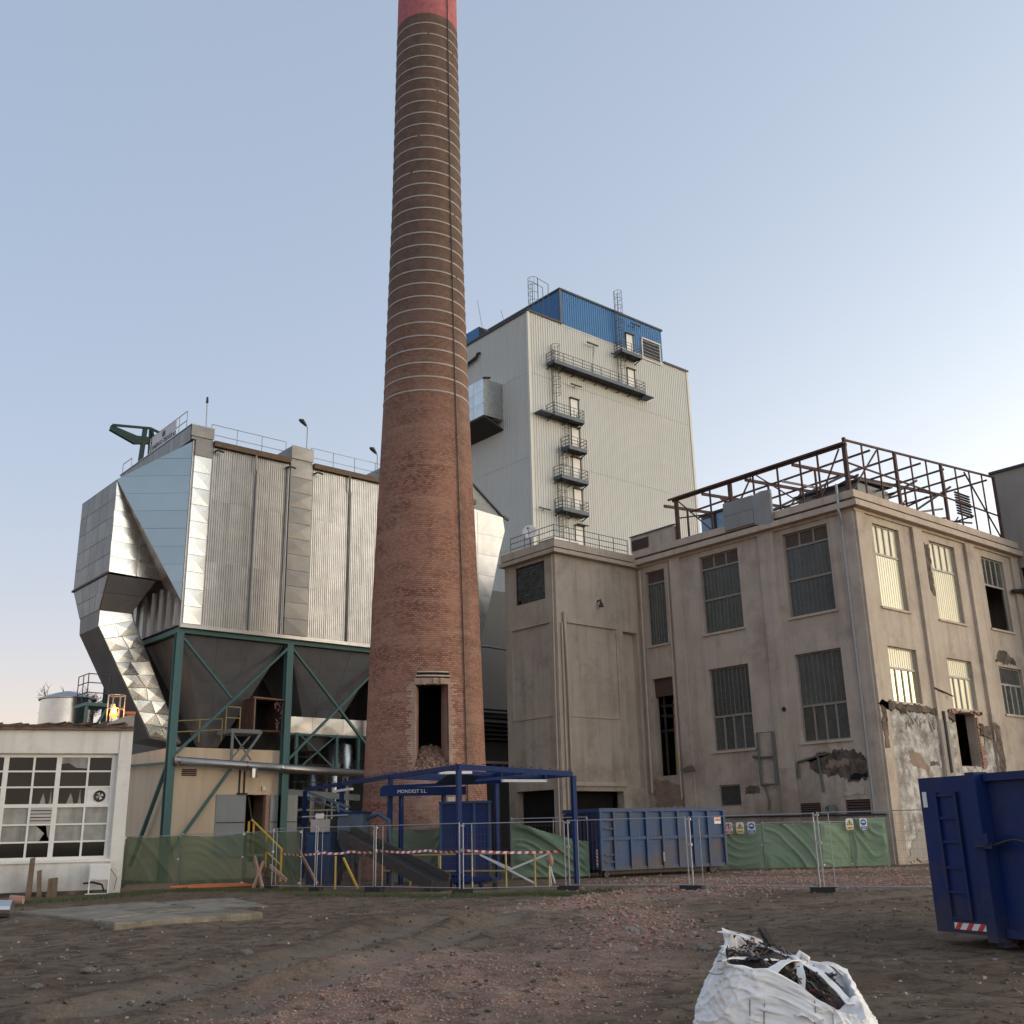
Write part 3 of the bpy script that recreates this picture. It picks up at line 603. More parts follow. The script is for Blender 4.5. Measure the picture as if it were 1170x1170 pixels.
for a, b in (((43.95, 35.0, 17.2), (43.95, 37.3, 19.5)), ((43.95, 33.4, 17.9), (43.95, 32.2, 19.5)), ((43.95, 31.8, 19.5), (43.95, 29.2, 17.25)), ((43.95, 28.1, 17.3), (43.95, 26.8, 19.5)), ((43.95, 35.1, 18.2), (43.95, 37.3, 18.5)),
             ((44.2, 26.46, 17.3), (46.9, 26.46, 20.0)), ((56.0, 26.46, 20.7), (59.4, 26.46, 17.3))):
    mb = MB(); mb.bar(a, b, .075, .06, up=(0, 0, 1)); mb.build('brace', M['rust'], fr)
for y in (29.6, 32.6, 35.6, 38.4):          # rafters running back over the roof
    mb = MB(); mb.bar((44.0, y, 19.5), (59.4, y, rzt(59.4)-.3), .10, .16); mb.build('rafter', M['rust'], fr)
    for k in range(5):
        x = 46+k*3; mb = MB(); mb.bar((x, y, 17.0), (x, y, lerp(19.5, rzt(59.4)-.3, (x-44)/15.4)), .09); mb.build('post', M['rust'], fr)
        if k % 2 == 0: mb = MB(); mb.bar((x, y, 17.2), (x+3, y, 19.7), .06); mb.build('brace', M['rust'], fr)
for x in (46.5, 49.0, 51.5, 54.0, 56.5, 59.0):
    mb = MB(); mb.bar((x, 26.6, lerp(19.75, 20.9, (x-44)/15.5)), (x, 38.6, lerp(19.45, 20.6, (x-44)/15.5)), .07, .10); mb.build('purlin', M['rust'], fr)
for x, y0, y1, z0, z1 in ((45.8, 27, 33, 18.6, 18.2), (48.2, 27, 32, 18.3, 19.0), (52.5, 27, 34, 18.7, 18.0), (55, 27.2, 32, 18.0, 19.2), (57.5, 27, 31, 18.5, 18.7)):
    mb = MB(); mb.bar((x, y0, z0), (x+1.5, y1, z1), .08); mb.build('loose_bar', M['rust'], fr)
for i, (a, b) in enumerate((((44.2, 34.5, 19.0), (52, 36.5, 19.2)), ((44.3, 30.5, 18.9), (53, 29.8, 19.3)), ((45, 28.3, 18.5), (50, 31.5, 18.9)), ((46, 27, 19.0), (47.5, 34, 18.6)), ((49.5, 27.2, 18.4), (51, 35, 19.1)), ((52, 27.2, 19.6), (54, 35, 18.6)), ((53.5, 28, 18.0), (58.5, 29.5, 18.3)), ((55.5, 27.1, 19.9), (58, 33, 19.0)), ((44.4, 36, 18.2), (47, 36.8, 19.2)), ((50.5, 28.5, 17.6), (56, 28.0, 18.9)), ((47.5, 30, 17.4), (49.2, 29.2, 19.3)), ((57.8, 27.3, 18.2), (59.2, 31, 19.6)))):
    mb = MB(); mb.bar(a, b, .07, .11); mb.build('old_purlin', M['old_purlin'] if i % 2 else M['rust'], fr)
# things left standing on that roof
t = thing('sheet_metal_cladding', 'crumpled grey sheet metal panel hanging on the outside of the rusty roof frame', 'metal panel', (43.6, 32, 16.6))
mb = MB(); mb.box(43.5, 43.62, 31.9, 33.85, 17.62, 18.36); mb.build('panel', M['metal_rib_dark'], t); mb = MB(); mb.box(43.49, 43.62, 31.92, 33.85, 16.85, 17.6); mb.build('panel', M['metal_rib_dark'], t)
mb = MB(); mb.add([(43.47, 31.88, 16.75), (43.42, 31.3, 16.55), (43.4, 30.75, 16.6), (43.44, 30.7, 18.35), (43.38, 31.3, 18.38), (43.48, 31.88, 18.3), (43.55, 31.88, 16.75), (43.55, 30.7, 16.6), (43.55, 30.7, 18.35), (43.55, 31.88, 18.3)], [(0,1,4,5),(1,2,3,4),(6,7,8,9),(5,4,3,8,9),(0,1,2,7,6),(2,3,8,7),(0,5,9,6)]); mb.build('panel', M['metal_rib_dark'], t)
t = thing('glazed_cabin', 'glazed cabin tinted with a blue sky reflection behind the left end of the roof frame', 'roof cabin', (46.2, 36.4, 17))
mb = MB(); mb.box(45.6, 45.7, 35.2, 37.1, 16.6, 18.75); mb.build('pane', M['glass_blue'], t)  # blue of the pane is the sky's reflection put into its colour
mb = MB(); mb.box(45.7, 48, 35.2, 37.1, 16.6, 18.8); mb.build('body', M['grey_steel'], t); mb = MB(); mb.box(45.53, 45.6, 36.0, 36.16, 16.6, 18.8); mb.box(45.5, 45.62, 35.1, 37.2, 18.76, 18.9); mb.build('frame', M['dark_steel'], t)
t = thing('roof_shed', 'low dark green shed on the factory roof behind the steel frame', 'shed', (47.5, 29.5, 16.6))
mb = MB(); mb.box(46.6, 49.5, 27.6, 31.2, 16.5, 18.55); mb.build('wall', M['grey_steel'], t); mb = MB(); mb.add([(46.4, 27.4, 18.55), (46.4, 31.4, 18.55), (49.7, 31.4, 18.75), (49.7, 27.4, 18.75), (46.4, 27.4, 18.65), (46.4, 31.4, 18.65), (49.7, 31.4, 18.85), (49.7, 27.4, 18.85)], [(0,1,2,3),(4,5,6,7),(0,1,5,4),(1,2,6,5),(2,3,7,6),(3,0,4,7)]); mb.build('roof', M['coping'], t)
t = thing('ventilation_unit', 'dark boxy ventilation unit on the factory roof by the tall grey wing', 'ventilation unit', (56, 32, 16.6))
mb = MB(); mb.box(54, 58.8, 28.5, 33, 16.5, 18.4); mb.build('casing', M['grey_wall'], t); mb = MB(); mb.add([(53.8, 29.3, 18.4), (58.6, 29.3, 18.4), (58.6, 35.2, 19.1), (53.8, 35.2, 19.1), (53.8, 29.3, 18.5), (58.6, 29.3, 18.5), (58.6, 35.2, 19.2), (53.8, 35.2, 19.2)], [(0,1,2,3),(4,5,6,7),(0,1,5,4),(1,2,6,5),(2,3,7,6),(3,0,4,7)]); mb.build('lid', M['rust'], t)
mb = MB()
for i in range(9): mb.box(57.6, 59.3, 27.9, 28.0, 18.9+i*.16, 18.98+i*.16)
mb.build('louvre', M['dark_steel'], t)

# ------------------------------------------------------------------ tall grey wing at the right edge
wg = thing('adjoining_building', 'taller plain grey block at the right edge of the picture', 'building', (60.5, 26.5, 0))
TW = lambda u, d, z: (60.5-d, u, z)
mb = MB(TW); wall(mb, 22.9, 26.98, -.3, 21.6, [(24.2, 26.2, 13.6, 15.7), (24.2, 26.0, 7.1, 9.7)]); mb.T = None
mb.poly((60.5, 26.98, -.3), (75, 26.98, -.3), (75, 26.98, 21.6), (60.5, 26.98, 21.6)); mb.poly((60.5, 22.9, -.3), (75, 22.9, -.3), (75, 22.9, 21.6), (60.5, 22.9, 21.6)); mb.poly((75, 22.9, -.3), (75, 26.98, -.3), (75, 26.98, 21.6), (75, 22.9, 21.6)); mb.build('wall', M['grey_wall'], wg, fix=False)
mb = MB(); mb.box(60.38, 75.1, 22.8, 27.08, 21.602, 21.75); mb.build('coping', M['coping'], wg)
mb = MB(TW); mb.box(24.2, 26.2, -.4, -.25, 13.6, 15.7); mb.box(24.2, 26.0, -.4, -.25, 7.1, 9.7); mb.build('pane', M['glass_black'], wg)
mb = MB(); mb.tube([(60.4, 26.1, 14.2), (60.0, 26.0, 14.25), (58.9, 26.12, 14.1)], .12, 8); mb.build('pipe', M['dark_steel'], wg)

# ------------------------------------------------------------------ stair annex
an = thing('building_annex', 'plain plastered corner tower of the factory with a railed flat roof', 'building', (37.45, 40.74, 0))
TA = lambda u, d, z: (37.45-d, u, z); TB = lambda u, d, z: (u, 40.74-d, z)
mb = MB(TA); wall(mb, 40.74, 45.0, -.3, 16.2, [(41.6, 44.1, 13.85, 16.0), (41.33, 44.47, 7.57, 12.47, .07, 1), (41.4, 44.4, -.3, 3.79, .5)])
mb.T = TB; wall(mb, 37.45, 43.84, -.3, 16.2, [(38.2, 41.92, 7.55, 12.45, .07, 1), (42.45, 43.6, 3.9, 12.42, .35, 1), (38.2, 41.9, -.3, 3.7, .5)]); mb.T = None
mb.poly((37.45, 45, -.3), (43.84, 45, -.3), (43.84, 45, 16.2), (37.45, 45, 16.2)); mb.build('wall', M['plaster'], an, fix=False)
mb = MB(); mb.box(37.6, 43.8, 40.9, 45, 16.21, 16.3); mb.build('roof_slab', M['dark_edge'], an)
def L2(mb, o, z0, z1, t): mb.prism([(37.45-o, 45.15), (37.45-o, 40.74-o), (43.66, 40.74-o), (43.66, 40.74+t), (37.45+t, 40.74+t), (37.45+t, 45.15)], z0, z1)
mb = MB(); L2(mb, .33, 16.205, 16.42, .5); mb.build('cornice', M['plaster_trim'], an)
mb = MB(); L2(mb, .16, 16.55, 16.95, .3); mb.build('parapet', M['plaster_trim'], an)
mb = MB(); L2(mb, .05, 16.42, 16.55, .25); mb.build('cornice_groove', M['dark_edge'], an)
mb = MB(TA); mb.box(41.33, 44.47, -.0, .05, 7.50, 7.565); mb.box(41.33, 44.47, 0, .05, 12.47, 12.53); mb.T = TB; mb.box(38.2, 41.92, 0, .05, 7.48, 7.545); mb.box(38.2, 41.92, 0, .05, 12.455, 12.52); mb.box(38, 42.1, .002, .12, 3.95, 4.15); mb.build('string_course', M['plaster_trim'], an)
w = MB(TA); w.box(41.6, 41.68, -.2, -.1, 13.85, 16); w.box(44.02, 44.1, -.2, -.1, 13.85, 16); w.box(41.68, 44.02, -.2, -.1, 13.85, 13.93); w.box(41.68, 44.02, -.2, -.1, 15.92, 16); w = w.build('window', M['dark_steel'], an)
for i in range(12):             # glass block courses
    for j in range(9):
        s = MB(TA); a = 41.69+j*.259; b = 13.94+i*.165
        if i < 1 and j > 7: continue
        s.box(a+.008, a+.25, -.17, -.13+rnd.uniform(0, .015), b+.008, b+.157); s.build('glass_block', M['glass_dark'], w, fix=False)
s = MB(TA); s.poly((41.6, -.28, 13.85), (44.1, -.28, 13.85), (44.1, -.28, 16), (41.6, -.28, 16)); s.build('backing', M['void'], w)
mb = MB(TA); mb.box(41.4, 44.4, -.52, -.48, -.2, 3.79); mb.build('opening_backing', M['void'], an)  # dark sheet stands for the unlit inside of the open bay
mb = MB(TB); mb.box(38.2, 41.9, -.9, -.88, -.2, 3.7); mb.build('opening_backing', M['void'], an)
mb = MB(TB); mb.tube([(37.95, .12, 13.0), (37.9, .14, 12.4), (38.0, .14, 9), (38.02, .14, .3)], [.16, .07, .07, .07], 8); mb.tube([(37.72, .1, 12.4), (37.74, .1, .3)], .05, 6); mb.build('drain_pipe', M['plaster_trim'], an)
mb = MB(TA); mb.tube([(40.95, .02, 16.2), (40.95, .08, 9.0), (40.95, .08, .2)], .05); mb.build('cable', M['plaster_trim'], an)
mb = MB(TB); mb.tube([(40.55, .0, 13.9), (40.55, .25, 13.95), (40.55, .3, 13.75)], .05); mb.tube([(40.55, .3, 13.78), (40.55, .3, 13.55)], [.08, .15], 10); mb.build('wall_lamp', M['dark_steel'], an)
mb = MB()
rail_run(mb, [(37.6, 44.6, 16.9), (37.6, 40.9, 16.9), (43.4, 40.9, 16.9)], 1.0, (.35, .68), 1.25, .022); mb.build('roof_railing', M['rail'], an)
t = thing('satellite_dish', 'round pale satellite dish behind the annex roof railing', 'satellite dish', (38.6, 44.0, 16.5))
mb = MB(); n = 20; cx = Vector((38.45, 43.9, 18.3)); ax = Vector((-.75, -.62, .25)).normalized(); e1 = Vector((0,0,1)).cross(ax).normalized(); e2 = ax.cross(e1)
pr = [(.05, -.12), (.25, -.08), (.45, .0), (.46, .01), (.44, .03), (.25, -.05), (.02, -.09)]
for r_, h_ in pr: mb.v += [tuple(cx+e1*r_*math.cos(2*math.pi*k/n)+e2*r_*math.sin(2*math.pi*k/n)+ax*h_) for k in range(n)]
for i in range(len(pr)-1):
    for k in range(n): mb.f.append((i*n+k, i*n+(k+1) % n, (i+1)*n+(k+1) % n, (i+1)*n+k))
mb.f.append(tuple(range(6*n, 7*n))); mb.build('dish', M['white'], t, smooth=True)
mb = MB(); mb.tube([(38.6, 44.0, 16.3), (38.6, 44.0, 18.2), (38.5, 43.92, 18.25)], .035); mb.build('mast', M['rail'], t); mb = MB(); mb.tube([cx-e2*.4, cx+ax*.5-e2*.1], .015); mb.box(cx.x+ax.x*.5-.05, cx.x+ax.x*.5+.05, cx.y+ax.y*.5-.05, cx.y+ax.y*.5+.05, cx.z+.05, cx.z+.15); mb.build('feed_arm', M['rail'], t)
t = thing('roof_hatch', 'pale blue sheet metal box on the annex roof beside the satellite dish', 'roof box', (39.6, 43, 16.5))
mb = MB(); mb.box(39.2, 40.9, 42.6, 43.8, 16.3, 17.7); mb.build('casing', M['glass_blue'], t); mb = MB(); mb.box(39.1, 41.0, 42.5, 43.9, 17.7, 17.8); mb.build('lid', M['metal_dull'], t)
t = thing('gabled_rooflight', 'low dark gabled rooflight behind the annex railing', 'rooflight', (43, 43, 16.5))
mb = MB(); mb.slab([(41.3, 42.2, 16.3), (41.3, 44.6, 16.3), (41.3, 44.6, 17.3), (41.3, 43.4, 17.75), (41.3, 42.2, 17.3)], (3.2, 0, 0)); mb.build('body', M['grey_wall'], t); mb = MB(); mb.slab([(41.2, 42.05, 17.28), (41.2, 43.4, 17.8), (41.2, 43.4, 17.88), (41.2, 42.05, 17.36)], (3.4, 0, 0)); mb.slab([(41.2, 44.75, 17.28), (41.2, 43.4, 17.8), (41.2, 43.4, 17.88), (41.2, 44.75, 17.36)], (3.4, 0, 0)); mb.build('roof', M['coping'], t)

# ------------------------------------------------------------------ tall boiler house
tw = thing('boiler_house', 'tall cream ribbed metal clad boiler house with a blue top storey', 'building', (59.58, 67.45, 0))
X0, X1, Y0, Y1 = 59.58, 82.4, 67.45, 88.0
for k, (a, b) in enumerate(((-.3, 18), (18.02, 26.4), (26.42, 34.58), (34.6, 42.9), (42.92, 49.2))):
    mb = MB(); corr(mb, (X0+.02, Y0), (X1, Y0), a, b, (0, -1), .30, .045); mb.build('cladding', M['tower'], tw, fix=False)
    mb = MB(); corr(mb, (X0, Y0+.02), (X0, Y1), a, b, (-1, 0), .30, .045); mb.build('cladding', M['tower'], tw, fix=False)
    mb = MB(); mb.poly((X1, Y0, a), (X1, Y1, a), (X1, Y1, b), (X1, Y0, b)); mb.poly((X0, Y1, a), (X1, Y1, a), (X1, Y1, b), (X0, Y1, b)); mb.build('cladding', M['tower'], tw)
mb = MB(); mb.box(X0-.10, X0+.16, Y0-.10, Y0+.16, -.3, 49.2); mb.build('corner_trim', M['tower_trim'], tw); mb = MB(); mb.box(X1-.2, X1+.1, Y0-.10, Y0+.15, -.3, 49.2); mb.build('corner_trim', M['tower_trim'], tw)
mb = MB(); mb.box(X0+.3, X1-.2, Y0+.3, Y1-.2, 48.8, 49.1); mb.build('roof', M['coping'], tw)
mb = MB(); mb.box(X0-.16, X0+.2, Y0-.16, Y1, 49.202, 49.42); mb.box(X0+.2, 63.85, Y0-.16, Y0+.2, 49.202, 49.42); mb.box(78.65, X1+.12, Y0-.16, Y0+.2, 49.202, 49.42); mb.build('coping', M['coping'], tw)
bs = MB(); corr(bs, (63.87, Y0), (78.62, Y0), 49.22, 52.95, (0, -1), .30, .045); bs.poly((63.87, Y0+14, 49.1), (78.62, Y0+14, 49.1), (78.62, Y0+14, 52.95), (63.87, Y0+14, 52.95)); bs.poly((78.62, Y0, 49.1), (78.62, Y0+14, 49.1), (78.62, Y0+14, 52.95), (78.62, Y0, 52.95)); corr(bs, (63.87, Y0), (63.87, Y0+14), 49.1, 52.95, (-1, 0), .30, .045); bs = bs.build('top_storey', M['blue_clad'], tw, fix=False)
s = MB(); s.box(63.75, 78.74, Y0-.14, Y0+14.1, 52.952, 53.15); s.build('coping', M['coping'], bs); s = MB(); s.box(63.78, 64.05, Y0-.09, Y0+.1, 49.2, 52.95); s.build('corner_trim', M['blue_light'], bs)
s = MB(); s.box(63.9, 78.6, Y0-.07, Y0-.0, 49.13, 49.22); s.build('flashing', M['tower_trim'], bs)
lv = MB(); lv.box(75.3, 78.2, Y0-.14, Y0-.02, 48.8, 48.95); lv.box(75.3, 78.2, Y0-.2, Y0-.02, 51.1, 51.25); lv.box(75.3, 75.45, Y0-.14, Y0-.02, 48.95, 51.1); lv.box(78.05, 78.2, Y0-.14, Y0-.02, 48.95, 51.1); lv = lv.build('louvre', M['tower_trim'], tw)
for i in range(11):
    s = MB(); z = 49.0+i*.19; s.add([(75.45, Y0-.03, z+.14), (78.05, Y0-.03, z+.14), (78.05, Y0-.13, z), (75.45, Y0-.13, z), (75.45, Y0-.03, z+.16), (78.05, Y0-.03, z+.16), (78.05, Y0-.13, z+.02), (75.45, Y0-.13, z+.02)], [(0,1,2,3),(4,5,6,7),(0,1,5,4),(1,2,6,5),(2,3,7,6),(3,0,4,7)]); s.build('blade', M['brown_louvre'] if i % 2 else M['metal_dull'], lv, fix=False)
def tower_door(x, z, h=2.3, w=.95):
    d = MB(); d.box(x-w/2, x+w/2, Y0-.09, Y0-.03, z, z+h); d = d.build('door', M['white_frame'], tw)
    s = MB(); s.box(x-w/2-.12, x+w/2+.16, Y0-.28, Y0-.02, z+h, z+h+.09); s.box(x+w/2, x+w/2+.14, Y0-.14, Y0-.02, z, z+h); s.box(x-w/2-.05, x-w/2, Y0-.12, Y0-.02, z, z+h); s.build('hood', M['dark_steel'], d)
def platform(x0, x1, z, rx0=None, rx1=None, dep=1.1):
    p = MB()
    p.box(x0, x1, Y0-dep, Y0-.05, z-.12, z); p = p.build('platform', M['dark_steel'], tw)
    s = MB(); s.box(x0, x1, Y0-dep-.05, Y0-dep-.01, z-.2, z+.16); s.box(x0-.04, x0, Y0-dep, Y0-.05, z-.2, z+.16); s.box(x1, x1+.04, Y0-dep, Y0-.05, z-.2, z+.16); s.build('kick_plate', M['blue_light'], p)
    s = MB(); k = max(2, round((x1-x0)/1.6))
    for i in range(k+1): x = x0+(x1-x0)*i/k; s.bar((x, Y0-dep, z-.16), (x, Y0-.05, z-.5), .08)
    s.build('bracket', M['dark_steel'], p)
    s = MB(); a, b = rx0 or x0, rx1 or x1; rail_run(s, [(a, Y0-.1, z), (a, Y0-dep, z), (b, Y0-dep, z), (b, Y0-.1, z)], 1.1, (.4, .75), 1.3, .03); s.build('railing', M['rail'], p)
def ladder(x, z0, z1, cage0=None, y=None, w=.5, out=1):
    y = y if y is not None else Y0-.25
    l = MB(); l.tube([(x-w/2, y, z0), (x-w/2, y, z1)], .035, 5); l.tube([(x+w/2, y, z0), (x+w/2, y, z1)], .035, 5)
    k = int((z1-z0)/.3)
    for i in range(k): l.tube([(x-w/2, y, z0+.15+i*.3), (x+w/2, y, z0+.15+i*.3)], .018, 4, cap=False)
    l = l.build('ladder', M['rail'], tw, fix=False)
    if cage0 is not None:
        s = MB(); z = cage0; zs_ = []
        while z <= z1+.05: zs_.append(z); z += .85
        arc = [(x+.38*math.cos(a), y-.35-.42*math.sin(a)) for a in [R(-40+i*26) for i in range(11)]]
        for z in zs_: s.tube([(px_, py_, z) for px_, py_ in arc], .022, 4)
        for i in (1, 3, 5, 7, 9): s.tube([(arc[i][0], arc[i][1], zs_[0]), (arc[i][0], arc[i][1], zs_[-1])], .02, 4)
        s.build('cage', M['rail'], l, fix=False)
platform(61.8, 74.3, 44.3, 61.8, 74.3); s = MB(); s.box(74.35, 75.6, Y0-1.1, Y0-.05, 44.05, 44.15); s.build('ledge', M['blue_light'], tw)
platform(61.6, 65.4, 38.95); s = MB(); s.box(60.0, 61.55, Y0-1.1, Y0-.05, 38.8, 38.92); s.build('ledge', M['blue_light'], tw)
platform(63.3, 65.6, 36.0); platform(62.2, 65.6, 32.9); platform(62.2, 65.5, 29.8); platform(71.2, 74.1, 48.2)
for z in (39.25, 36.3, 33.2, 30.1, 26.5): tower_door(65.15, z)
tower_door(73.4, 44.7); tower_door(73.5, 48.5, 2.5)
ladder(62.5, 38.9, 46.4, 41.2); ladder(63.0, 33.0, 36.3, 34.2); ladder(62.7, 27.0, 33.0, 28.2); ladder(63.9, 36.0, 38.9)
ladder(71.6, 44.3, 55.2, 46.6)
for x, z in ((66.9, 48.0), (67.2, 0)):
    if z: s = MB(); s.bar((x, Y0-.5, z), (x+1.5, Y0-.5, z), .14, .12); s.bar((x+.9, Y0-.06, 44.3), (x+.9, Y0-.5, 48), .04); s.build('lamp_bar', M['dark_steel'], tw)
for x, z in ((65.2, 42.9), (74.2, 52.2), (71.0, 47.8), (60.6, 29.6), (65.3, 28.9)): s = MB(); s.bar((x-.7, Y0-.45, z), (x+.7, Y0-.45, z), .13, .1); s.tube([(x, Y0-.45, z), (x, Y0-.04, z-.1)], .03); s.build('lamp_bar', M['dark_steel'], tw)
# left face: duct, pipe, blue cooler box, ladder at the roof edge
d = MB(); d.box(57.2, X0-.06, 71.3, 75.9, 39.3, 43.0); d = d.build('duct', M['metal_sheet'], tw)
sheets((57.19, 75.9, 39.3), (57.19, 71.3, 39.3), (57.19, 75.9, 43.0), (57.19, 71.3, 43.0), (-1,0,0), 3, 3, M['metal_sheet'], d)
s = MB(); s.slab([(57.2, 71.3, 39.28), (57.2, 79, 39.28), (X0-.06, 79, 38.4), (X0-.06, 71.3, 38.4)], (0, 0, -.15)); s.build('hood', M['dark_steel'], d)
s = MB(); s.box(57.0, X0-.06, 75.92, 76.6, 39.0, 43.3); s.build('flange', M['dark_steel'], d); s = MB(); s.box(57.4, X0-.06, 76.62, 82, 39.6, 43.0); s.build('duct_run', M['metal_dull'], d); s = MB(); s.bar((57.15, 71.3, 43.05), (57.9, 71.2, 43.2), .3, .12); s.build('flap', M['dark_steel'], d)
s = MB(); s.tube([(59.3, 82, 46.2), (59.3, 75.0, 47.2), (59.3, 74.8, 47.5), (59.55, 74.7, 47.6)], .16, 8); s.build('pipe', M['dark_steel'], tw)
t = thing('cooling_unit', 'blue boxy roof cooler at the left edge of the boiler house roof', 'cooling unit', (61, 75.5, 49))
mb = MB(); mb.box(59.9, 63, 75.3, 79, 49.0, 50.9); mb.build('casing', M['blue_clad'], t); mb = MB(); mb.slab([(59.9, 75.3, 50.9), (59.9, 73.7, 49.5), (59.9, 75.3, 49.5)], (2.6, 0, 0)); mb.build('inlet_hood', M['dark_steel'], t)
mb = MB()
for x, y, a, b, h in ((60, 77.2, -.3, .5, 2.4), (60, 74.6, .3, 1.0, 4.6), (60, 71.3, 0, .6, 2.0)): mb.tube([(x, y, 49.4), (x, y+b, 49.4+h)], .025, 4)
mb.build('antenna', M['rail'], t)
mb = MB(); y_, x_ = 66.2, 60.6     # caged ladder end above the roof corner
lx = []
for z in (50.2, 51.0, 51.8, 52.6): mb.tube([(60.0+.5*math.cos(R(a)), 67.0+.5*math.sin(R(a)), z) for a in range(60, 330, 30)], .025, 4)
for a in range(60, 330, 45): mb.tube([(60.0+.5*math.cos(R(a)), 67.0+.5*math.sin(R(a)), 49.3), (60.0+.5*math.cos(R(a)), 67.0+.5*math.sin(R(a)), 52.6)], .022, 4)
mb.tube([(60.25, 66.6, 49.3), (60.25, 66.6, 52.6), (61.6, 66.6, 52.4), (61.6, 66.7, 49.5)], .035, 5); mb.tube([(60.25, 67.4, 49.3), (60.25, 67.4, 52.6), (61.6, 67.4, 52.4), (61.6, 67.4, 49.5)], .035, 5)
mb.build('roof_ladder_cage', M['rail'], tw)
# ------------------------------------------------------------------ brick chimney
CX, CY = 26.62, 37.52; PH0 = math.degrees(math.atan2(-CY, -CX))
RP = [(-.4, 2.72), (3.95, 2.58), (11.1, 2.377), (21.6, 1.99), (31.6, 1.725), (43.8, 1.563), (52, 1.46)]
def rz_(z):
    for (a, r), (b, q) in zip(RP, RP[1:]):
        if z <= b: return r+(q-r)*(z-a)/(b-a)
    return RP[-1][1]
def cpt(ph, z, r): return (CX+r*math.cos(R(PH0+ph)), CY+r*math.sin(R(PH0+ph)), z)
def brick_mat():
    m = bpy.data.materials.new('chimney_brick'); m.use_nodes = True; t = m.node_tree; N = t.nodes; L = t.links; b = N['Principled BSDF']; b.inputs['Roughness'].default_value = .9; b.inputs['Specular IOR Level'].default_value = .25
    uv = N.new('ShaderNodeUVMap'); uv.uv_map = 'UVMap'; sep = N.new('ShaderNodeSeparateXYZ'); L.new(uv.outputs[0], sep.inputs[0])
    br = N.new('ShaderNodeTexBrick'); br.inputs['Scale'].default_value = 1; br.inputs['Brick Width'].default_value = .16; br.inputs['Row Height'].default_value = .088; br.inputs['Mortar Size'].default_value = .011; br.inputs['Mortar Smooth'].default_value = .3; br.inputs['Bias'].default_value = -.1
    br.inputs['Color1'].default_value = (.40, .20, .142, 1); br.inputs['Color2'].default_value = (.165, .075, .054, 1); br.inputs['Mortar'].default_value = (.075, .054, .043, 1); L.new(uv.outputs[0], br.inputs['Vector'])
    def nz(sc, det=6, vec=None):
        q = N.new('ShaderNodeTexNoise'); q.inputs['Scale'].default_value = sc; q.inputs['Detail'].default_value = det; L.new(vec or uv.outputs[0], q.inputs['Vector']); return q.outputs['Fac']
    def rg(x, lo, hi, a=0, c=1):
        q = N.new('ShaderNodeMapRange'); q.inputs['From Min'].default_value = lo; q.inputs['From Max'].default_value = hi; q.inputs['To Min'].default_value = a; q.inputs['To Max'].default_value = c; L.new(x, q.inputs['Value']); return q.outputs[0]
    def mth(op, a, c):
        q = N.new('ShaderNodeMath'); q.operation = op; q.use_clamp = op in ('MULTIPLY', 'ADD'); L.new(a, q.inputs[0])
        if hasattr(c, 'links'): L.new(c, q.inputs[1])
        else: q.inputs[1].default_value = c
        return q.outputs[0]
    def mix(f, A, B, mode='MIX'):
        q = N.new('ShaderNodeMix'); q.data_type = 'RGBA'; q.blend_type = mode
        if hasattr(f, 'links'): L.new(f, q.inputs['Factor'])
        else: q.inputs['Factor'].default_value = f
        for s, v in (('A', A), ('B', B)):
            if hasattr(v, 'links'): L.new(v, q.inputs[s])
            else: q.inputs[s].default_value = (*v, 1)
        return q.outputs['Result']
    col = mix(rg(nz(.5), .35, .65, .0, .5), br.outputs['Color'], (.40, .225, .16), 'MIX')
    mp = N.new('ShaderNodeMapping'); mp.inputs['Scale'].default_value = (.25, 2.2, 1); L.new(uv.outputs[0], mp.inputs[0])
    col = mix(rg(nz(1, 4, mp.outputs[0]), .5, .72, 0, .35), col, (.48, .31, .235))          # paler repair courses
    soot = mth('MULTIPLY', rg(sep.outputs['Y'], 17.0, 27, 0, 1), .80)                        # old soot on the upper shaft
    col = mix(soot, col, mix(rg(nz(2.0), .35, .65), (.135, .10, .078), (.085, .066, .053)))
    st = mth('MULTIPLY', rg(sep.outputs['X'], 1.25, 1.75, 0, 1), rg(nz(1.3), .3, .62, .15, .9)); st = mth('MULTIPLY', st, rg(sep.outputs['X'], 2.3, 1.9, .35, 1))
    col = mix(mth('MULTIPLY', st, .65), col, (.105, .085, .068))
    fl = mth('MULTIPLY', rg(mth('ABSOLUTE', sep.outputs['X'], 0), .25, 1.6, 1, 0), rg(sep.outputs['Y'], 7.0, 3.5, 0, 1)); fl = mth('MULTIPLY', fl, rg(nz(2.5), .35, .65))
    col = mix(mth('MULTIPLY', fl, .5), col, (.42, .33, .26))                                 # lime bloom beside the opening
    rd = rg(sep.outputs['Y'], 42.27, 42.29); col = mix(rd, col, mix(rg(nz(3), .4, .65), (.47, .165, .17), (.39, .125, .13)))
    L.new(col, b.inputs['Base Color'])
    bp = N.new('ShaderNodeBump'); bp.inputs['Strength'].default_value = .6; bp.inputs['Distance'].default_value = .02; L.new(br.outputs['Fac'], bp.inputs['Height']); bp.invert = True; L.new(bp.outputs[0], b.inputs['Normal'])
    return m
M['brick'] = brick_mat()
ch = thing('brick_chimney', 'very tall round red brick chimney with pale iron bands and a broken opening low down', 'chimney', (CX, CY, 0))
DL, DR, DZ0, DZ1 = -9.4, 21.9, 4.3, 7.68
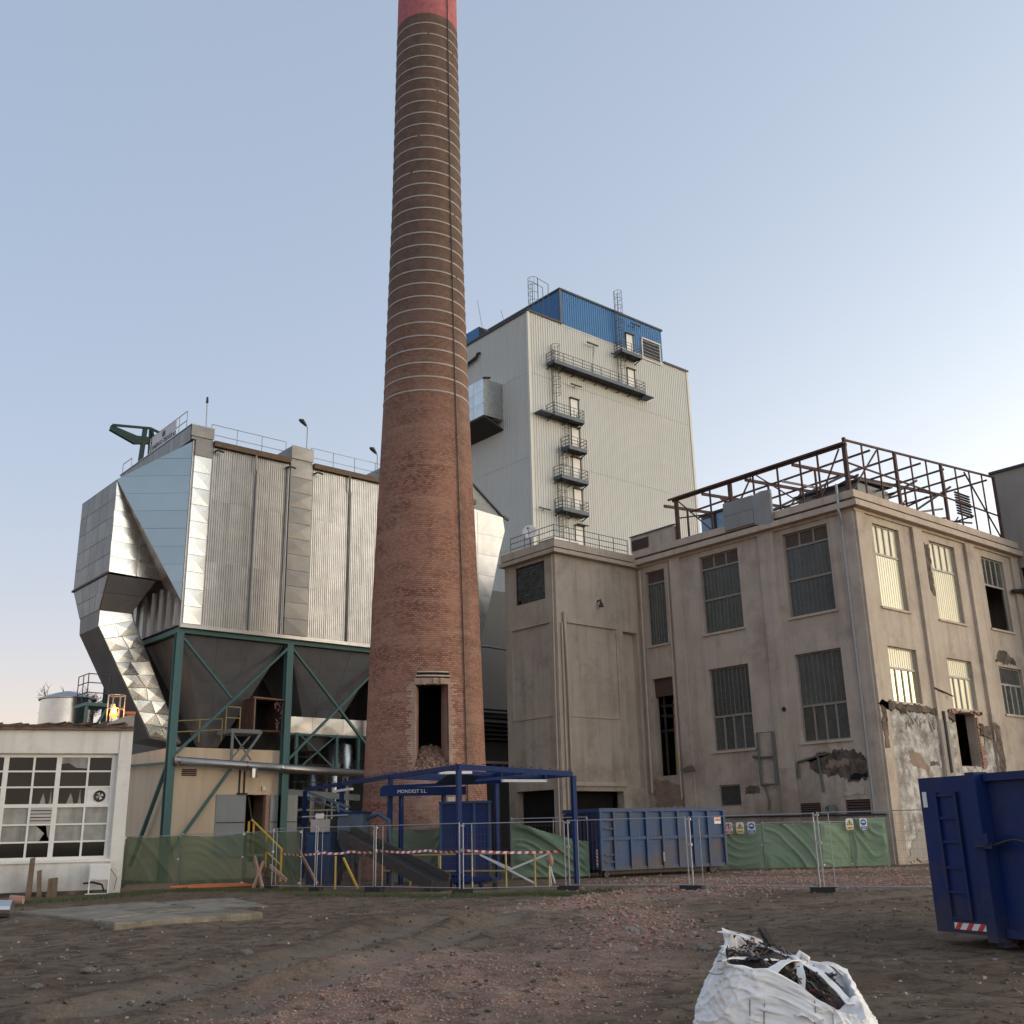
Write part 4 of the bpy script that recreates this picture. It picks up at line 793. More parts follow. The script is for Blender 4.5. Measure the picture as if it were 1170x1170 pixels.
def build_shell():
    phs = sorted(set([-180+i*3 for i in range(120)]+[DL, DR])); zs = sorted(set([-.4, DZ0, DZ1, 11.1, 42.28, 52]+[i*1.5 for i in range(0, 35)]))
    v = []; f = []; uvs = []
    for z in zs:
        for p in phs: v.append(Vector(cpt(p, z, rz_(z)))-Vector((CX, CY, 0)))
    n = len(phs)
    for i in range(len(zs)-1):
        for k in range(n):
            k2 = (k+1) % n; p0 = phs[k]; p1 = phs[k2] if k2 else 180
            if DL <= p0 < DR and DZ0 <= zs[i] < DZ1: continue
            f.append((i*n+k, i*n+k2, (i+1)*n+k2, (i+1)*n+k)); uvs += [(R(p0)*2.3, zs[i]), (R(p1)*2.3, zs[i]), (R(p1)*2.3, zs[i+1]), (R(p0)*2.3, zs[i+1])]
    me = bpy.data.meshes.new('shaft'); me.from_pydata(v, [], f); u = me.uv_layers.new(name='UVMap')
    for i, c in enumerate(uvs): u.data[i].uv = c
    me.shade_smooth(); me.materials.append(M['brick']); o = bpy.data.objects.new('shaft', me); C.objects.link(o); o.parent = ch
build_shell()
mb = MB()       # jambs, soffit and dark flue inside
for a in (DL, DR):
    mb.poly(*[cpt(a, z, r) for z, r in ((DZ0, rz_(DZ0)), (DZ1, rz_(DZ1)), (DZ1, 1.75), (DZ0, 1.75))])
n = 8
for z in (DZ0, DZ1):
    for k in range(n):
        a, b = DL+(DR-DL)*k/n, DL+(DR-DL)*(k+1)/n; mb.poly(cpt(a, z, rz_(z)), cpt(b, z, rz_(z)), cpt(b, z, 1.75), cpt(a, z, 1.75))
mb.build('jamb', M['brick_bits'], ch, fix=False)
mb = MB()
for k in range(40):
    a, b = -180+k*9, -171+k*9
    if a > DL-6 and b < DR+6: continue
    mb.poly(cpt(a, 1, 1.74), cpt(b, 1, 1.74), cpt(b, 20, 1.5), cpt(a, 20, 1.5))
mb.build('flue_lining', M['void'], ch, fix=False)
mb = MB()       # ragged brick ends round the opening
for side, s in ((DL, -1), (DR, 1)):
    for i in range(38):
        z = DZ0+i*.09; w = rnd.uniform(1.5, 6.5)
        for w0 in (0, w): 
            a, b = side+s*w0*.5, side+s*(w0*.5+w); r = rz_(z)+rnd.uniform(.008, .035); a, b = sorted((a, b))
            mb.add([cpt(a, z, r-.2), cpt(b, z, r-.2), cpt(b, z, r), cpt(a, z, r), cpt(a, z+.075, r-.2), cpt(b, z+.075, r-.2), cpt(b, z+.075, r), cpt(a, z+.075, r)], [(0,3,2,1),(4,5,6,7),(0,1,5,4),(1,2,6,5),(2,3,7,6),(3,0,4,7)])
mb.build('broken_brick_edge', M['jamb_brick'], ch, fix=False)
mb = MB()
def arc_bar(mb, a, b, z0, z1, o, i=.15, n=10, jag=0):
    for k in range(n):
        p, q = a+(b-a)*k/n, a+(b-a)*(k+1)/n; r = rz_(z0); oo = o+rnd.uniform(-jag, jag)
        mb.add([cpt(p, z0-rnd.uniform(0, jag), r-i), cpt(q, z0, r-i), cpt(q, z0-rnd.uniform(0, jag), r+oo), cpt(p, z0, r+oo), cpt(p, z1, r-i), cpt(q, z1, r-i), cpt(q, z1, r+oo), cpt(p, z1, r+oo)], [(0,3,2,1),(4,5,6,7),(0,1,5,4),(1,2,6,5),(2,3,7,6),(3,0,4,7)])
arc_bar(mb, DL-1, DR+2.5, 7.62, 7.86, .05, .3, jag=.05); mb.build('stone_lintel', M['jamb_brick'], ch, weld=True)
mb = MB(); arc_bar(mb, DL, DR+2, 7.93, 7.99, .035); arc_bar(mb, DL+2, DR, 8.10, 8.15, .035); mb.build('steel_lintel', M['plaster_trim'], ch, weld=True)
mb = MB(); arc_bar(mb, DL, DR+2, 7.87, 7.925, .012); arc_bar(mb, DL+1, DR+1, 8.0, 8.09, .012); mb.build('lintel_gap', M['void'], ch)
M['band'] = mat('pale_iron_band', (.42,.40,.36), (.34,.31,.28), 3, .6, streak=.3, streakcol=(.2,.17,.14))
for i in range(31):
    z = 20.96+i*.69; mb = MB(); r = rz_(z)+.006
    for k in range(90):
        if rnd.random() < .012 and i > 8: continue
        a, b = k*4, k*4+4
        mb.add([cpt(a, z-.035, r), cpt(b, z-.035, r), cpt(b, z-.035, r+.012), cpt(a, z-.035, r+.012), cpt(a, z+.035, r), cpt(b, z+.035, r), cpt(b, z+.035, r+.012), cpt(a, z+.035, r+.012)], [(0,3,2,1),(4,5,6,7),(2,3,7,6)])
    mb.build('iron_band', M['band'], ch, weld=True)
mb = MB(); mb.tube([cpt(40, z, rz_(z)+.05) for z in (1, 4, 11, 21.6, 31.6, 43.8, 51)], .022, 5)
for z in range(3, 50, 2): mb.tube([cpt(40, z, rz_(z)-.02), cpt(40, z, rz_(z)+.06)], .03, 4)
mb.build('lightning_conductor', M['dark_steel'], ch)
mb = MB()
for k in range(420):    # heap of broken brick inside the opening
    a = rnd.uniform(DL+1, DR-1); r = rnd.uniform(1.3, 2.5); z = DZ0+max(0, (2.55-r))*.62+rnd.uniform(-.08, .10); p = Vector(cpt(a, z, r)); s = rnd.uniform(.035, .10)
    q = Matrix.Rotation(rnd.uniform(0, 6), 3, Vector((rnd.random()-.5, rnd.random()-.5, rnd.random()-.5)).normalized())
    vs = [p+q @ Vector((x*s*1.7, y*s*.9, zz*s*.7)) for x in (-1, 1) for y in (-1, 1) for zz in (-1, 1)]
    mb.add(vs, [(0,1,3,2),(4,6,7,5),(0,4,5,1),(2,3,7,6),(0,2,6,4),(1,5,7,3)])
tag(mb.build('brick_heap', M['heap_brick'], None, fix=False), 'heap of broken bricks lying inside the chimney opening', 'rubble', kind='stuff')

# ------------------------------------------------------------------ metal filter house
es = thing('dust_filter', 'huge angular galvanised filter house on green steel legs with dark funnels underneath', 'filter plant', (19, 46.3, 0))
EX0, EX1, EY0, EY1, EZ0, EZ1 = 19.05, 36.3, 46.36, 55.6, 11.22, 20.3
mb = MB(); mb.box(EX0, EX1, EY0, EY1, EZ0, EZ1); mb.build('casing', M['metal_dull'], es)
sheets((19.13, EY0, 11.26), (20.03, EY0, 11.26), (19.13, EY0, 19.5), (20.03, EY0, 19.5), (0,-1,0), 1, 10, M['metal_sheet'], es, th=.10, bulge=.010)
sheets((19.13, EY0, 19.5), (20.03, EY0, 19.5), (19.13, EY0, 20.44), (20.03, EY0, 20.44), (0,-1,0), 1, 1, M['metal_rib_dark'], es, th=.12, bulge=.012)
sheets((24.26, EY0, 11.26), (25.56, EY0, 11.26), (24.26, EY0, 20.3), (25.56, EY0, 20.3), (0,-1,0), 1, 11, M['metal_rib_dark'], es, th=.14, bulge=.03)
sheets((34.9, EY0, 11.26), (36.2, EY0, 11.26), (34.9, EY0, 20.3), (36.2, EY0, 20.3), (0,-1,0), 1, 11, M['metal_rib_dark'], es, th=.14, bulge=.03)
for x0, x1, k in ((20.06, 24.2, 4), (25.6, 34.85, 9)):
    for i in range(k):
        a = x0+(x1-x0)*i/k; b = x0+(x1-x0)*(i+1)/k
        for z0, z1, o in ((11.24, 14.38, .02), (14.36, 17.43, .028), (17.41, 20.12, .036)):
            mb = MB(); corr(mb, (a+.004, EY0-o), (b-.004, EY0-o), z0, z1, (0, -1), .115, .03); mb.build('profiled_sheet', M['metal_corr'], es, fix=False)
mb = MB(); mb.box(20.06, 24.2, 46.1, EY0, 20.14, 20.42); mb.box(25.6, 36.3, 46.1, EY0, 20.14, 20.42); mb.build('eave', M['timber'], es)
mb = MB(); mb.box(19.0, 36.3, 46.18, EY0-.0, 11.06, 11.23); mb.build('drip_edge', M['metal_dull'], es)
for x in (22.3, 27.75, 33.2):
    mb = MB(); mb.tube([(x, 46.15, 20.15), (x, 46.15, 19.4), (x+.12, 46.22, 19.2), (x+.12, 46.25, 11.2)], .045, 6); mb.build('drain_pipe', M['metal_rib_dark'], es)
for x in (20.15, 24.1, 25.7, 34.5): mb = MB(); mb.tube([(x, 46.3, 19.9), (x+.02, 46.0, 19.9), (x+.35, 46.0, 19.86)], .05, 5); mb.build('spout', M['dark_steel'], es)
mb = MB(); mb.tube([(24.15, 46.2, 20), (24.15, 46.2, 11.2)], .05, 5); mb.build('drain_pipe', M['galv'], es)
# roof penthouses
for x0, x1, z1 in ((18.86, 20.05, 21.02), (24.28, 25.58, 21.18), (29.8, 31.1, 21.18), (34.9, 36.2, 21.2)):
    mb = MB(); mb.box(x0+.05, x1-.05, 46.25, 55.6, 20.303, z1-.02); p = mb.build('roof_ridge_box', M['metal_rib_dark'], es)
    sheet((x0, 46.24, 20.46), (x1, 46.24, 20.46), (x1, 46.24, z1), (x0, 46.24, z1), (0,-1,0), M['metal_rib_dark'], p, th=.05, bulge=.014)
sheets((18.88, 55.6, 20.2), (18.88, 46.3, 20.2), (18.88, 55.6, 21.0), (18.88, 46.3, 21.0), (-1,0,0), 14, 1, M['metal_rib_dark'], es, bulge=.006)
mb = MB(); mb.box(18.84, 20.06, 46.2, 55.7, 21.022, 21.07); mb.build('coping', M['metal_dull'], es)
mb = MB(); rail_run(mb, [(20.1, 46.7, 20.32), (24.2, 46.7, 20.32)], 1.15, (.62,), 1.4, .02); mb.build('roof_railing', M['galv'], es); mb = MB(); rail_run(mb, [(25.7, 46.7, 20.32), (35, 46.7, 20.32)], 1.15, (.62,), 1.4, .02); mb.build('roof_railing', M['galv'], es)
mb = MB(); rail_run(mb, [(19.0, 47.2, 21.07), (19.0, 51.9, 21.07)], 1.0, (.5,), 1.0, .022); mb.build('roof_railing', M['galv'], es); mb = MB(); rail_run(mb, [(18.95, 54.3, 21.07), (18.95, 55.6, 21.07)], .6, (), 1.0, .022); mb.build('roof_railing', M['galv'], es)
mb = MB(); mb.box(18.93, 18.96, 48.35, 51.5, 21.15, 21.98); sb = mb.build('sign_board', M['sign_board'], es)
text_mesh('ENERGO TEDOX a.s.', .34, M['emblem'], 'lettering', sb, Matrix.Translation((18.92, 49.85, 21.32)) @ Matrix.Rotation(R(-90), 4, 'Z') @ Matrix.Rotation(R(90), 4, 'X'), shear=.2)
mb = MB(); mb.box(18.915, 18.928, 49.75, 50.1, 21.58, 21.86); mb.build('emblem', M['emblem'], sb)
# inlet nozzle: sloped side in sheet courses, sky reflection tinted into its blue-grey
A_, B_, C_ = Vector((16.3, 48.5, 18.3)), Vector((19.02, 46.34, 20.2)), Vector((19.02, 46.34, 12.3))
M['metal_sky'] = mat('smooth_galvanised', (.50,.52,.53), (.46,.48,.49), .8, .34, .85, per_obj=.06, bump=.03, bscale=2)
def npt(s, z): return (19.02+(16.3-19.02)*s, 46.34+(48.5-46.34)*s, z)
def smax(z): return max(0, (z-12.3)/6.0) if z <= 18.3 else max(0, (20.2-z)/1.9)
nn = Vector((-2.16, -2.72, 0)).normalized()
zc = [12.3+7.9*i/9 for i in range(10)]
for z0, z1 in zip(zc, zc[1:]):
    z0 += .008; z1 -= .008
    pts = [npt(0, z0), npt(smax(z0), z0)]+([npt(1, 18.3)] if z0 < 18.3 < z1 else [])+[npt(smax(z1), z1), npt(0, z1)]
    o = nn*rnd.uniform(.012, .024); mb = MB(); mb.slab([tuple(Vector(p)+o) for p in pts], -nn*.03); mb.build('panel', M['panel_skytint'], es)
mb = MB(); mb.poly(tuple(A_), tuple(B_), tuple(C_)); mb.poly(tuple(A_), tuple(C_), (19.02, 48.6, 12.9), (19.0, 48.5, 13.4)); mb.poly(tuple(A_), (19.0, 48.5, 13.4), (19.0, 48.5, 18.3))
mb.poly((16.3, 48.5, 18.3), (16.3, 53.4, 18.3), (19.02, 55.6, 20.2), (19.02, 46.34, 20.2)); mb.poly((16.3, 53.4, 18.3), (19.02, 55.6, 20.2), (19.02, 55.6, 12.3)); mb.build('nozzle', M['metal_dull'], es, fix=False)
mb = MB(); mb.box(16.33, 19.0, 48.53, 53.37, 13.78, 18.27); ib = mb.build('inlet_box', M['metal_dull'], es)
sheets((16.33, 53.4, 13.76), (16.33, 48.5, 13.76), (16.33, 53.4, 18.3), (16.33, 48.5, 18.3), (-1,0,0), 5, 5, M['metal_rib_dark'], ib, bulge=.008)
sheets((16.3, 48.53, 13.76), (18.98, 48.53, 13.66), (16.3, 48.53, 18.28), (18.98, 48.53, 18.28), (0,-1,0), 2, 6, M['metal_sheet'], ib, bulge=.018)
mb = MB(); mb.box(16.24, 16.33, 48.45, 53.45, 13.66, 13.76); mb.build('flange', M['dark_steel'], ib)
# tapering underside of the box and the diagonal duct below
mb = MB(); a = [(16.32, 48.52, 13.65), (18.6, 48.52, 13.62), (18.6, 53.3, 13.62), (16.32, 53.3, 13.65)]; b = [(16.32, 49.32, 12.08), (17.84, 49.32, 12.08), (17.84, 52, 12.08), (16.32, 52, 12.08)]
for i in (1, 2): mb.poly(a[i], a[(i+1) % 4], b[(i+1) % 4], b[i])
mb.build('taper', M['hopper'], ib)
sheets(a[0], a[1], b[0], b[1], (0,-.89,-.45), 1, 2, M['hopper'], ib, bulge=.01)
sheets(a[3], a[0], b[3], b[0], (-1,0,0), 4, 2, M['metal_rib_dark'], ib, bulge=.008)
mb = MB(); mb.slab([(16.32, 49.33, 12.08), (17.84, 49.33, 12.08), (17.93, 49.33, 11.95), (20.75, 49.33, 6.09), (19.2, 49.33, 6.3), (16.36, 49.33, 11.3)], (0, 2.6, 0)); dd = mb.build('diagonal_duct', M['hopper'], es)
sheet((16.34, 49.33, 11.3), (17.96, 49.33, 11.75), (17.84, 49.33, 12.06), (16.34, 49.33, 12.06), (0,-1,0), M['metal_sheet'], dd, bulge=.03, th=.03)
for i in range(9):
    t0, t1 = i/9, (i+1)/9; l0, l1 = vl((16.36, 49.33, 11.3), (19.2, 49.33, 6.4), t0), vl((16.36, 49.33, 11.3), (19.2, 49.33, 6.4), t1); r0, r1 = vl((17.96, 49.33, 11.75), (20.75, 49.33, 6.15), t0), vl((17.96, 49.33, 11.75), (20.75, 49.33, 6.15), t1)
    m0, m1 = vl(l0, r0, .5+rnd.uniform(-.08, .08)), vl(l1, r1, .5+rnd.uniform(-.08, .08))
    sheet(l1, m1, m0, l0, (rnd.uniform(-.15, .15), -1, rnd.uniform(-.15, .15)), M['metal_sheet'], dd, bulge=.028, th=.03, jit=.022); sheet(m1, r1, r0, m0, (rnd.uniform(-.15, .15), -1, rnd.uniform(-.15, .15)), M['metal_sheet'], dd, bulge=.028, th=.03, jit=.022)
sheets((17.9, 49.35, 11.9), (17.9, 51.9, 11.9), (20.72, 49.35, 6.15), (20.72, 51.9, 6.15), (.9, 0, .43), 1, 6, M['metal_sheet'], dd, bulge=.03)
for i in range(9):      # stiffeners on the end wall below the nozzle
    y = 46.9+i*.95; mb = MB(); mb.box(18.94, 19.05, y, y+.10, 11.25, 13.3); mb.build('stiffener', M['metal_dull'], es)
# outlet nozzle on the far side of the chimney
mb = MB(); mb.slab([(36.5, 48.55, 20.9), (40.33, 48.55, 20.66), (40.47, 48.55, 19.8), (40.0, 48.55, 18.3), (39.16, 48.55, 15), (38.4, 48.55, 12.7), (36.5, 48.55, 12.7)], (0, 4.5, 0)); ob = mb.build('outlet_box', M['metal_dull'], es)
RE = [(12.8, 38.35), (14.1, 38.8), (15.4, 39.2), (16.7, 39.55), (18.0, 39.9), (19.3, 40.3), (20.66, 40.3)]
for (z0, x0), (z1, x1) in zip(RE, RE[1:]):
    sheet((36.6, 48.55, z0), (38.3, 48.55, z0), (38.3, 48.55, z1), (36.6, 48.55, z1), (0,-1,0), M['metal_dull'], ob, bulge=.016); sheet((38.3, 48.55, z0), (x0, 48.55, z0), (x1, 48.55, z1), (38.3, 48.55, z1), (0,-1,0), M['metal_dull'], ob, bulge=.016)
mb = MB(); mb.slab([(36.3, 48.8, 20.92), (40.5, 48.8, 20.72), (37.9, 48.8, 22.7), (36.3, 48.8, 23.8)], (0, 4, 0)); mb.build('nozzle', M['grey_steel'], es)
mb = MB(); mb.bar((36.3, 48.75, 23.85), (40.6, 48.75, 20.72), .12, .1); mb.bar((40.45, 48.6, 20.72), (40.85, 48.6, 20.6), .12, .18); mb.build('ridge_cap', M['coping'], es)
# steelwork
for x in (19.12, 24.76, 30.4, 36.05):
    for y in (46.52, 55.3):
        mb = MB(); mb.prism([(x-.17, y-.17), (x+.17, y-.17), (x+.17, y-.13), (x+.03, y-.13), (x+.03, y+.13), (x+.17, y+.13), (x+.17, y+.17), (x-.17, y+.17), (x-.17, y+.13), (x-.03, y+.13), (x-.03, y-.13), (x-.17, y-.13)], 0, 10.838); mb.build('leg', M['green_steel'], es)
mb = MB(); mb.box(18.95, 36.2, 46.4, 46.62, 10.84, 11.05); mb.build('edge_beam', M['green_steel'], es); mb = MB(); mb.box(19.0, 19.2, 46.62, 55.4, 10.842, 11.05); mb.build('edge_beam', M['green_steel'], es); mb = MB(); mb.box(19.2, 36.2, 46.62, 55.4, 11.052, 11.2); mb.build('floor', M['hopper'], es)
for a, b in (((19.3, 46.45, 10.6), (21.85, 46.45, 8.0)), ((24.6, 46.4, 10.6), (19.3, 46.4, 5.4)), ((24.95, 46.45, 10.6), (30.2, 46.45, 5.2)), ((30.2, 46.4, 10.4), (24.9, 46.4, 5.3)), ((22.0, 46.45, 4.8), (19.4, 46.45, 1.2)), ((30.6, 46.45, 10.6), (35.9, 46.45, 5.2)), ((19.1, 46.8, 4.9), (19.1, 50.2, .6)), ((19.1, 46.7, 5.0), (19.1, 53, 5.2))):
    mb = MB(); mb.bar(a, b, .17, .10); mb.build('brace', M['green_steel'], es)
def hopper(x0, x1, y0, y1, zt, zb):
    cx_, cy_ = (x0+x1)/2-.1, (y0+y1)/2; w = .35; t_ = [(x0, y0, zt), (x1, y0, zt), (x1, y1, zt), (x0, y1, zt)]; b_ = [(cx_-w, cy_-w, zb), (cx_+w, cy_-w, zb), (cx_+w, cy_+w, zb), (cx_-w, cy_+w, zb)]
    mb = MB(); mb.add(t_+b_, [(0,1,5,4),(1,2,6,5),(2,3,7,6),(3,0,4,7),(4,5,6,7)]); h_ = mb.build('hopper', M['hopper'], es)
    n_ = Vector((b_[0][0]-t_[0][0], b_[0][1]-t_[0][1], 0)); sheets(t_[0], t_[1], b_[0], b_[1], (0, -.92, -.4), 3, 5, M['hopper'], h_, bulge=.015, gap=.008, th=.012); sheets(t_[3], t_[0], b_[3], b_[0], (-.92, 0, -.4), 2, 5, M['hopper'], h_, bulge=.015, gap=.008, th=.012)
for x0, x1 in ((19.3, 24.6), (24.9, 30.2), (30.5, 35.9)):
    hopper(x0, x1, 46.7, 50.9, 10.83, 5.9); hopper(x0, x1, 51.0, 55.2, 10.83, 5.9)
# roof lamps, mast, crane
def lamp_post(x, y, z, h, head, label):
    t = thing('roof_lamp', label, 'lamp', (x, y, z), group='lamps on the filter roof')
    mb = MB(); mb.tube([(x, y, z), (x, y, z+h), (x-.1, y-.02, z+h+.12)], .028, 5); mb.build('pole', M['galv'], t)
    mb = MB(); mb.tube([(x-.08, y, z+h+.1), (x-.38, y-.08, z+h+.28), (x-.55, y-.1, z+h+.3)], [.06, .13, .06], 8); mb.build('lamp_head', M['dark_steel'], t)
lamp_post(25.35, 46.6, 21.15, 1.35, 1, 'roof lamp with its head turned left above the middle rib of the filter house')
lamp_post(29.75, 46.6, 21.15, .75, 1, 'roof lamp just left of the brick chimney on the filter house')
t = thing('roof_lamp', 'slender upright roof lamp on the left corner of the filter house', 'lamp', (19.75, 46.6, 21.07), group='lamps on the filter roof')
mb = MB(); mb.tube([(19.75, 46.6, 21.05), (19.72, 46.6, 22.55)], .025, 5); mb.build('pole', M['galv'], t); mb = MB(); mb.tube([(19.72, 46.6, 22.5), (19.72, 46.6, 22.8)], [.07, .05], 8); mb.build('lamp_head', M['dark_steel'], t)
t = thing('roof_crane', 'small dark green jib crane on the left end of the filter house roof', 'crane', (20, 55.4, 21))
mb = MB(); mb.bar((19.75, 55.5, 20.3), (19.95, 55.5, 24.0), .22); mb.bar((20.4, 55.5, 20.3), (20.3, 55.5, 24.0), .2); mb.bar((19.8, 55.5, 22), (20.35, 55.5, 22), .12); mb.bar((20.3, 55.4, 24), (20.7, 55.2, 22.4), .14); mb.build('post', M['dark_green'], t)
mb = MB(); mb.slab([(18.0, 55.4, 23.45), (19.4, 55.4, 22.95), (20.5, 55.4, 23.2), (20.4, 55.4, 23.55), (19.5, 55.4, 23.45), (18.05, 55.4, 23.75)], (0, .22, 0)); mb.bar((18.1, 55.4, 23.75), (20.2, 55.4, 24.05), .12); mb.bar((20.2, 55.4, 24.05), (21.4, 55.4, 23.75), .12); mb.bar((20.3, 55.4, 23.3), (21.3, 55.4, 23.4), .14); mb.build('jib', M['dark_green'], t)

# ------------------------------------------------------------------ beige block under the filter
bb = thing('beige_block', 'low beige rendered block under the filter house with grey double doors', 'building', (19.4, 46.8, 0))
TBB = lambda u, d, z: (u, 46.8-d, z)
mb = MB(TBB); wall(mb, 19.35, 24.65, -.2, 5.72, [(22.99, 24.15, 1.0, 3.66, .25)]); mb.T = None
for p in (((19.35, 46.8), (19.35, 54)), ((19.35, 54), (24.65, 54)), ((24.65, 54), (24.65, 46.8))): mb.poly((*p[0], -.2), (*p[1], -.2), (*p[1], 5.72), (*p[0], 5.72))
mb.poly((19.35, 46.8, 5.715), (24.65, 46.8, 5.715), (24.65, 54, 5.715), (19.35, 54, 5.715)); mb.build('wall', M['beige'], bb, fix=False)
mb = MB(TBB); mb.box(21.52, 22.98, .003, .06, .9, 3.66); d = mb.build('door', M['door_grey'], bb); s = MB(TBB); s.box(21.55, 22.95, .06, .075, 2.4, 2.44); s.build('cross_rail', M['dark_steel'], d)
mb = MB(TBB); mb.box(24.2, 25.62, .09, .15, .9, 3.66); d = mb.build('door', M['door_grey'], bb); s = MB(TBB); s.box(24.23, 25.6, .15, .165, 2.4, 2.44); s.build('cross_rail', M['dark_steel'], d)
mb = MB(TBB); mb.box(24.0, 24.15, -.2, .08, .9, 3.64); mb.build('door_jamb', M['timber_pink'], bb)
mb = MB(TBB); mb.box(22.9, 24.6, -2.5, -2.4, .0, 4); mb.build('inner_wall', M['void'], bb); mb = MB(TBB); mb.bar((23.3, -.4, 3.6), (23.9, -.5, 1.2), .08); mb.build('leaning_bar', M['dark_steel'], bb)
mb = MB(TBB)
for i in range(4): mb.box(19.8, 20.5, .003, .03, 4.46+i*.08, 4.52+i*.08)
mb.build('vent_grille', M['brown_louvre'], bb)
mb = MB(TBB); mb.box(22.58, 22.66, .003, .05, 3.7, 4.9); mb.box(22.82, 22.9, .003, .05, 3.7, 4.9); mb.box(22.5, 22.98, .003, .2, 3.67, 3.73); mb.build('conduit', M['dark_steel'], bb)
mb = MB(TBB); mb.box(23.75, 23.95, .003, .12, 3.85, 4.05); mb.build('wall_lamp', M['metal_dull'], bb)
t = thing('overhead_pipe', 'long grey lagged pipe running level across the beige block towards the chimney', 'pipe', (24, 46.2, 4.4))
mb = MB(); mb.tube([(19.2, 46.25, 5.07), (24.4, 46.25, 4.86), (29.7, 46.0, 4.64)], .2, 10); mb.build('pipe', M['metal_dull'], t, smooth=True)
for x in (19.3, 22.6, 24.4, 27): mb = MB(); mb.tube([(x, 46.25, 5.05-.041*(x-19.3)), (x+.1, 46.25, 5.045-.041*(x-19.3))], .225, 10); mb.build('band', M['metal_sheet'], t)
mb = MB(); mb.tube([(23.0, 46.15, 4.8), (23.0, 46.15, 4.4)], .18, 8); mb.build('stub', M['metal_sheet'], t)
t = thing('service_platform', 'grey green steel platform with braced legs on the beige block roof', 'platform', (22.5, 46.6, 5.72))
mb = MB(); mb.box(21.75, 23.25, 46.1, 47.6, 6.4, 6.58); mb.build('deck', M['grey_steel'], t)
mb = MB(); mb.bar((21.85, 46.15, 5.0), (21.85, 46.15, 6.4), .1); mb.bar((23.3, 46.15, 6.5), (22.2, 46.15, 4.9), .1); mb.bar((22.0, 46.3, 6.3), (22.9, 46.3, 5.2), .06); mb.bar((22.8, 46.3, 6.3), (21.9, 46.3, 5.2), .06); mb.build('leg', M['grey_steel'], t)
mb = MB(); rail_run(mb, [(19.5, 47.0, 5.9), (21.7, 47.0, 6.1)], 1.0, (.5,), 1.2, .028); rail_run(mb, [(21.6, 46.4, 6.5), (22.3, 46.4, 6.5)], 1.1, (.6,), .7, .03); mb.build('railing', M['yellow_dull'], t)
t = thing('cut_duct', 'open rusty square duct end between the funnels above the beige block', 'duct', (23.9, 46.8, 6.5))
mb = MB()
for a, b, c, d in ((23.05, 23.13, 6.65, 8.05), (24.66, 24.74, 6.65, 8.05)): mb.box(a, b, 46.6, 48.5, c, d)
mb.box(23.05, 24.74, 46.6, 48.5, 8.06, 8.14); mb.box(23.05, 24.74, 46.6, 48.5, 6.56, 6.645); mb.build('wall', M['rust'], t); mb = MB(); mb.box(23.1, 24.7, 48.4, 48.45, 6.6, 8.1); mb.box(23.15, 23.7, 47.5, 47.6, 6.65, 8.05); mb.build('inner_wall', M['void'], t)
mb = MB()
for i in range(14): x = rnd.uniform(24.2, 24.65); z = rnd.uniform(6.7, 8); mb.bar((x, 46.7, z), (x+rnd.uniform(-.2, .1), 46.7, z+rnd.uniform(-.4, .4)), .08, .03)
mb.bar((23.0, 46.55, 8.15), (24.78, 46.55, 8.1), .06); mb.bar((23.1, 46.55, 6.6), (23.1, 46.55, 8.1), .05); mb.build('torn_lining', M['brick_bits'], t)
t = thing('silver_duct', 'dented silver duct running level behind the second green leg', 'duct', (27.4, 48, 6.7))
mb = MB(); mb.box(25.1, 30.5, 47.8, 49.2, 6.7, 7.5); mb.build('duct', M['metal_dull'], t); sheets((25.1, 47.79, 6.72), (30.5, 47.79, 6.72), (25.1, 47.79, 7.5), (30.5, 47.79, 7.5), (0,-1,0), 3, 1, M['metal_dull'], t, bulge=.02, jit=.02)
mb = MB()
for x in (26.0, 28.3, 29.6): mb.bar((x, 47.7, 4.9), (x, 47.7, 6.7), .14)
mb.bar((26.2, 47.7, 5), (28.2, 47.7, 6.6), .07); mb.bar((28.2, 47.7, 5), (26.2, 47.7, 6.6), .07); mb.bar((25, 47.7, 6.63), (30.5, 47.7, 6.63), .1); mb.build('support', M['green_steel'], t)
t = thing('silver_tank', 'small shiny upright tank behind the steel supports left of the chimney', 'tank', (31, 52.6, 0))
mb = MB(); mb.lathe([(1.3, 2.5), (1.3, 6.6), (.9, 6.9), (.01, 7.0)], 24, (31.0, 53)); mb.build('shell', M['metal_sheet'], t, smooth=True)
t = thing('pipe_rack', 'dark tangle of upright pipes and ladders under the filter house left of the chimney', 'pipe rack', (27, 48.5, 0))
mb = MB()
for i in range(16): x = 25.0+rnd.uniform(0, 4.6); mb.tube([(x, 48.6+rnd.uniform(0, 1.5), 0), (x+rnd.uniform(-.1, .1), 48.8, rnd.uniform(3.5, 6.3))], rnd.uniform(.04, .11), 6)
for i in range(12): z = 1+i*.42; mb.bar((25, 48.3, z), (25+rnd.uniform(1.5, 4.5), 48.3+rnd.uniform(0, .5), z), .05)
mb.build('pipes', M['dark_steel'], t)
mb = MB(); mb.bar((25.2, 48.2, 3.9), (30, 48.2, 3.6), .2, .3); mb.bar((25.2, 48.2, 3.0), (29.2, 48.2, 3.0), .08); mb.bar((28.6, 48.1, 3.4), (29.6, 48.1, .3), .12); mb.build('beam', M['grey_steel'], t)
t = thing('plant_building', 'plant building with a slatted louvre behind the filter house and chimney, its tall dark block added for shade', 'building', (34, 57, 0))
mb = MB(); mb.box(24, 52, 56.5, 66, -.3, 18.2); mb.build('wall', M['plant_wall'], t)  # tall dark block added to stand for shade low on the boiler house
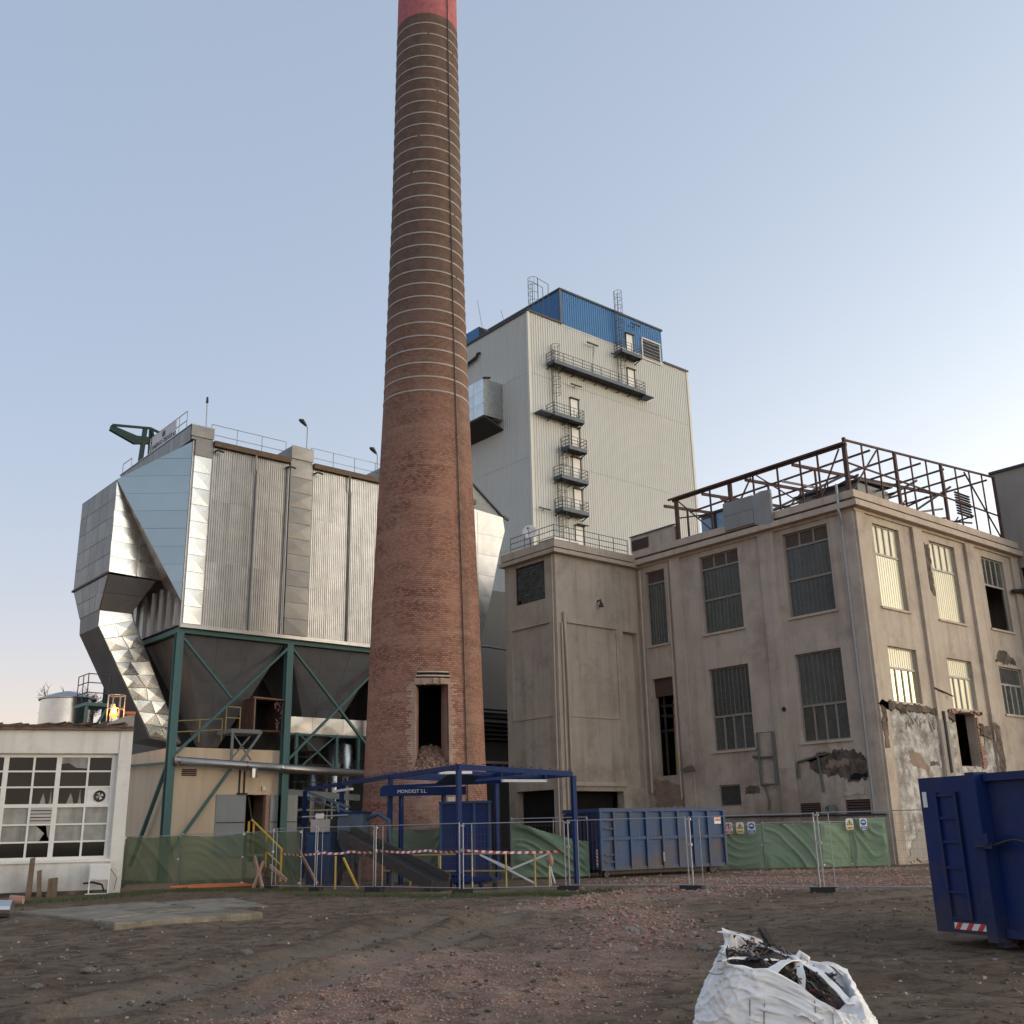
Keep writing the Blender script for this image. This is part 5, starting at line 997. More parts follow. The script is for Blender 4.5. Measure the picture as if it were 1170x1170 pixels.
mb = MB(); mb.box(39.6, 47.5, 50.5, 56.4, -.3, 7.0); mb.build('wall', M['plant_wall'], t); mb = MB(); mb.box(39.3, 47.6, 50.2, 56.45, 5.7, 5.85); mb.build('ledge', M['plaster_trim'], t)
for i in range(7): mb = MB(); mb.slab([(39.7, 50.1, 7.1+i*.26), (47, 50.1, 7.1+i*.26), (47, 50.4, 7.25+i*.26), (39.7, 50.4, 7.25+i*.26)], (0, 0, .05)); mb.build('louvre_blade', M['grey_steel'] if i == 4 else M['dark_steel'], t)
mb = MB(); mb.box(39.8, 47, 50.6, 56, 7.0, 9.0); mb.build('louvre_housing', M['void'], t)
mb = MB(); mb.tube([(39.5, 52, 12.9), (41.5, 51.8, 13.1), (44, 51.5, 12.9), (44, 51.5, 3)], .09, 8); mb.build('pipe', M['grey_steel'], t)

# ------------------------------------------------------------------ white workshop, tank, sun glint, tree on the left
RZS = math.atan2(-.3502, .9367)
sh = thing('workshop', 'white painted workshop with a big multi pane window, half broken and dusty', 'building', (14.15, 37.91, 0), RZS, local=True)
TS = lambda u, d, z: (u, -d, z)
mb = MB(TS); wall(mb, -12, 0, -.2, 5.44, [(-8.0, -.46, 1.12, 4.64, .28)]); mb.T = None
mb.poly((0, 0, -.2), (0, 8, -.2), (0, 8, 5.44), (0, 0, 5.44)); mb.poly((-12, 8, -.2), (0, 8, -.2), (0, 8, 5.44), (-12, 8, 5.44)); mb.poly((-12, 0, -.2), (-12, 8, -.2), (-12, 8, 5.44), (-12, 0, 5.44)); mb.build('wall', M['white_wall'], sh, fix=False)
mb = MB(); mb.box(-12, -.02, 1.6, 1.65, 0, 5.4); mb.build('inner_wall', M['void'], sh)
mb = MB(TS); mb.box(-.42, .0, .002, .05, 0, 5.44); mb.box(-12, -.43, .002, .03, 4.66, 5.44); mb.build('pilaster', M['white_wall'], sh)
mb = MB(TS); mb.box(-12, -.02, .001, .02, -.1, .12); mb.build('plinth', M['dark_edge'], sh)
mb = MB(); mb.box(-12.1, .02, -.16, 8.1, 5.442, 5.52); mb.build('fascia', M['timber'], sh)
mb = MB(); n = 60
for i in range(n): x = -12+i*.2; mb.box(x, x+.19, -.2+rnd.uniform(-.03, .06), .5, 5.523, 5.57+rnd.uniform(-.02, .04))
mb.box(-12, -.3, .5, 8, 5.523, 5.56); mb.build('roof_edge_tiles', M['brown_louvre'], sh)
mb = MB()
for i in range(26): x = rnd.uniform(-5, -.4); a = rnd.uniform(-.2, .2); mb.slab([(x, .1, 5.6), (x+rnd.uniform(.3, .8), .1+a, 5.6+rnd.uniform(0, .15)), (x+.5, .7, 5.62+rnd.uniform(0, .12)), (x-.1, .6, 5.6)], (0, 0, .03))
mb.build('loose_roof_sheets', M['dark_edge'], sh)
mb = MB(); mb.slab([(-1.1, .25, 5.58), (.0, .25, 5.58), (.0, .25, 6.12), (-.3, .25, 6.0), (-.9, .25, 5.72)], (0, .15, 0)); mb.build('side_upstand', M['grey_wall'], sh); mb = MB(); mb.box(-.35, .03, .2, .45, 6.05, 6.15); mb.build('tile', M['orange'], sh)
w = MB(TS); d = -.2
XV = [-8.0, -7.15, -6.4, -5.6, -4.8, -4.02, -3.14, -2.35, -1.39, -.6]; ZH = [4.58, 4.05, 3.52, 2.90, 2.28, 1.71, 1.16]
for i, x in enumerate(XV): ww = .08 if i in (1, 3, 5, 7) else .035; w.box(x-ww, x+ww, d, d+.06, 1.12, 4.64)
w.box(-.6, -.46, d-.01, d+.05, 1.12, 4.64)
for i, z in enumerate(ZH): hh = .06 if i in (3, 0, 6) else .028; w.box(-8, -.46, d+.002, d+.064, z-hh, z+hh)
w = w.build('window', M['white_frame'], sh)
s = MB(TS); s.box(-8.1, -.4, -.28, .06, 1.03, 1.118); s.build('sill', M['white_frame'], w)
K = {(0,0):'d',(0,1):'d',(0,2):'b',(0,3):'d',(1,0):'d',(1,1):'d',(1,2):'d',(1,3):'d',(2,0):'d',(2,1):'b',(2,2):'b',(2,3):'p',(3,0):'g',(3,1):'l',(3,2):'g',(3,3):'g',(4,0):'g',(4,1):'k',(4,2):'g',(4,3):'g',(5,0):'d',(5,1):'d',(5,2):'d',(5,3):'d'}
for r_ in range(6):
    for c_ in range(9):
        k = K.get((r_, c_-5), 'd' if (r_+c_) % 3 else 'g'); x0, x1 = XV[c_]+.04, XV[c_+1]-.04; z1, z0 = ZH[r_]-.03, ZH[r_+1]+.03; p = MB(TS)
        if k == 'd': e = rnd.uniform(-.006, .006); p.poly((x0, d+.02+e, z0), (x1, d+.02-e, z0), (x1, d+.02-e, z1), (x0, d+.02+e, z1)); p.build('pane', M['glass_black'], w, fix=False)
        elif k == 'g': p.poly((x0, d+.02, z0), (x1, d+.02, z0), (x1, d+.02, z1), (x0, d+.02, z1)); p.build('pane', M['glass_dirty'], w, fix=False)
        elif k == 'b':     # dark pane with pale remnants; the top row shape paints a reflection
            p.poly((x0, d+.018, z0), (x1, d+.018, z0), (x1, d+.018, z1), (x0, d+.018, z1)); pn = p.build('pane', M['glass_black'], w, fix=False, label='broken pane'); dz = z1-z0; dx = x1-x0; s = MB(TS)
            if r_ == 0: s.poly((x0, d+.022, z1), (x0, d+.022, z0+.45*dz), (x0+.3*dx, d+.022, z0+.55*dz), (x0+.6*dx, d+.022, z0+.2*dz), (x1, d+.022, z0+.15*dz), (x1, d+.022, z1))
            else:
                for a_, b_, h_ in ((.35, .62, .7), (.75, .9, .95)): s.poly((x0+a_*dx, d+.022, z0), (x0+b_*dx, d+.022, z0), (x0+(b_-.05)*dx, d+.022, z0+h_*.5*dz), (x0+(a_+b_)/2*dx, d+.022, z0+h_*dz), (x0+(a_+.04)*dx, d+.022, z0+h_*.4*dz))
            s.build('remnant_reflection', M['glass_dirty'], pn, fix=False)
        elif k == 'k':
            p.poly((x0, d+.02, z0), (x0+.5*(x1-x0), d+.02, z0), (x0+.7*(x1-x0), d+.02, z0+.5*(z1-z0)), (x0+.3*(x1-x0), d+.02, z1), (x0, d+.02, z1)); p.poly((x1, d+.021, z0), (x1, d+.021, z1), (x0+.75*(x1-x0), d+.021, z1), (x0+.85*(x1-x0), d+.021, z0+.3*(z1-z0))); p.build('pane', M['glass_dirty'], w, fix=False, label='broken pane')
        elif k == 'l':
            for q in range(5): z = z0+(z1-z0)*q/5; p.box(x0, x1, d, d+.04, z, z+(z1-z0)*.15)
            p.build('louvre', M['metal_dull'], w)
        else:
            p.box(x0, x1, d, d+.03, z0, z1); p.build('fan_panel', M['white_frame'], w)
            s = MB(TS); cx_, cz_ = x0+.58*(x1-x0), (z0+z1)/2; ring = [(cx_+.17*math.cos(R(a)), d+.05, cz_+.17*math.sin(R(a))) for a in range(0, 361, 20)]; s.tube(ring, .03, 6); s.poly(*[(cx_+.16*math.cos(R(a)), d+.035, cz_+.16*math.sin(R(a))) for a in range(0, 360, 20)]); s.build('extract_fan', M['dark_steel'], w)
            s = MB(TS)
            for a in range(0, 360, 90): s.poly((cx_, d+.045, cz_), (cx_+.13*math.cos(R(a)), d+.05, cz_+.13*math.sin(R(a))), (cx_+.13*math.cos(R(a+50)), d+.04, cz_+.13*math.sin(R(a+50))))
            s.build('fan_blades', M['metal_dull'], w)
def inside(x, z, r, m, name, label):
    mb = MB(); mb.lathe([(.01, 0), (r, .02), (r*.95, .25), (r*.5, .38), (.05, .42)], 14, (0, 0)); o = mb.build(name, m, None, smooth=True, loc=(0, 0, 0)); o.location = Vector((14.15, 37.91, 0))+Matrix.Rotation(RZS, 3, 'Z') @ Vector((x, .45, z)); tag(o, label, 'jar')
inside(-.95, 1.15, .19, M['timber'], 'jug', 'brown round jug standing inside the lowest right workshop pane'); inside(-1.75, 1.13, .11, M['white'], 'bottle', 'white bottle standing inside the workshop window beside the brown jug')
def s2w(x, y, z=0): return Vector((14.15, 37.91, z))+Matrix.Rotation(RZS, 3, 'Z') @ Vector((x, y, 0))
def local_thing(name, label, cat, x, y, group=None): p = s2w(x, y); return thing(name, label, cat, (p.x, p.y, 0), RZS, group, local=True)
t = local_thing('meter_cabinet', 'white electric cabinet on thin legs against the workshop wall', 'cabinet', -.7, -.45)
mb = MB(); mb.box(-.33, .33, -.15, .15, .45, .97); mb.build('body', M['white_frame'], t); mb = MB(); mb.box(-.3, .3, -.165, -.152, .48, .94); mb.build('door', M['white'], t)
mb = MB()
for x in (-.3, .3):
    for y in (-.2, .12): mb.bar((x, y, 0), (x, y*.7, .45), .035)
mb.bar((-.4, -.2, .02), (.35, -.2, .02), .03); mb.build('legs', M['white_frame'], t); mb = MB(); mb.tube([(-.5, 0, .35), (-.2, -.02, .38), (.1, 0, .3), (.2, 0, .05)], .035, 6); mb.tube([(.33, .1, .8), (.55, .3, .5), (.5, .35, .1)], .012, 4); mb.build('cable', M['black'], t)
for x, h, w_, tl, lb in ((-2.84, 1.2, .17, .02, 'tallest weathered timber post leaning on the workshop wall'), (-2.5, .8, .15, -.08, 'middle leaning timber post of three by the workshop'), (-2.13, .55, .30, .0, 'short thick timber stump by the workshop wall')):
    t = local_thing('timber_post', lb, 'post', x, -.55, 'timber posts at the workshop'); mb = MB(); q = .05; mb.add([(-w_/2, -w_/2, -.1), (w_/2, -w_/2, -.1), (w_/2, w_/2, -.1), (-w_/2, w_/2, -.1), (-w_/2+tl+.01, -w_/2, h), (w_/2+tl, -w_/2+.01, h+.03), (w_/2+tl-.01, w_/2, h-.02), (-w_/2+tl, w_/2, h)], [(0,3,2,1),(4,5,6,7),(0,1,5,4),(1,2,6,5),(2,3,7,6),(3,0,4,7)])
    if w_ > .2: mb.box(-.02, .02, -w_/2-.02, -w_/2+.01, 0, h-.05)
    mb.build('shaft', M['timber'], t)
t = thing('storage_tank', 'round galvanised tank with a low cone roof behind the workshop', 'tank', (17.8, 57.3, 0))
mb = MB(); mb.lathe([(1.33, 0), (1.33, 8.85)], 48, (17.8, 57.3)); mb.build('shell', M['metal_sheet'], t, smooth=True); mb = MB(); mb.lathe([(1.42, 8.80), (1.42, 8.88), (.7, 9.15), (.2, 9.28), (.01, 9.3)], 48, (17.8, 57.3)); mb.build('roof', M['metal_dull'], t, smooth=False)
M['glow'] = bpy.data.materials.new('sun_glint_glow'); M['glow'].use_nodes = True; g_ = M['glow'].node_tree.nodes['Principled BSDF']; g_.inputs['Emission Color'].default_value = (1, .30, .035, 1); g_.inputs['Emission Strength'].default_value = 3.6; g_.inputs['Base Color'].default_value = (1, .5, .12, 1)  # glowing body stands in for the setting sun mirrored here
t = thing('glint_cage', 'orange glow added for a low sun reflection inside a round railing cage beside the slanting duct', 'lamp', (16.62, 47.15, 6.7))
mb = MB(); cx_, cy_ = 16.72, 47.1
for z in (7.88, 7.3): mb.tube([(cx_+.38*math.cos(R(a)), cy_+.38*math.sin(R(a)), z) for a in range(0, 361, 30)], .022, 5)
for a in range(0, 360, 45): mb.tube([(cx_+.38*math.cos(R(a)), cy_+.38*math.sin(R(a)), 6.7), (cx_+.38*math.cos(R(a)), cy_+.38*math.sin(R(a)), 7.88)], .022, 5)
mb.build('cage', M['galv'], t); mb = MB(); mb.lathe([(.01, 6.86), (.13, 6.90), (.18, 7.02), (.13, 7.2), (.06, 7.38), (.01, 7.5)], 12, (16.6, 47.0)); mb.build('sun_glint', M['glow'], t, smooth=True)
mb = MB(); mb.box(16.25, 17.2, 46.7, 47.6, 6.6, 6.7); mb.bar((16.4, 46.8, 0), (16.4, 46.8, 6.6), .12); mb.bar((17.0, 47.5, 0), (17.0, 47.5, 6.6), .12); mb.build('stand', M['dark_steel'], t)
pl = bpy.data.lights.new('glint_light', 'POINT'); pl.energy = 300; pl.color = (1, .42, .09); pl.shadow_soft_size = .12; po = bpy.data.objects.new('glint_light', pl); C.objects.link(po); po.parent = t; po.location = Vector((16.55, 46.85, 7.15))-Vector((16.62, 47.15, 6.7))  # added point light, spreads the mirrored sun's orange onto the railing
t = thing('stair_landing', 'dark green steel landing with rails beside the slanting duct', 'landing', (17.0, 50, 0))
mb = MB(); mb.box(16.0, 17.1, 49.0, 50.5, 7.6, 7.75); mb.bar((16.1, 49.1, 0), (16.1, 49.1, 7.6), .12); mb.bar((17.0, 49.1, 7.5), (16.2, 49.1, 6), .1); mb.build('deck', M['green_steel'], t); mb = MB(); rail_run(mb, [(17.0, 49.05, 7.75), (16.05, 49.05, 7.75), (16.05, 50.4, 7.75)], 1.3, (.45, .9), .8, .025); mb.build('railing', M['rail'], t)
tr = thing('bare_tree', 'leafless round tree crown showing just above the tank roof', 'tree', (28.4, 90.6, 0))
r3 = random.Random(5); mb = MB(); mb.tube([(28.4, 90.6, 0), (28.4, 90.6, 6), (28.5, 90.6, 11)], [.3, .24, .15], 8); mb.build('trunk', M['bark'], tr)
mb = MB()
def twig(p, d, L, r, k):
    q = p+d*L; mb.tube([p, p.lerp(q, .5)+Vector((r3.uniform(-.1, .1),)*3)*L, q], [r, r*.8, r*.55], 4, cap=False)
    if k == 0: return
    for i in range(4 if k > 1 else 3):
        dd = (d+Vector((r3.uniform(-.9, .9), r3.uniform(-.9, .9), r3.uniform(-.5, .6)))).normalized(); twig(p.lerp(q, r3.uniform(.5, 1)), dd, L*r3.uniform(.55, .8), r*.6, k-1)
for i in range(7): a = i*.9; twig(Vector((28.45, 90.6, 10.8)), Vector((.8*math.cos(a), .8*math.sin(a), .9)).normalized(), 1.6, .10, 4)
mb.build('crown', M['bark'], tr, fix=False)
# ------------------------------------------------------------------ fences
def place(o, a, b, z=0, L0=3.5, ground=True):
    a, b = Vector(a), Vector(b); d = b-a; o.location = (a.x, a.y, z); o.rotation_euler = (0, 0, math.atan2(d.y, d.x)); o.scale = (d.length/L0, 1, 1)
mesh0 = thing('mesh_fence_panel', '', 'fence panel', group='temporary wire mesh fence panels', local=True)
mb = MB()
for x in (.02, 3.48): mb.tube([(x, 0, .02), (x, 0, 2.0)], .019, 6)
for z in (.14, 1.98): mb.tube([(.02, 0, z), (3.48, 0, z)], .015, 6)
mb.tube([(.32, 0, .14), (.32, 0, 1.98)], .012, 5); mb.build('frame', M['galv'], mesh0)
mb = MB()
for i in range(30): mb.tube([(.05+i*.1166, .0, .14), (.05+i*.1166, 0, 1.98)], .0018, 3, cap=False)
for i in range(9): mb.tube([(.02, 0, .2+i*.21), (3.48, 0, .2+i*.21)], .0018, 3, cap=False)
mb.build('mesh_wire', M['rail'], mesh0, fix=False, kind='stuff')
mb = MB(); mb.prism([(-.33, -.12), (.33, -.12), (.36, .0), (.33, .12), (-.33, .12), (-.36, 0)], -.02, .13); mb.build('foot_block', M['black'], mesh0)
mb = MB(); mb.box(-.05, .06, -.035, .035, 1.2, 1.26); mb.box(-.06, .07, -.03, .03, 1.9, 1.95); mb.build('clamp', M['galv'], mesh0)
FP = [((17.9, 34.2), (18.28, 31.95), 'wire mesh fence panel farthest left, ahead of the blue cabinet'), ((18.3, 31.9), (19.25, 29.95), 'narrow wire mesh fence panel in front of the blue cabinet under the canopy'), ((19.27, 29.9), (19.99, 26.38), 'wire mesh fence panel in front of the black conveyor belt'),
      ((20.03, 26.3), (22.4, 24.34), 'wire mesh fence panel in front of the yellow handrails and green net'), ((22.45, 24.28), (24.1, 21.02), 'wire mesh fence panel in front of the blue ribbed container'), ((24.13, 20.95), (24.65, 17.06), 'wire mesh fence panel in front of the green netting with safety signs'), ((24.68, 17.0), (25.9, 13.8), 'wire mesh fence panel in front of the damaged building corner'), ((25.93, 13.74), (27.2, 10.5), 'wire mesh fence panel running behind the big dark blue container')]
for i, (a, b, lb) in enumerate(FP):
    o = mesh0 if i == 0 else copy_tree(mesh0); o['label'] = lb; place(o, a, b, ground_h(*a)*.5)
def net_panel(a, b, h, label, group, seed, sag=.05, zb=.05, fold=1.0, fall=0, m='net'):
    a, b = Vector((*a, 0)), Vector((*b, 0)); L = (b-a).length; t = thing('screened_fence_panel', label, 'fence panel', a, math.atan2((b-a).y, (b-a).x), group, local=True); r = random.Random(seed)
    mb = MB()
    for x in (.02, L-.02): mb.tube([(x, .04, 0), (x, .04, h+.05)], .022, 6)
    for z in (.12, h): mb.tube([(.02, .04, z), (L-.02, .04, z)], .018, 6)
    if L > 1.6: mb.tube([(L*.55, .06, .1), (L*.55, .06, h)], .014, 5)
    mb.build('frame', M['galv'], t)
    nx, nz_ = 56, 36; o1, o2, o3 = r.uniform(0, 9), r.uniform(0, 9), r.uniform(-.5, .5); v = []
    for j in range(nz_+1):
        for i in range(nx+1):
            u, w = i/nx, j/nz_; top = h-sag*4*u*(1-u)*r.uniform(.9, 1.1)-fall*u; z = zb+(top-zb)*w
            q = u-.5; ang_ = .55+o3*.8+.9*q*(1 if o2 > 4.5 else -1); X_, Z_ = u*L, w*h
            sx_ = X_*math.cos(ang_)-Z_*math.sin(ang_)*1.0; tx_ = X_*math.sin(ang_)+Z_*math.cos(ang_)      # along / across the pull of the cloth
            n1 = noise.noise(Vector((sx_*.45+o1, tx_*2.4+.5*noise.noise(Vector((X_, Z_, o2))), o2))); n2 = noise.noise(Vector((sx_*.9+o2, tx_*5.5, o1)))
            fz = .075*max(0, 1-3.2*abs(n1))**1.5*sstep(0, .12, u)*sstep(1, .88, u)+.03*max(0, 1-3*abs(n2))**2*max(0, .35+n1)+.05*noise.noise(Vector((X_*.9+o1, Z_*1.1, o2+3)))
            v.append((u*L, -.03-max(-.03, fz+.03)*fold*1.15, z))
    f = [(j*(nx+1)+i, j*(nx+1)+i+1, (j+1)*(nx+1)+i+1, (j+1)*(nx+1)+i) for j in range(nz_) for i in range(nx)]
    mb = MB(); mb.add(v, f); mb.build('netting', M[m], t, smooth=True, fix=False)
    mb = MB()
    for x in (.03, L-.03):
        for z in (h-.04, h*.55, .14): mb.box(x-.03, x+.03, -.05, .0, z-.03, z+.03)
    mb.build('ties', M['white'], t)
    return t
gl, grr = 'green netted panels by the beige block', 'green netted panels in front of the factory'
net_panel((15.25, 40.72), (16.68, 39.08), 1.84, 'green netted fence panel right behind the white workshop corner', gl, 1, m='net_olive', fold=.5)
net_panel((16.7, 39.05), (18.58, 37.75), 1.88, 'green netted fence panel under the grey double door of the beige block', gl, 2, sag=.09, m='net_olive', fold=.5)
net_panel((18.6, 37.72), (19.32, 34.8), 1.9, 'green netted fence panel behind the timber steps', gl, 3, m='net_olive', fold=.5)
net_panel((36.5, 30.4), (37.68, 28.72), 1.8, 'bright green netted panel next to the blue ribbed container, carrying three signs', grr, 4, fold=.6)
net_panel((37.7, 28.7), (39.2, 26.95), 1.86, 'deeply folded green netted panel right of the three signs', grr, 5, sag=.07, fold=1.15)
net_panel((39.22, 26.92), (40.6, 26.45), 1.84, 'narrow green netted panel in the middle of the factory fence', grr, 6, fold=.7)
net_panel((40.62, 26.42), (41.9, 25.5), 1.95, 'dark green netted panel at the factory corner, carrying two signs', grr, 7, sag=0, fold=.95)
net_panel((27.2, 32.6), (29.2, 30.4), 2.2, 'green net slumping from its post behind the blue canopy', 'green netted panels under the canopy', 8, sag=.1, fall=.9, fold=1.6)
net_panel((22.6, 34.2), (24.6, 33.6), 1.9, 'dull green netted panel at the foot of the chimney', 'green netted panels under the canopy', 9)
def sign(p, ang, kind, label, w=.32, h=.46):
    t = thing('safety_sign', label, 'sign', p, ang, 'safety signs on the green fences', local=True)
    T = lambda x, d, z: (x, -d, z)
    mb = MB(T); c = .05; pts = [(-w/2+c, 0), (w/2-c, 0), (w/2, c), (w/2, h-c), (w/2-c, h), (-w/2+c, h), (-w/2, h-c), (-w/2, c)]
    mb.add([(x, .0, z) for x, z in pts]+[(x, .012, z) for x, z in pts], [tuple(range(8)), tuple(range(8, 16))]+[(i, (i+1) % 8, 8+(i+1) % 8, 8+i) for i in range(8)]); mb.build('board', M['white'], t)
    def disc(r, z, m, name, d, n=20, r0=0):
        q = MB(T)
        if r0: q.add([(rr*math.cos(2*math.pi*k/n), d, z+rr*math.sin(2*math.pi*k/n)) for rr in (r0, r) for k in range(n)], [(k, (k+1) % n, n+(k+1) % n, n+k) for k in range(n)])
        else: q.poly(*[(r*math.cos(2*math.pi*k/n), d, z+r*math.sin(2*math.pi*k/n)) for k in range(n)])
        q.build(name, m, t, fix=False)
    cz = h*.63
    q = MB(T); q.box(-w/2+.02, w/2-.02, .013, .016, .025, .13); q.build('text_field', {'no': M['red'], 'warn': M['sign_yellow'], 'must': M['sign_blue']}[kind], t)
    q = MB(T)
    for zz, l in ((.095, .09), (.06, .07)): q.box(-l, l, .0165, .018, zz-.008, zz+.008)
    q.build('text_line', M['emblem'] if kind == 'warn' else M['white'], t)
    if kind == 'no':
        disc(.125, cz, M['red'], 'ring', .014, r0=.092); q = MB(T); q.bar((-.08, .016, cz+.08), (.08, .016, cz-.08), .03, .003, up=(0,1,0)); q.build('slash', M['red'], t)
        q = MB(T); q.box(-.025, .025, .0135, .0138, cz-.07, cz+.03); q.poly(*[(.03*math.cos(R(a)), .0139, cz+.06+.03*math.sin(R(a))) for a in range(0, 360, 45)]); q.build('figure', M['emblem'], t, fix=False)
    elif kind == 'warn':
        q = MB(T); q.poly((-.135, .014, cz-.1), (.135, .014, cz-.1), (0, .014, cz+.135)); q.build('triangle', M['emblem'], t, fix=False); q = MB(T); q.poly((-.1, .016, cz-.08), (.1, .016, cz-.08), (0, .016, cz+.1)); q.build('triangle_field', M['sign_yellow'], t, fix=False); q = MB(T); q.box(-.018, .018, .017, .018, cz-.07, cz+.05); q.build('figure', M['emblem'], t)
    else:
        disc(.125, cz, M['sign_blue'], 'disc', .014); q = MB(T); q.poly(*[(.075*math.cos(R(a)), .016, cz+.0+.06*math.sin(R(a))) for a in range(0, 181, 20)]); q.box(-.09, .09, .0155, .0165, cz-.012, cz+.005); q.build('helmet', M['white'], t, fix=False)
a4 = math.atan2(28.72-30.4, 37.68-36.5); a7 = math.atan2(25.5-26.42, 41.9-40.62)
def along(a, b, t, off): a, b = Vector(a), Vector(b); d = (b-a).normalized(); p = a.lerp(b, t); return (p.x+d.y*off, p.y-d.x*off)
for t_, k, lb in ((.35, 'no', 'red prohibition sign nearest the blue container'), (.58, 'warn', 'yellow warning sign in the row of three signs'), (.81, 'must', 'blue helmet sign right of the yellow one beside the container')):
    p = along((36.5, 30.4), (37.68, 28.72), t_, .24); sign((p[0], p[1], 1.45), a4, k, lb)
for t_, k, lb in ((-.05, 'warn', 'yellow warning sign near the factory corner'), (.33, 'must', 'blue helmet sign near the factory corner')):
    p = along((40.62, 26.42), (41.9, 25.5), t_, .3); sign((p[0], p[1], 1.5), a7, k, lb)
p = along((15.25, 40.72), (16.68, 39.08), -.05, .12); sign((p[0], p[1], 1.45), math.atan2(-1.64, 1.43), 'no', 'red and white sign on the fence beside the white workshop')

# ------------------------------------------------------------------ blue canopy and what stands under it
cn = thing('blue_canopy', 'open blue steel canopy frame without roof in front of the chimney', 'canopy', (21.25, 28.08, 0))
bf_ = M['blue_frame']; HC = 3.86
PL = [(21.25, 28.08, HC), (22.23, 33.56, HC), (23.3, 38.75, HC), (24.35, 43.7, HC)]; PRt = (25.5, 27.18, 3.66); PBR = (26.5, 32.6, 3.72)
for x, y, h in PL+[PRt, PBR]: mb = MB(); mb.bar((x, y, 0), (x, y, h-.16), .15, .15, up=(.17, .98, 0)); mb.build('post', bf_, cn)
for a, b in ((PL[0], PL[1]), (PL[1], PL[2]), (PL[2], PL[3]), (PL[0], PRt), (PRt, PBR), (PL[1], PBR)):
    a, b = Vector(a), Vector(b); d = (b-a).normalized()*.1; mb = MB(); mb.bar(a-Vector((0,0,.1))+d*(1 if a != Vector(PL[0]) else -1), b-Vector((0,0,.1))-d, .11, .165)
    k = int((b-a).length/.35)
    for i in range(k): q = a.lerp(b, (i+.5)/k); mb.bar(q+Vector((0,0,.012)), q+Vector((0,0,.04)), .06)
    mb.build('beam', bf_, cn)
for t_ in (.35, .68):
    a = Vector(PL[0]).lerp(Vector(PL[1]), t_); b = Vector(PRt).lerp(Vector(PBR), t_); mb = MB(); mb.bar(a-Vector((0,0,.12)), b-Vector((0,0,.12)), .09, .14); mb.build('purlin', bf_, cn)
for a, b in ((PL[1], PBR), (PL[0], PRt)):
    m_ = Vector(a).lerp(Vector(b), .55)
mb = MB(); mb.bar(Vector(PL[0]).lerp(Vector(PRt), .55)-Vector((0,0,.14)), Vector(PL[1]).lerp(Vector(PBR), .55)-Vector((0,0,.14)), .1, .14); mb.build('purlin', bf_, cn)
for (a, b, lb) in (((21.55, 29.6, 3.66), (22.75, 29.35, 3.68), 0), ((23.5, 28.6, 3.38), (25.2, 28.25, 3.38), 0), ((23.0, 37.5, 3.5), (23.45, 39.6, 3.5), 0)):
    mb = MB(); mb.bar(a, b, .14, .09); l_ = mb.build('tube_light', M['white'], cn); s = MB(); s.bar(Vector(a)+Vector((0,0,.1)), Vector(a)+Vector((0,0,.3)), .02); s.bar(Vector(b)+Vector((0,0,.1)), Vector(b)+Vector((0,0,.3)), .02); s.build('hanger', M['rail'], l_)
mb = MB(); mb.slab([(22.4, 30.2, 3.7), (23.6, 29.9, 3.7), (24.4, 31.4, 3.45), (23.0, 31.8, 3.45)], (0, 0, -.04)); mb.build('loose_panel', M['blue_light'], cn)
gb = thing('gantry_beam', 'dark blue lettered beam on two thin posts under the canopy', 'gantry', (22.9, 32.8, 0))
mb = MB(); mb.bar((21.75, 33.5, 3.2), (24.35, 31.75, 3.2), .16, .30); gbm = mb.build('beam', bf_, gb)
gd_ = Vector((2.6, -1.75, 0)).normalized(); gn = Vector((gd_.y, -gd_.x, 0))
text_mesh('MONDEST S.L.', .17, M['white'], 'lettering', gbm, Matrix.Translation(Vector((22.72, 32.85, 3.2))+gn*.09) @ Matrix.Rotation(math.atan2(gd_.y, gd_.x), 4, 'Z') @ Matrix.Rotation(R(90), 4, 'X'))
for x, y in ((22.45, 33.15), (23.75, 32.3)): mb = MB(); mb.bar((x, y, 0), (x, y, 3.05), .13); mb.build('post', bf_, gb)
mb = MB(); mb.bar((21.9, 33.6, 3.38), (25.6, 31.2, 3.5), .08, .1); mb.build('rail', bf_, gb)
ra = math.atan2(-.62, .78)
sk = thing('blue_skip', 'tall dark blue steel skip with a lamp on its rim under the canopy', 'skip', (23.15, 31.75, 0), ra, local=True)
mb = MB(); mb.box(0, 1.85, 0, 2.2, .12, 2.72); mb.build('body', M['blue_new'], sk); mb = MB()
for x in (0, .62, 1.2, 1.75): mb.box(x, x+.1, -.06, 0, .12, 2.72)
mb.box(-.03, 1.88, -.08, 2.22, 2.722, 2.8); mb.build('rib', M['blue'], sk); mb = MB(); mb.box(.3, .55, -.05, .1, 2.802, 2.95); mb.build('lamp', M['white_frame'], sk)
cb = thing('control_cabinet', 'tall narrow blue control cabinet with a grey panel on top beside the timber steps', 'cabinet', (20.05, 35.7, 0), math.atan2(-.86, .5), local=True)
mb = MB(); mb.box(0, .95, 0, .8, .05, 1.85); mb.build('body', M['blue'], cb); mb = MB(); mb.box(.46, .49, -.02, -.001, .1, 1.8); mb.box(.05, .9, -.015, -.001, 1.78, 1.83); mb.build('door_seam', M['blue_frame'], cb)
mb = MB(); mb.box(.1, .9, .05, .7, 1.86, 2.3); mb.build('control_panel', M['metal_dull'], cb); mb = MB(); mb.box(.35, .62, -.05, .1, 2.32, 2.5); mb.build('lamp', M['white_frame'], cb); mb = MB(); mb.tube([(-.3, .1, 2.4), (1.6, .1, 2.42)], .03); mb.build('pipe', M['galv'], cb)
hp = thing('feed_hopper', 'light blue sheet steel feed hopper at the top of the conveyor', 'hopper', (21.6, 34.6, 0))
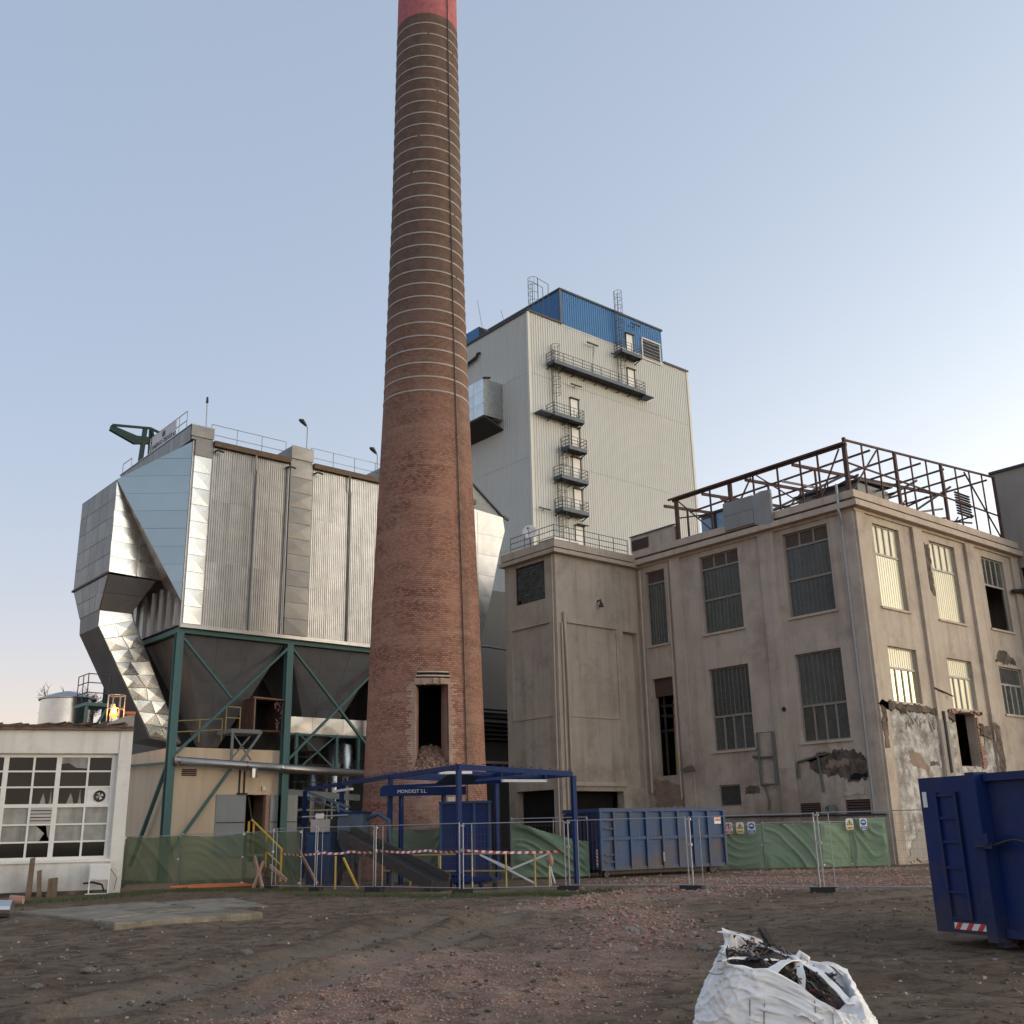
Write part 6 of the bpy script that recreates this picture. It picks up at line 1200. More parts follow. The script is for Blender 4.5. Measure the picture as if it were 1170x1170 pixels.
mb = MB(); q_ = [(20.75, 34.75), (21.35, 34.0), (22.0, 34.5), (21.4, 35.25)]; c_ = (21.38, 34.62); lo_ = [(c_[0]+(x-c_[0])*.35, c_[1]+(y-c_[1])*.35) for x, y in q_]
mb.add([(x, y, .75) for x, y in lo_]+[(x, y, 1.55) for x, y in q_]+[(x, y, 2.5) for x, y in q_]+[(c_[0]+(x-c_[0])*.8, c_[1]+(y-c_[1])*.8, 2.5) for x, y in q_]+[(c_[0]+(x-c_[0])*.8, c_[1]+(y-c_[1])*.8, 1.7) for x, y in q_], [(i+k*4, (i+1)%4+k*4, (i+1)%4+4+k*4, i+4+k*4) for k in range(4) for i in range(4)]); mb.build('body', M['blue_light'], hp)
mb = MB()
for a_, b_ in zip(q_, q_[1:]+q_[:1]): mb.bar((*a_, 2.5), (*b_, 2.5), .08); mb.bar((*a_, 1.55), (*b_, 1.55), .06)
mb.build('rim_frame', M['blue_frame'], hp)
mb = MB(); mb.tube([(21.7, 34.3, 2.3), (21.95, 33.9, 2.45), (22.15, 33.5, 2.2), (22.2, 33.4, 1.2)], .09, 8); mb.bar((20.3, 36.2, 3.3), (21.2, 34.7, 2.7), .12, .08); mb.bar((20.2, 36.0, 3.05), (21.4, 34.4, 2.45), .06); mb.build('feed_pipe', M['blue_light'], hp); mb = MB(); mb.bar((21.0, 34.0, 0), (21.1, 34.3, 1.0), .1); mb.bar((21.7, 34.9, 0), (21.6, 34.8, 1.0), .1); mb.bar((21.0, 35.0, 0), (21.1, 34.8, 1), .1); mb.build('leg', M['dark_steel'], hp)
cv = thing('conveyor', 'black inclined conveyor belt falling to the ground behind the mesh fence', 'conveyor', (20.9, 31.5, 0))
mb = MB(); mb.slab([(21.0, 34.6, 1.9), (20.7, 34.5, 1.9), (20.35, 28.2, .25), (20.75, 28.0, .25)], (0, 0, -.22)); mb.build('belt', M['black'], cv); mb = MB(); mb.bar((20.62, 34.4, 1.75), (20.28, 28.2, .12), .08, .35); mb.bar((21.1, 34.5, 1.9), (20.8, 28.0, .28), .08, .4); mb.build('side_frame', M['dark_steel'], cv)
mb = MB(); mb.bar((20.6, 33, 0), (20.62, 33, 1.4), .1); mb.bar((20.5, 30.8, 0), (20.52, 30.8, .8), .1); mb.build('leg', M['dark_steel'], cv)
for p, q, lb in (((19.2, 32.2, 0), (19.25, 32.3, 1.05), 'upright yellow post beside the blue cabinet'), ((19.15, 30.7, .05), (19.0, 31.4, 1.0), 'slanting yellow bar in front of the conveyor')):
    mb = MB(); mb.bar(p, q, .06); tag(mb.build('yellow_bar', M['yellow'], None), lb, 'steel bar', 'yellow bars by the conveyor')
hr = thing('yellow_handrail', 'yellow handrail with one rail left along the pit under the canopy', 'handrail', (22.9, 27.8, 0))
YP = [(21.9, 30.0), (22.4, 28.9), (22.9, 27.75), (23.4, 26.9), (23.65, 26.5)]
for x, y in YP: mb = MB(); mb.bar((x, y, 0), (x, y, 1.05), .045); mb.build('post', M['yellow_dull'], hr)
mb = MB(); mb.bar((21.9, 30, .5), (22.9, 27.75, .5), .05); mb.bar((21.9, 30, 1.03), (22.9, 27.75, 1.03), .045); mb.build('rail', M['yellow_dull'], hr)
t = thing('pipe_handrail', 'dull yellow pipe frame standing left of the blue skip', 'handrail', (22.2, 31.3, 0)); mb = MB(); rail_run(mb, [(21.3, 32.6, 0), (22.5, 30.9, 0)], 1.0, (.5,), .9, .03); mb.build('rail', M['yellow_dull'], t)
t = thing('rubber_wheel_trolley', 'dark low trolley with tyres lying beside the yellow handrail', 'trolley', (21.3, 27.6, 0))
mb = MB()
for x, y in ((21.9, 27.2), (21.2, 28.6)): mb.tube([(x, y, .17), (x+.1, y-.1, .17)], .17, 12)
mb.build('wheel', M['black'], t); mb = MB(); mb.bar((20.6, 28.9, .25), (21.9, 27.25, .3), .25, .15); mb.tube([(20.4, 28.7, .12), (21.0, 28.4, .45), (21.6, 27.6, .3), (21.7, 27.5, .05)], .07); mb.build('frame', M['blue_frame'], t)
tp = thing('barrier_tape', 'red and white barrier tape strung along the mesh fence under the canopy', 'tape', (19.6, 28, 0))
TP = [Vector(p) for p in ((18.15, 34.0, 1.15), (18.5, 31.9, 1.17), (19.0, 31.0, 1.2), (19.45, 29.9, 1.2), (20.0, 28.1, 1.2), (20.3, 26.6, 1.18), (22.55, 24.7, 1.1))]
wh, rd_ = MB(), MB(); acc = 0
for a, b in zip(TP, TP[1:]):
    L = (b-a).length; k = max(1, round(L/.11)); d = (b-a)/k
    for i in range(k):
        p, q = a+d*i, a+d*(i+1); sg = -.05*math.sin(math.pi*i/k); z0 = Vector((0,0,sg)); acc += 1; m_ = (wh, rd_)[acc % 2]; tw_ = .03*math.sin(acc*.21)
        m_.poly(p+z0+Vector((tw_, 0, -.035)), q+z0+Vector((tw_, 0, -.035)), q+z0+Vector((-tw_, 0, .035)), p+z0+Vector((-tw_, 0, .035)))
wh.build('white_stripe', M['white'], tp, fix=False); rd_.build('red_stripe', M['red'], tp, fix=False)
mb = MB()
for a, b in (((22.5, 28.6, 1.0), (23.4, 26.9, .1)), ((22.5, 28.6, 1.0), (23.0, 27.6, .55)), ((23.0, 27.6, .55), (23.65, 26.5, 1.0)), ((23.65, 26.5, 1.0), (23.3, 26.0, .05)), ((23.6, 26.5, .9), (23.62, 26.2, .1))): mb.bar(a, b, .012, .06)
tag(mb.build('loose_tape', M['white'], None), 'loose white tape trailing from the yellow posts', 'tape')
mb = MB(); mb.lathe([(.02, .62), (.09, .66), (.11, .82), (.03, 1.0)], 8, (23.58, 26.35)); tag(mb.build('hanging_sack', M['brick_bits'], None, smooth=True), 'small brownish sack hanging at the last yellow post', 'sack')
st = thing('timber_steps', 'timber steps with a bright yellow handrail rising to the beige block', 'steps', (19.2, 36.6, 0))
for i in range(6): mb = MB(); y = 35.2+i*.42; mb.box(18.75, 19.75, y, y+.4, .17*i, .17*(i+1)); mb.build('step', M['timber'], st)
mb = MB(); mb.box(18.7, 19.8, 37.73, 39.0, .98, 1.05); mb.build('landing', M['timber'], st)
mb = MB(); mb.tube([(18.85, 35.35, .2), (18.85, 35.35, 1.3), (18.85, 37.75, 2.35), (18.85, 38.0, 2.3), (18.85, 38.0, 1.05)], .04, 6); mb.tube([(18.85, 37.6, 1.05), (18.85, 37.6, 2.28)], .035); mb.tube([(18.85, 36.5, .6), (18.85, 36.5, 1.8)], .035); mb.tube([(18.85, 35.35, .75), (18.85, 37.75, 1.75)], .03); mb.build('handrail', M['yellow'], st)
mb = MB(); mb.bar((18.6, 36.9, 1.0), (18.2, 35.4, 0), .07, .2); mb.bar((18.5, 36.0, .9), (18.1, 35.9, 0), .08); mb.bar((18.4, 35.3, .75), (18.3, 33.9, .3), .05, .12); mb.bar((19.9, 36.6, 1.7), (19.9, 34.6, .1), .06, .1); mb.build('brace', M['timber_pink'], st)

# ------------------------------------------------------------------ containers
def stripes(parent, x0, x1, z0, z1, d, n, T, vert=False):
    mb = MB(T); mb.box(x0, x1, d, d+.008, z0, z1); p = mb.build('reflector_plate', M['white'], parent)
    for i in range(n):
        s = MB(T)
        if vert: h = (z1-z0)/n; z = z0+i*h; s.poly((x0, d+.010, z), (x1, d+.010, z+h*.3), (x1, d+.010, z+h*.75), (x0, d+.010, z+h*.45))
        else: w = (x1-x0)/n; x = x0+i*w; s.poly((x, d+.010, z0), (x+w*.45, d+.010, z0), (x+w*.8, d+.010, z1), (x+w*.35, d+.010, z1))
        s.build('red_stripe', M['red'], p, fix=False)
ct = thing('ribbed_container', 'long worn blue ribbed roll off container standing against the factory', 'container', (29.12, 29.71, 0), math.atan2(-.99, 6.17), local=True)
TC = lambda x, d, z: (x, -d, z)
mb = MB(); mb.box(.06, 6.2, .06, 2.4, .30, 2.36); mb.build('body', M['blue'], ct)
mb = MB(); mb.box(.0, 6.25, -.04, .12, 2.362, 2.5); mb.box(.0, 6.25, 2.36, 2.5, 2.362, 2.5); mb.box(.0, .12, .12, 2.36, 2.362, 2.5); mb.box(6.13, 6.25, .12, 2.36, 2.362, 2.5); mb.build('top_rim', M['blue'], ct)
XR = [.0, .62, 1.40, 2.18, 2.96, 3.74, 4.52, 5.30, 6.13]
for x in XR: mb = MB(TC); mb.box(x, x+.11, -.06, .07, .28, 2.36); mb.build('rib', M['blue'], ct)
for a, b in zip(XR, XR[1:]):
    for z0, z1 in ((.36, 1.32), (1.46, 2.33)):
        mb = MB(TC); mb.box(a+.115, b-.005, -.058, -.02+rnd.uniform(-.012, .012), z0, z1); mb.build('side_panel', M['blue'], ct)
    mb = MB(TC); mb.box(a+.112, b-.002, -.058, .05, 1.33, 1.45); mb.build('mid_rail', M['blue'], ct)
mb = MB(TC); mb.box(.02, 6.23, -.06, .03, .24, .36); mb.build('bottom_rail', M['blue'], ct)
mb = MB(TC)
for z in (.55, .8, 1.75, 2.05): mb.bar((.16, .05, z), (.6, .05, z), .045)
mb.build('rung', M['blue'], ct)
mb = MB(); mb.box(.3, 6.0, .35, .6, .1, .3); mb.box(.3, 6.0, 1.9, 2.15, .1, .3)
for x in (.4, 5.6):
    for y in (.2, 2.1): mb.tube([(x, y, .12), (x, y+.25, .12)], .12, 10)
mb.build('underframe', M['dark_steel'], ct)
TE = lambda y, d, z: (-d, y, z)
for y0, y1 in ((.06, 1.2), (1.22, 2.4)):
    mb = MB(TE); mb.box(y0, y1, -.06, -.02, .28, 2.34); d = mb.build('door', M['purple_blue'], ct); s = MB(TE)
    for y in (y0, (y0+y1)/2, y1-.08): s.box(y, y+.08, -.019, .04, .28, 2.34)
    s.box(y0, y1, -.019, .03, 1.28, 1.36); s.build('door_rib', M['purple_blue'], d)
stripes(ct, .1, .2, .38, 1.0, .045, 5, TE, vert=True)
mb = MB(TC); mb.box(5.72, 6.06, -.012, .0, 1.86, 2.16); s_ = mb.build('sticker', M['white'], ct); s = MB(TC); s.box(5.76, 6.02, .001, .004, 1.97, 2.05); s.box(5.78, 6.0, .001, .004, 2.09, 2.12); s.build('sticker_print', M['orange'], s_)
mb = MB(TC); mb.box(2.95, 3.02, .06, .07, .5, .85); mb.build('scratch', M['white'], ct)
bc = thing('dark_blue_container', 'fresh dark blue container with a welded ladder at the right edge of the picture', 'container', (15.15, 8.58, 0), math.atan2(-.965, -.26), local=True)
mb = MB(); mb.box(.02, 2.5, .14, 6.1, .16, 2.26); mb.build('body', M['blue_new'], bc)
mb = MB(TC); mb.box(0, .9, -.14, .0, .14, 2.28); mb.build('end_plate', M['blue_new'], bc)
mb = MB(TC); mb.slab([(.902, .0, .1), (1.04, .09, .1), (1.04, .09, 1.28), (.902, .03, 1.4)], (0, .0, 0)) if False else None
mb = MB(TC); mb.add([(.902, -.14, .06), (1.16, -.14, .06), (1.12, .07, .06), (.95, .07, .06), (.902, -.14, 2.31), (1.16, -.14, 2.31), (1.12, .07, 2.31), (.95, .07, 2.31)], [(0,3,2,1),(4,5,6,7),(0,1,5,4),(1,2,6,5),(2,3,7,6),(3,0,4,7)]); mb.build('corner_post', M['blue_new'], bc)
mb = MB(TC); mb.box(1.163, 2.5, -.135, -.12, .14, 2.24); mb.box(1.163, 2.5, -.12, -.04, 2.18, 2.29); mb.box(1.163, 2.5, -.12, -.05, .12, .24); mb.build('door', M['blue_new'], bc)
mb = MB(TC)
for x in (.30, .66): mb.box(x, x+.05, .001, .045, .32, 2.06)
mb.build('ladder_rail', M['blue_new'], bc)
for z in (2.02, 1.70, 1.37, 1.02, .69, .34): mb = MB(TC); mb.box(.351, .659, .001, .035, z-.018, z+.018); mb.build('rung', M['blue_new'], bc)
stripes(bc, .34, .94, .19, .28, .003, 3, TC)
mb = MB(TC); mb.box(.05, .13, .002, .008, 1.86, 2.08); mb.build('reflector', M['white'], bc)
mb = MB(TC); mb.box(1.0, 1.3, .05, .13, 1.28, 1.38); mb.box(1.2, 1.27, .02, .16, 1.34, 1.48); mb.build('hinge', M['blue_new'], bc)
mb = MB(TC); mb.tube([(1.0+i*.06, .11+.01*math.sin(i), 1.31+.03*math.sin(i*.20-.6)+.05*math.exp(-((i-11)/3.5)**2)) for i in range(26)], .02, 6); mb.build('cable', M['black'], bc)
mb = MB(TC); mb.box(1.0, 1.14, -.25, -.02, 0, .1); mb.box(2.2, 2.35, -.25, -.05, 0, .12); mb.build('foot', M['blue_new'], bc); mb = MB(); mb.box(.3, 2.3, 1, 6, .05, .158); mb.build('underframe', M['dark_steel'], bc)

# ------------------------------------------------------------------ bulk bag
bg_ = thing('bulk_bag', 'slumped open white woven bulk bag full of dark cable scrap in the foreground', 'bulk bag', (5.53, 4.16, -.02), R(-53), local=True); bg_.scale = (1.0, 1.0, 1.03)
NB, NV = 320, 120
def rim(x, y): return .80-.36*x+.10*y+.10*max(0, x-.12)*4*max(0, .5+y)+.03*math.sin(7*x+2)+.02*math.sin(13*y+9*x)
def outline(th, s):
    c, q = math.cos(th), math.sin(th); e = .36; return (math.copysign(abs(c)**e, c)*s, math.copysign(abs(q)**e, q)*s)
v = []; f = []
for j in range(NV+1):
    w = j/NV
    for k in range(NB):
        th = 2*math.pi*k/NB; ux, uy = outline(th, 1)
        tx = .36 if ux > 0 else .33; rz0 = rim(ux*.38, uy*.36); z = rz0*w
        zz = z/max(.3, rz0); prof = .44+.075*math.sin(math.pi*min(1, z/.95)**.8)-.0*zz
        top = sstep(.66, 1.02, w); sx = prof*(1-top*(.27 if ux < 0 else .17)); sy = prof*.96*(1-top*.17)
        e = (1-sstep(.0, .12, w))*.04; x, y = ux*(sx-e), uy*(sy-e)
        wq = noise.noise(Vector((x*3+7, y*3, z*3)))*.25; n1 = noise.noise(Vector((x*4.2, y*4.2, z*5.5)))*.014+noise.noise(Vector((x*12+3, y*12, (z+wq)*20)))*.013+max(0, .12-abs(noise.noise(Vector((x*4+1+wq*5, y*4, (z+wq)*9+2)))))*.13+max(0, .12-abs(noise.noise(Vector((x*8+4, y*8, (z-wq)*11+x*7)))))*.09+max(0, .13-abs(noise.noise(Vector((x*15-z*9, y*15+2, (z+x*.5)*12)))))*.055+max(0, .15-abs(noise.noise(Vector((x*27+z*14, y*27+5, z*20)))))*.028+noise.noise(Vector((x*30, y*30, z*42)))*.004
        cr = -.014*max(0, math.sin(z*38+3.5*math.sin(th*3)+2*noise.noise(Vector((x*3, y*3, 1)))))*math.exp(-((z-.25)/.22)**2)
        pull = -.022*math.exp(-((((ux+.1)*.5)**2)/.006))*sstep(.25, .8, w)
        dd = n1+cr+pull; L = math.hypot(ux, uy); v.append((x+ux/L*dd, y+uy/L*dd, z+(.015*noise.noise(Vector((x*9, y*9, 4))) if w > .9 else 0)))
for j in range(NV):
    for k in range(NB): k2 = (k+1) % NB; f.append((j*NB+k, j*NB+k2, (j+1)*NB+k2, (j+1)*NB+k))
b0 = NV*NB; off_ = len(v)       # hem turned inwards
for q, (ins_, dn) in enumerate(((.022, -.004), (.03, .06), (.05, .16))):
    for k in range(NB): x, y, z = v[b0+k]; L = math.hypot(x, y); v.append((x*(1-ins_/L), y*(1-ins_/L), z-dn))
for q in range(3):
    A = b0 if q == 0 else off_+(q-1)*NB; B = off_+q*NB
    for k in range(NB): k2 = (k+1) % NB; f.append((A+k, A+k2, B+k2, B+k))
SACK = v[:NB*(NV+1)]; mb = MB(); mb.add(v, f); mb.build('sack', M['bag'], bg_, smooth=True, fix=False)
v = []; f = []; n = 34
for j in range(n+1):
    for i in range(n+1):
        u, w = i/n*2-1, j/n*2-1; x, y = u*math.sqrt(1-w*w/2)*.365+.005, w*math.sqrt(1-u*u/2)*.355; r_ = math.hypot(u, w)
        v.append((x, y, rim(x, y)-.06-.05*max(0, r_-.75)*4*.3+.11*max(0, 1-r_)+.045*noise.noise(Vector((x*9, y*9, 2)))+.025*noise.noise(Vector((x*24, y*24, 5)))))
f = [(j*(n+1)+i, j*(n+1)+i+1, (j+1)*(n+1)+i+1, (j+1)*(n+1)+i) for j in range(n) for i in range(n)]
mb = MB(); mb.add(v, f); mb.build('fill', M['dirtfill'], bg_, smooth=True, fix=False, kind='stuff')
r4 = random.Random(12); cm = {'b': MB(), 'g': MB(), 'r': MB(), 's': MB()}
for i in range(80):
    x, y = r4.uniform(-.27, .26), r4.uniform(-.2, .26); a = r4.uniform(0, 6.3); pts = []; L = r4.uniform(.12, .34); cv_ = r4.uniform(-5, 5)
    for k in range(9): 
        z = rim(x, y)-.025+.05*math.sin(math.pi*k/8)*r4.uniform(.3, 1.2)+.03*max(0, 1-math.hypot(x, y)/.4); pts.append((x, y, z)); a += cv_*L/8; x += math.cos(a)*L/8; y += math.sin(a)*L/8
        x = max(-.30, min(.30, x)); y = max(-.24, min(.29, y))
    key = r4.choice('bbbbbggr'); cm[key].tube(pts, r4.uniform(.003, .0075) if key != 'r' else .004, 6)
for i in range(14):
    x, y = r4.uniform(-.2, .25), r4.uniform(-.25, .25); z = rim(x, y); a = r4.uniform(-.9, .3); L = r4.uniform(.06, .14); cm['s'].bar((x, y, z-.02), (x+L*math.cos(a), y+L*math.sin(a), z+r4.uniform(-.06, .05)), r4.uniform(.02, .05), .012)
cm['s'].bar((.02, .1, .80), (-.10, .27, 1.0), .04, .03); cm['s'].bar((.02, .08, .79), (.16, .02, .72), .04, .025)
cm['b'].build('black_cable', M['black'], bg_, smooth=True, kind='stuff'); cm['g'].build('grey_cable', M['cable_grey'], bg_, smooth=True, kind='stuff'); cm['r'].build('red_cable', M['cable_red'], bg_, smooth=True, kind='stuff'); cm['s'].build('scrap_strip', M['dirtfill'], bg_, kind='stuff')
mb = MB(); mb.tube([(-.33+.075*math.cos(i*.33)-.03, -.35-.02*math.sin(i*.33), .87+.06*math.sin(i*.33)) for i in range(17)], .0028, 5); mb.build('wire_loop', M['cable_grey'], bg_, smooth=True)
def strap(pts, w, side, name='strap'):
    P = [Vector(p) for p in pts]; Q = []
    for i in range(len(P)-1):
        for k in range(5): Q.append(P[i].lerp(P[i+1], k/5))
    Q.append(P[-1]); S = [Q[0]]+[(Q[i-1]+Q[i]*2+Q[i+1])/4 for i in range(1, len(Q)-1)]+[Q[-1]]
    s = Vector(side).normalized(); vs = []; fs = []
    for i, p in enumerate(S):
        d = (S[min(i+1, len(S)-1)]-S[max(0, i-1)]).normalized(); a = (s-d*s.dot(d)).normalized(); nn_ = d.cross(a); ww = w*(1+.12*math.sin(i*1.3))/2
        vs += [p-a*ww-nn_*.003, p+a*ww-nn_*.003, p+a*ww*.98+nn_*.003, p-a*ww*.98+nn_*.003]
    for i in range(len(S)-1):
        for k in range(4): k2 = (k+1) % 4; fs.append((i*4+k, i*4+k2, i*4+4+k2, i*4+4+k))
    mb = MB(); mb.add(vs, fs); return mb.build(name, M['bag'], bg_, smooth=False, fix=False)
KN = (.10, .06, .845)
strap([(-.36, .30, .98), (-.24, .22, .97), (-.05, .13, .90), KN], .045, (.3, 1, 0)); strap([(-.34, -.34, .88), (-.26, -.26, .89), (-.10, -.12, .87), KN], .045, (.3, 1, 0))
strap([(.36, .30, .73), (.30, .2, .80), (.2, .12, .83), KN], .04, (-.5, 1, 0)); strap([(.36, -.30, .66), (.30, -.16, .72), (.22, -.04, .79), KN], .045, (1, .6, 0))
strap([(-.14, -.425, .60), (-.12, -.40, .70), (-.05, -.30, .83), (.03, -.12, .86), KN], .06, (1, 0, 0)); strap([KN, (.11, -.1, .80), (.10, -.26, .70), (.11, -.37, .645)], .045, (1, 0, 0))
mb = MB(); rr = [(.10+.03*math.cos(a)*1.3, .06+.03*math.sin(a), .845+.018*math.sin(2*a)) for a in [i*.6 for i in range(12)]]; mb.tube(rr, .016, 7); mb.tube([(.08, .04, .83), (.12, .08, .88), (.16, .05, .85)], .02, 7); mb.build('knot', M['bag'], bg_, smooth=True)
def flap(P, name='flap', seed=1):
    r = random.Random(seed); a, b, c, d = map(Vector, P); n = 10; vs = []; nn_ = (b-a).cross(d-a).normalized()
    for j in range(n+1):
        for i in range(n+1): u, w = i/n, j/n; p = (a.lerp(b, u)).lerp(d.lerp(c, u), w); vs.append(p+nn_*(.018*noise.noise(Vector((u*4+seed, w*4, seed)))+.012*math.sin(u*7+w*3)))
    mb = MB(); mb.add(vs, [(j*(n+1)+i, j*(n+1)+i+1, (j+1)*(n+1)+i+1, (j+1)*(n+1)+i) for j in range(n) for i in range(n)]); mb.build(name, M['bag'], bg_, smooth=True, fix=False)
flap([(.12, .40, .83), (.40, .38, .77), (.44, .22, .66), (.20, .30, .76)], seed=2); flap([(-.345, .345, 1.0), (-.10, .36, .93), (-.08, .32, .85), (-.33, .32, .92)], seed=3); flap([(.03, -.36, .68), (.16, -.37, .64), (.20, -.47, .60), (.06, -.475, .625)], seed=4); flap([(.22, -.40, .55), (.43, -.36, .60), (.40, -.22, .70), (.27, -.30, .63)], seed=5)
for x in (-.19, -.10, .16, .25):
    mb = MB(); pts = []
    for z in (.20, .28, .36, .44, .52, .58, .64, .70):
        best = min((v_ for v_ in SACK if v_[1] < -.2 and v_[2] < rim(x, -.38)-.02), key=lambda p: (p[0]-x)**2+(p[2]-z)**2); pts.append((best[0], best[1]-.004, best[2]))
    mb.tube(pts, .003, 4); mb.build('seam', M['cable_grey'], bg_)

# ------------------------------------------------------------------ slabs, rubble, small things on the ground
M['concrete_edge'] = M['concrete']
def slab_thing(pts, z0, z1, label, seed):
    r = random.Random(seed); out = []
    for (a, b), (c, d) in zip(pts, pts[1:]+pts[:1]):
        L = math.hypot(c-a, d-b); k = max(2, int(L/.25))
        for i in range(k): t_ = i/k; j = .05 if i else 0; out.append((a+(c-a)*t_+r.uniform(-j, j), b+(d-b)*t_+r.uniform(-j, j)))
    mb = MB(); n = len(out); cx_ = sum(p[0] for p in out)/n; cy_ = sum(p[1] for p in out)/n
    ins = [(x+(cx_-x)*.012, y+(cy_-y)*.012) for x, y in out]
    vs = [(x, y, z0) for x, y in out]+[(x, y, z1-.035+r.uniform(-.02, .01)) for x, y in out]+[(x, y, z1+r.uniform(-.006, .006)) for x, y in ins]
    mb.add(vs, [tuple(range(2*n, 3*n))]+[(i, (i+1) % n, n+(i+1) % n, n+i) for i in range(n)]+[(n+i, n+(i+1) % n, 2*n+(i+1) % n, 2*n+i) for i in range(n)])
    o = mb.build('concrete_slab', M['concrete'], None, fix=False); tag(o, label, 'concrete slab', 'concrete slabs on the dirt')
slab_thing([(8.2, 28.9), (8.5, 24.15), (11.6, 26.2), (12.0, 30.0)], -.05, .07, 'largest concrete slab in front of the white workshop', 1)
slab_thing([(8.33, 23.45), (8.25, 22.25), (11.6, 22.5), (11.75, 25.6)], -.05, .10, 'concrete slab nearest the camera with a broken front edge', 2)
slab_thing([(12.15, 29.6), (11.75, 26.3), (13.2, 25.3), (14.4, 30.0)], -.05, .05, 'concrete slab farthest right behind the others', 3)
def chunk(mb, p, s, r, flat=.6):
    q = Matrix.Rotation(r.uniform(0, 6.3), 3, Vector((r.uniform(-.5, .5), r.uniform(-.5, .5), 1)).normalized())
    vs = [Vector(p)+q @ Vector((x*s*r.uniform(.6, 1.3), y*s*r.uniform(.5, 1), z*s*flat*r.uniform(.5, 1))) for x in (-1, 1) for y in (-1, 1) for z in (-1, 1)]
    mb.add(vs, [(0,1,3,2),(4,6,7,5),(0,4,5,1),(2,3,7,6),(0,2,6,4),(1,5,7,3)])
r5 = random.Random(3); mb = MB(); mw = MB()
for a, b, w in BRICK_LINES:
    L = math.hypot(b[0]-a[0], b[1]-a[1]); near = math.hypot(*a) < 15; cnt = int((2400 if near else 420)*w*(L+w)/(4 if near else 3))
    for i in range(min(cnt, 3400)):
        t_ = r5.uniform(-.15, 1.15); x = a[0]+(b[0]-a[0])*t_+r5.gauss(0, w*.7); y = a[1]+(b[1]-a[1])*t_+r5.gauss(0, w*.7)
        if math.hypot(x, y) < 4: continue
        s = r5.choice((.004, .006, .006, .009, .013)) if near else r5.choice((.012, .018, .025, .04)); chunk(mb if r5.random() < .8 else mw, (x, y, ground_h(x, y)+s*.25), s, r5)
tag(mb.build('brick_rubble', M['brick_bits'], None, fix=False), 'crushed red brick scattered over the yard', 'rubble', kind='stuff')
for i in range(1000):
    ang = R(49.75+r5.uniform(-30, 30)); rr_ = 8+r5.random()**1.3*24; x, y = rr_*math.cos(ang), rr_*math.sin(ang); s = r5.choice((.004, .005, .007, .009, .015))*(1+rr_/30); chunk(mw, (x, y, ground_h(x, y)+s*.3), s, r5)
tag(mw.build('gravel', M['stone'], None, fix=False), 'pale gravel and mortar chips scattered over the dirt', 'gravel', kind='stuff')
mdk = MB()
for i in range(3400):
    ang = R(49.75+r5.uniform(-30, 30)); rr_ = 8+r5.random()**1.2*26; x, y = rr_*math.cos(ang), rr_*math.sin(ang); s = r5.choice((.006, .008, .012, .018, .03)); chunk(mdk, (x, y, ground_h(x, y)+s*.2), s, r5)
M['stone_dark'] = mat('grey_stone', (.20,.175,.145), (.12,.105,.088), 9, .95, bump=.5, bscale=60)
M['clod'] = mat('dirt_clods', (.115, .088, .064), (.075, .057, .042), 3, .95)
tag(mdk.build('dirt_clods', M['clod'], None, fix=False), 'brown clods of dry dirt over the yard', 'dirt', kind='stuff')
for x, y, s, lb in ((12.1, 10.35, .11, 'pointed grey stone left of the white bulk bag'), (6.9, 9.25, .06, 'grey rubble stone at the bottom edge left of the bulk bag'), (8.2, 8.4, .05, 'flat pale chip in front of the bulk bag'), (7.9, 15.8, .10, 'flat grey stone on the dirt below the concrete slabs'), (5.3, 15.1, .10, 'rounded grey stone in the left foreground'), (4.3, 13.9, .07, 'small stone lowest in the left foreground'), (11.0, 12.2, .07, 'white chip on the reddish dirt in the middle')):
    mb = MB(); bmx = bmesh.new(); bmesh.ops.create_icosphere(bmx, subdivisions=2, radius=s)
    for vv in bmx.verts: vv.co *= 1+.35*noise.noise(vv.co*9/s*.12+Vector((x, y, 0)))+.25*abs(noise.noise(vv.co/s*1.7+Vector((y, x, 3)))); vv.co.z *= .5
    me = bpy.data.meshes.new('stone'); bmx.to_mesh(me); bmx.free(); me.materials.append(M['stone_dark']); o = bpy.data.objects.new('stone', me); C.objects.link(o); o.location = (x, y, ground_h(x, y)+s*.25); tag(o, lb, 'stone', 'loose stones in the yard')
mb = MB()
for i in range(110):
    ang = R(49.75+r5.uniform(-26, 28)); rr_ = 9+r5.random()*20; x, y = rr_*math.cos(ang), rr_*math.sin(ang); a = r5.uniform(0, 3.1); L = r5.uniform(.06, .3); z = ground_h(x, y)+.012; mb.bar((x, y, z), (x+L*math.cos(a), y+L*math.sin(a), z+.012), .016, .01)
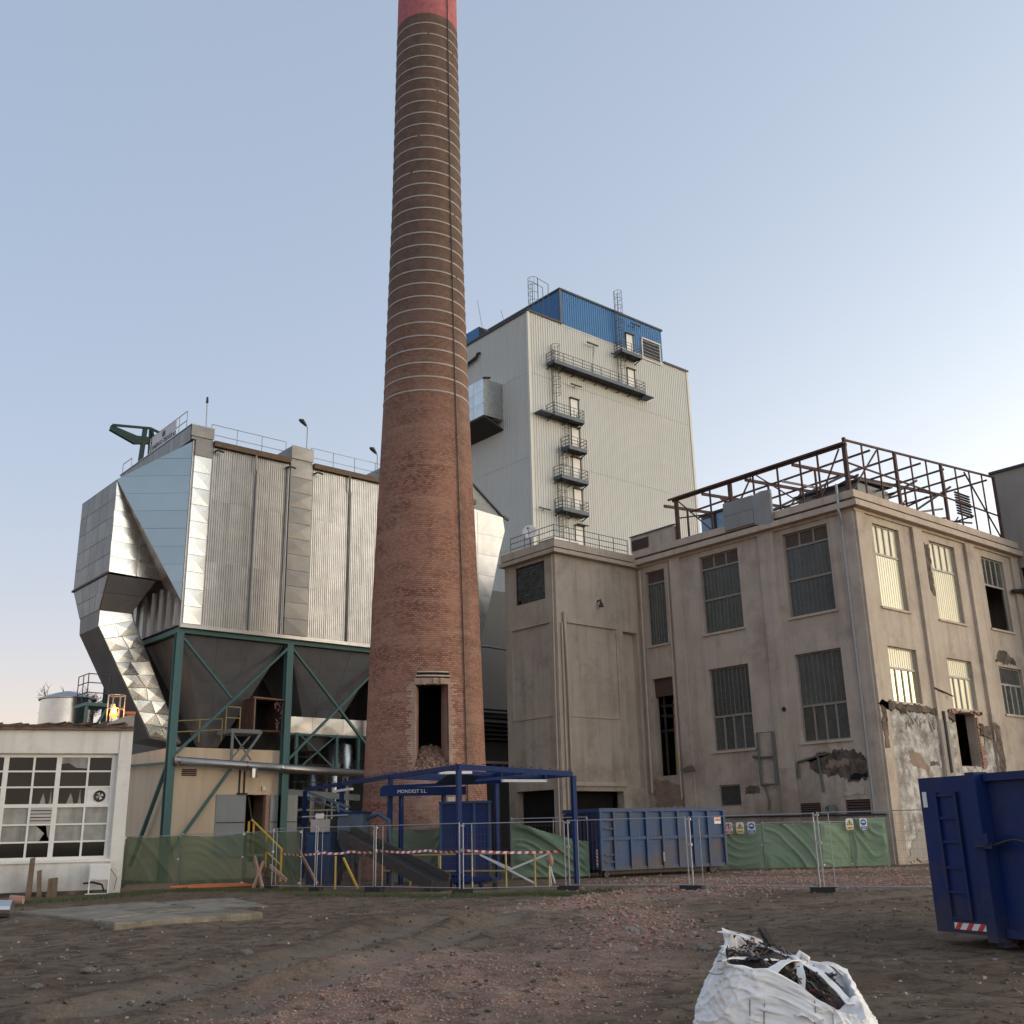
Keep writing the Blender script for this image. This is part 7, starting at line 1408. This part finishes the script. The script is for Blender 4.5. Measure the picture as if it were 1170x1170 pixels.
tag(mb.build('wood_splinters', M['timber'], None, fix=False), 'thin wood splinters and twigs lying in the dirt', 'splinters', kind='stuff')
mb = MB(); r6 = random.Random(9)
for a, b, w in GRASS_LINES:
    L = math.hypot(b[0]-a[0], b[1]-a[1])
    for i in range(int(900*(L+.5)*w)):
        t_ = r6.uniform(-.05, 1.05); x = a[0]+(b[0]-a[0])*t_+r6.gauss(0, w*.55); y = a[1]+(b[1]-a[1])*t_+r6.gauss(0, w*.55); z = ground_h(x, y); hh = r6.uniform(.03, .11); q = r6.uniform(0, 6.3); dx, dy = math.cos(q)*.012, math.sin(q)*.012; lx, ly = r6.gauss(0, .03), r6.gauss(0, .03)
        mb.poly((x-dx, y-dy, z-.01), (x+dx, y+dy, z-.01), (x+lx, y+ly, z+hh))
tag(mb.build('grass', M['grass'], None, fix=False), 'thin short grass along the fences and the workshop', 'grass', kind='stuff')
mb = MB(); mb.tube([(15.9, 37.9, .08), (17.2, 38.0, .10), (18.5, 37.2, .09)], .06, 7); mb.tube([(16.4, 37.5, .07), (18.6, 36.9, .07)], .05, 7); tag(mb.build('orange_pipe', M['orange'], None), 'orange plastic pipes lying at the foot of the green fence', 'pipe')
mb = MB(); mb.slab([(14.3, 38.3, .06), (16.0, 37.7, .05), (16.3, 38.5, .22), (14.9, 39.4, .2)], (0, 0, -.05)); tag(mb.build('plywood_board', M['timber'], None), 'brown board lying by the workshop corner', 'board')
mb = MB(); mb.tube([(9.4, 33.55, .13), (9.7, 33.35, .13)], [.15, .11], 14); tag(mb.build('flower_pot', M['brick_bits'], None, smooth=False), 'terracotta pot lying in the grass by the workshop', 'pot')
t = thing('metal_can', 'dented white and black metal can at the left edge', 'can', (7.5, 27.6, 0)); mb = MB(); mb.tube([(7.3, 27.7, .22), (7.75, 27.45, .2)], .2, 16); mb.build('shell', M['metal_sheet'], t, smooth=False); mb = MB(); mb.tube([(7.1, 27.8, .25), (7.3, 27.7, .24)], .21, 16); mb.build('lid', M['black'], t)
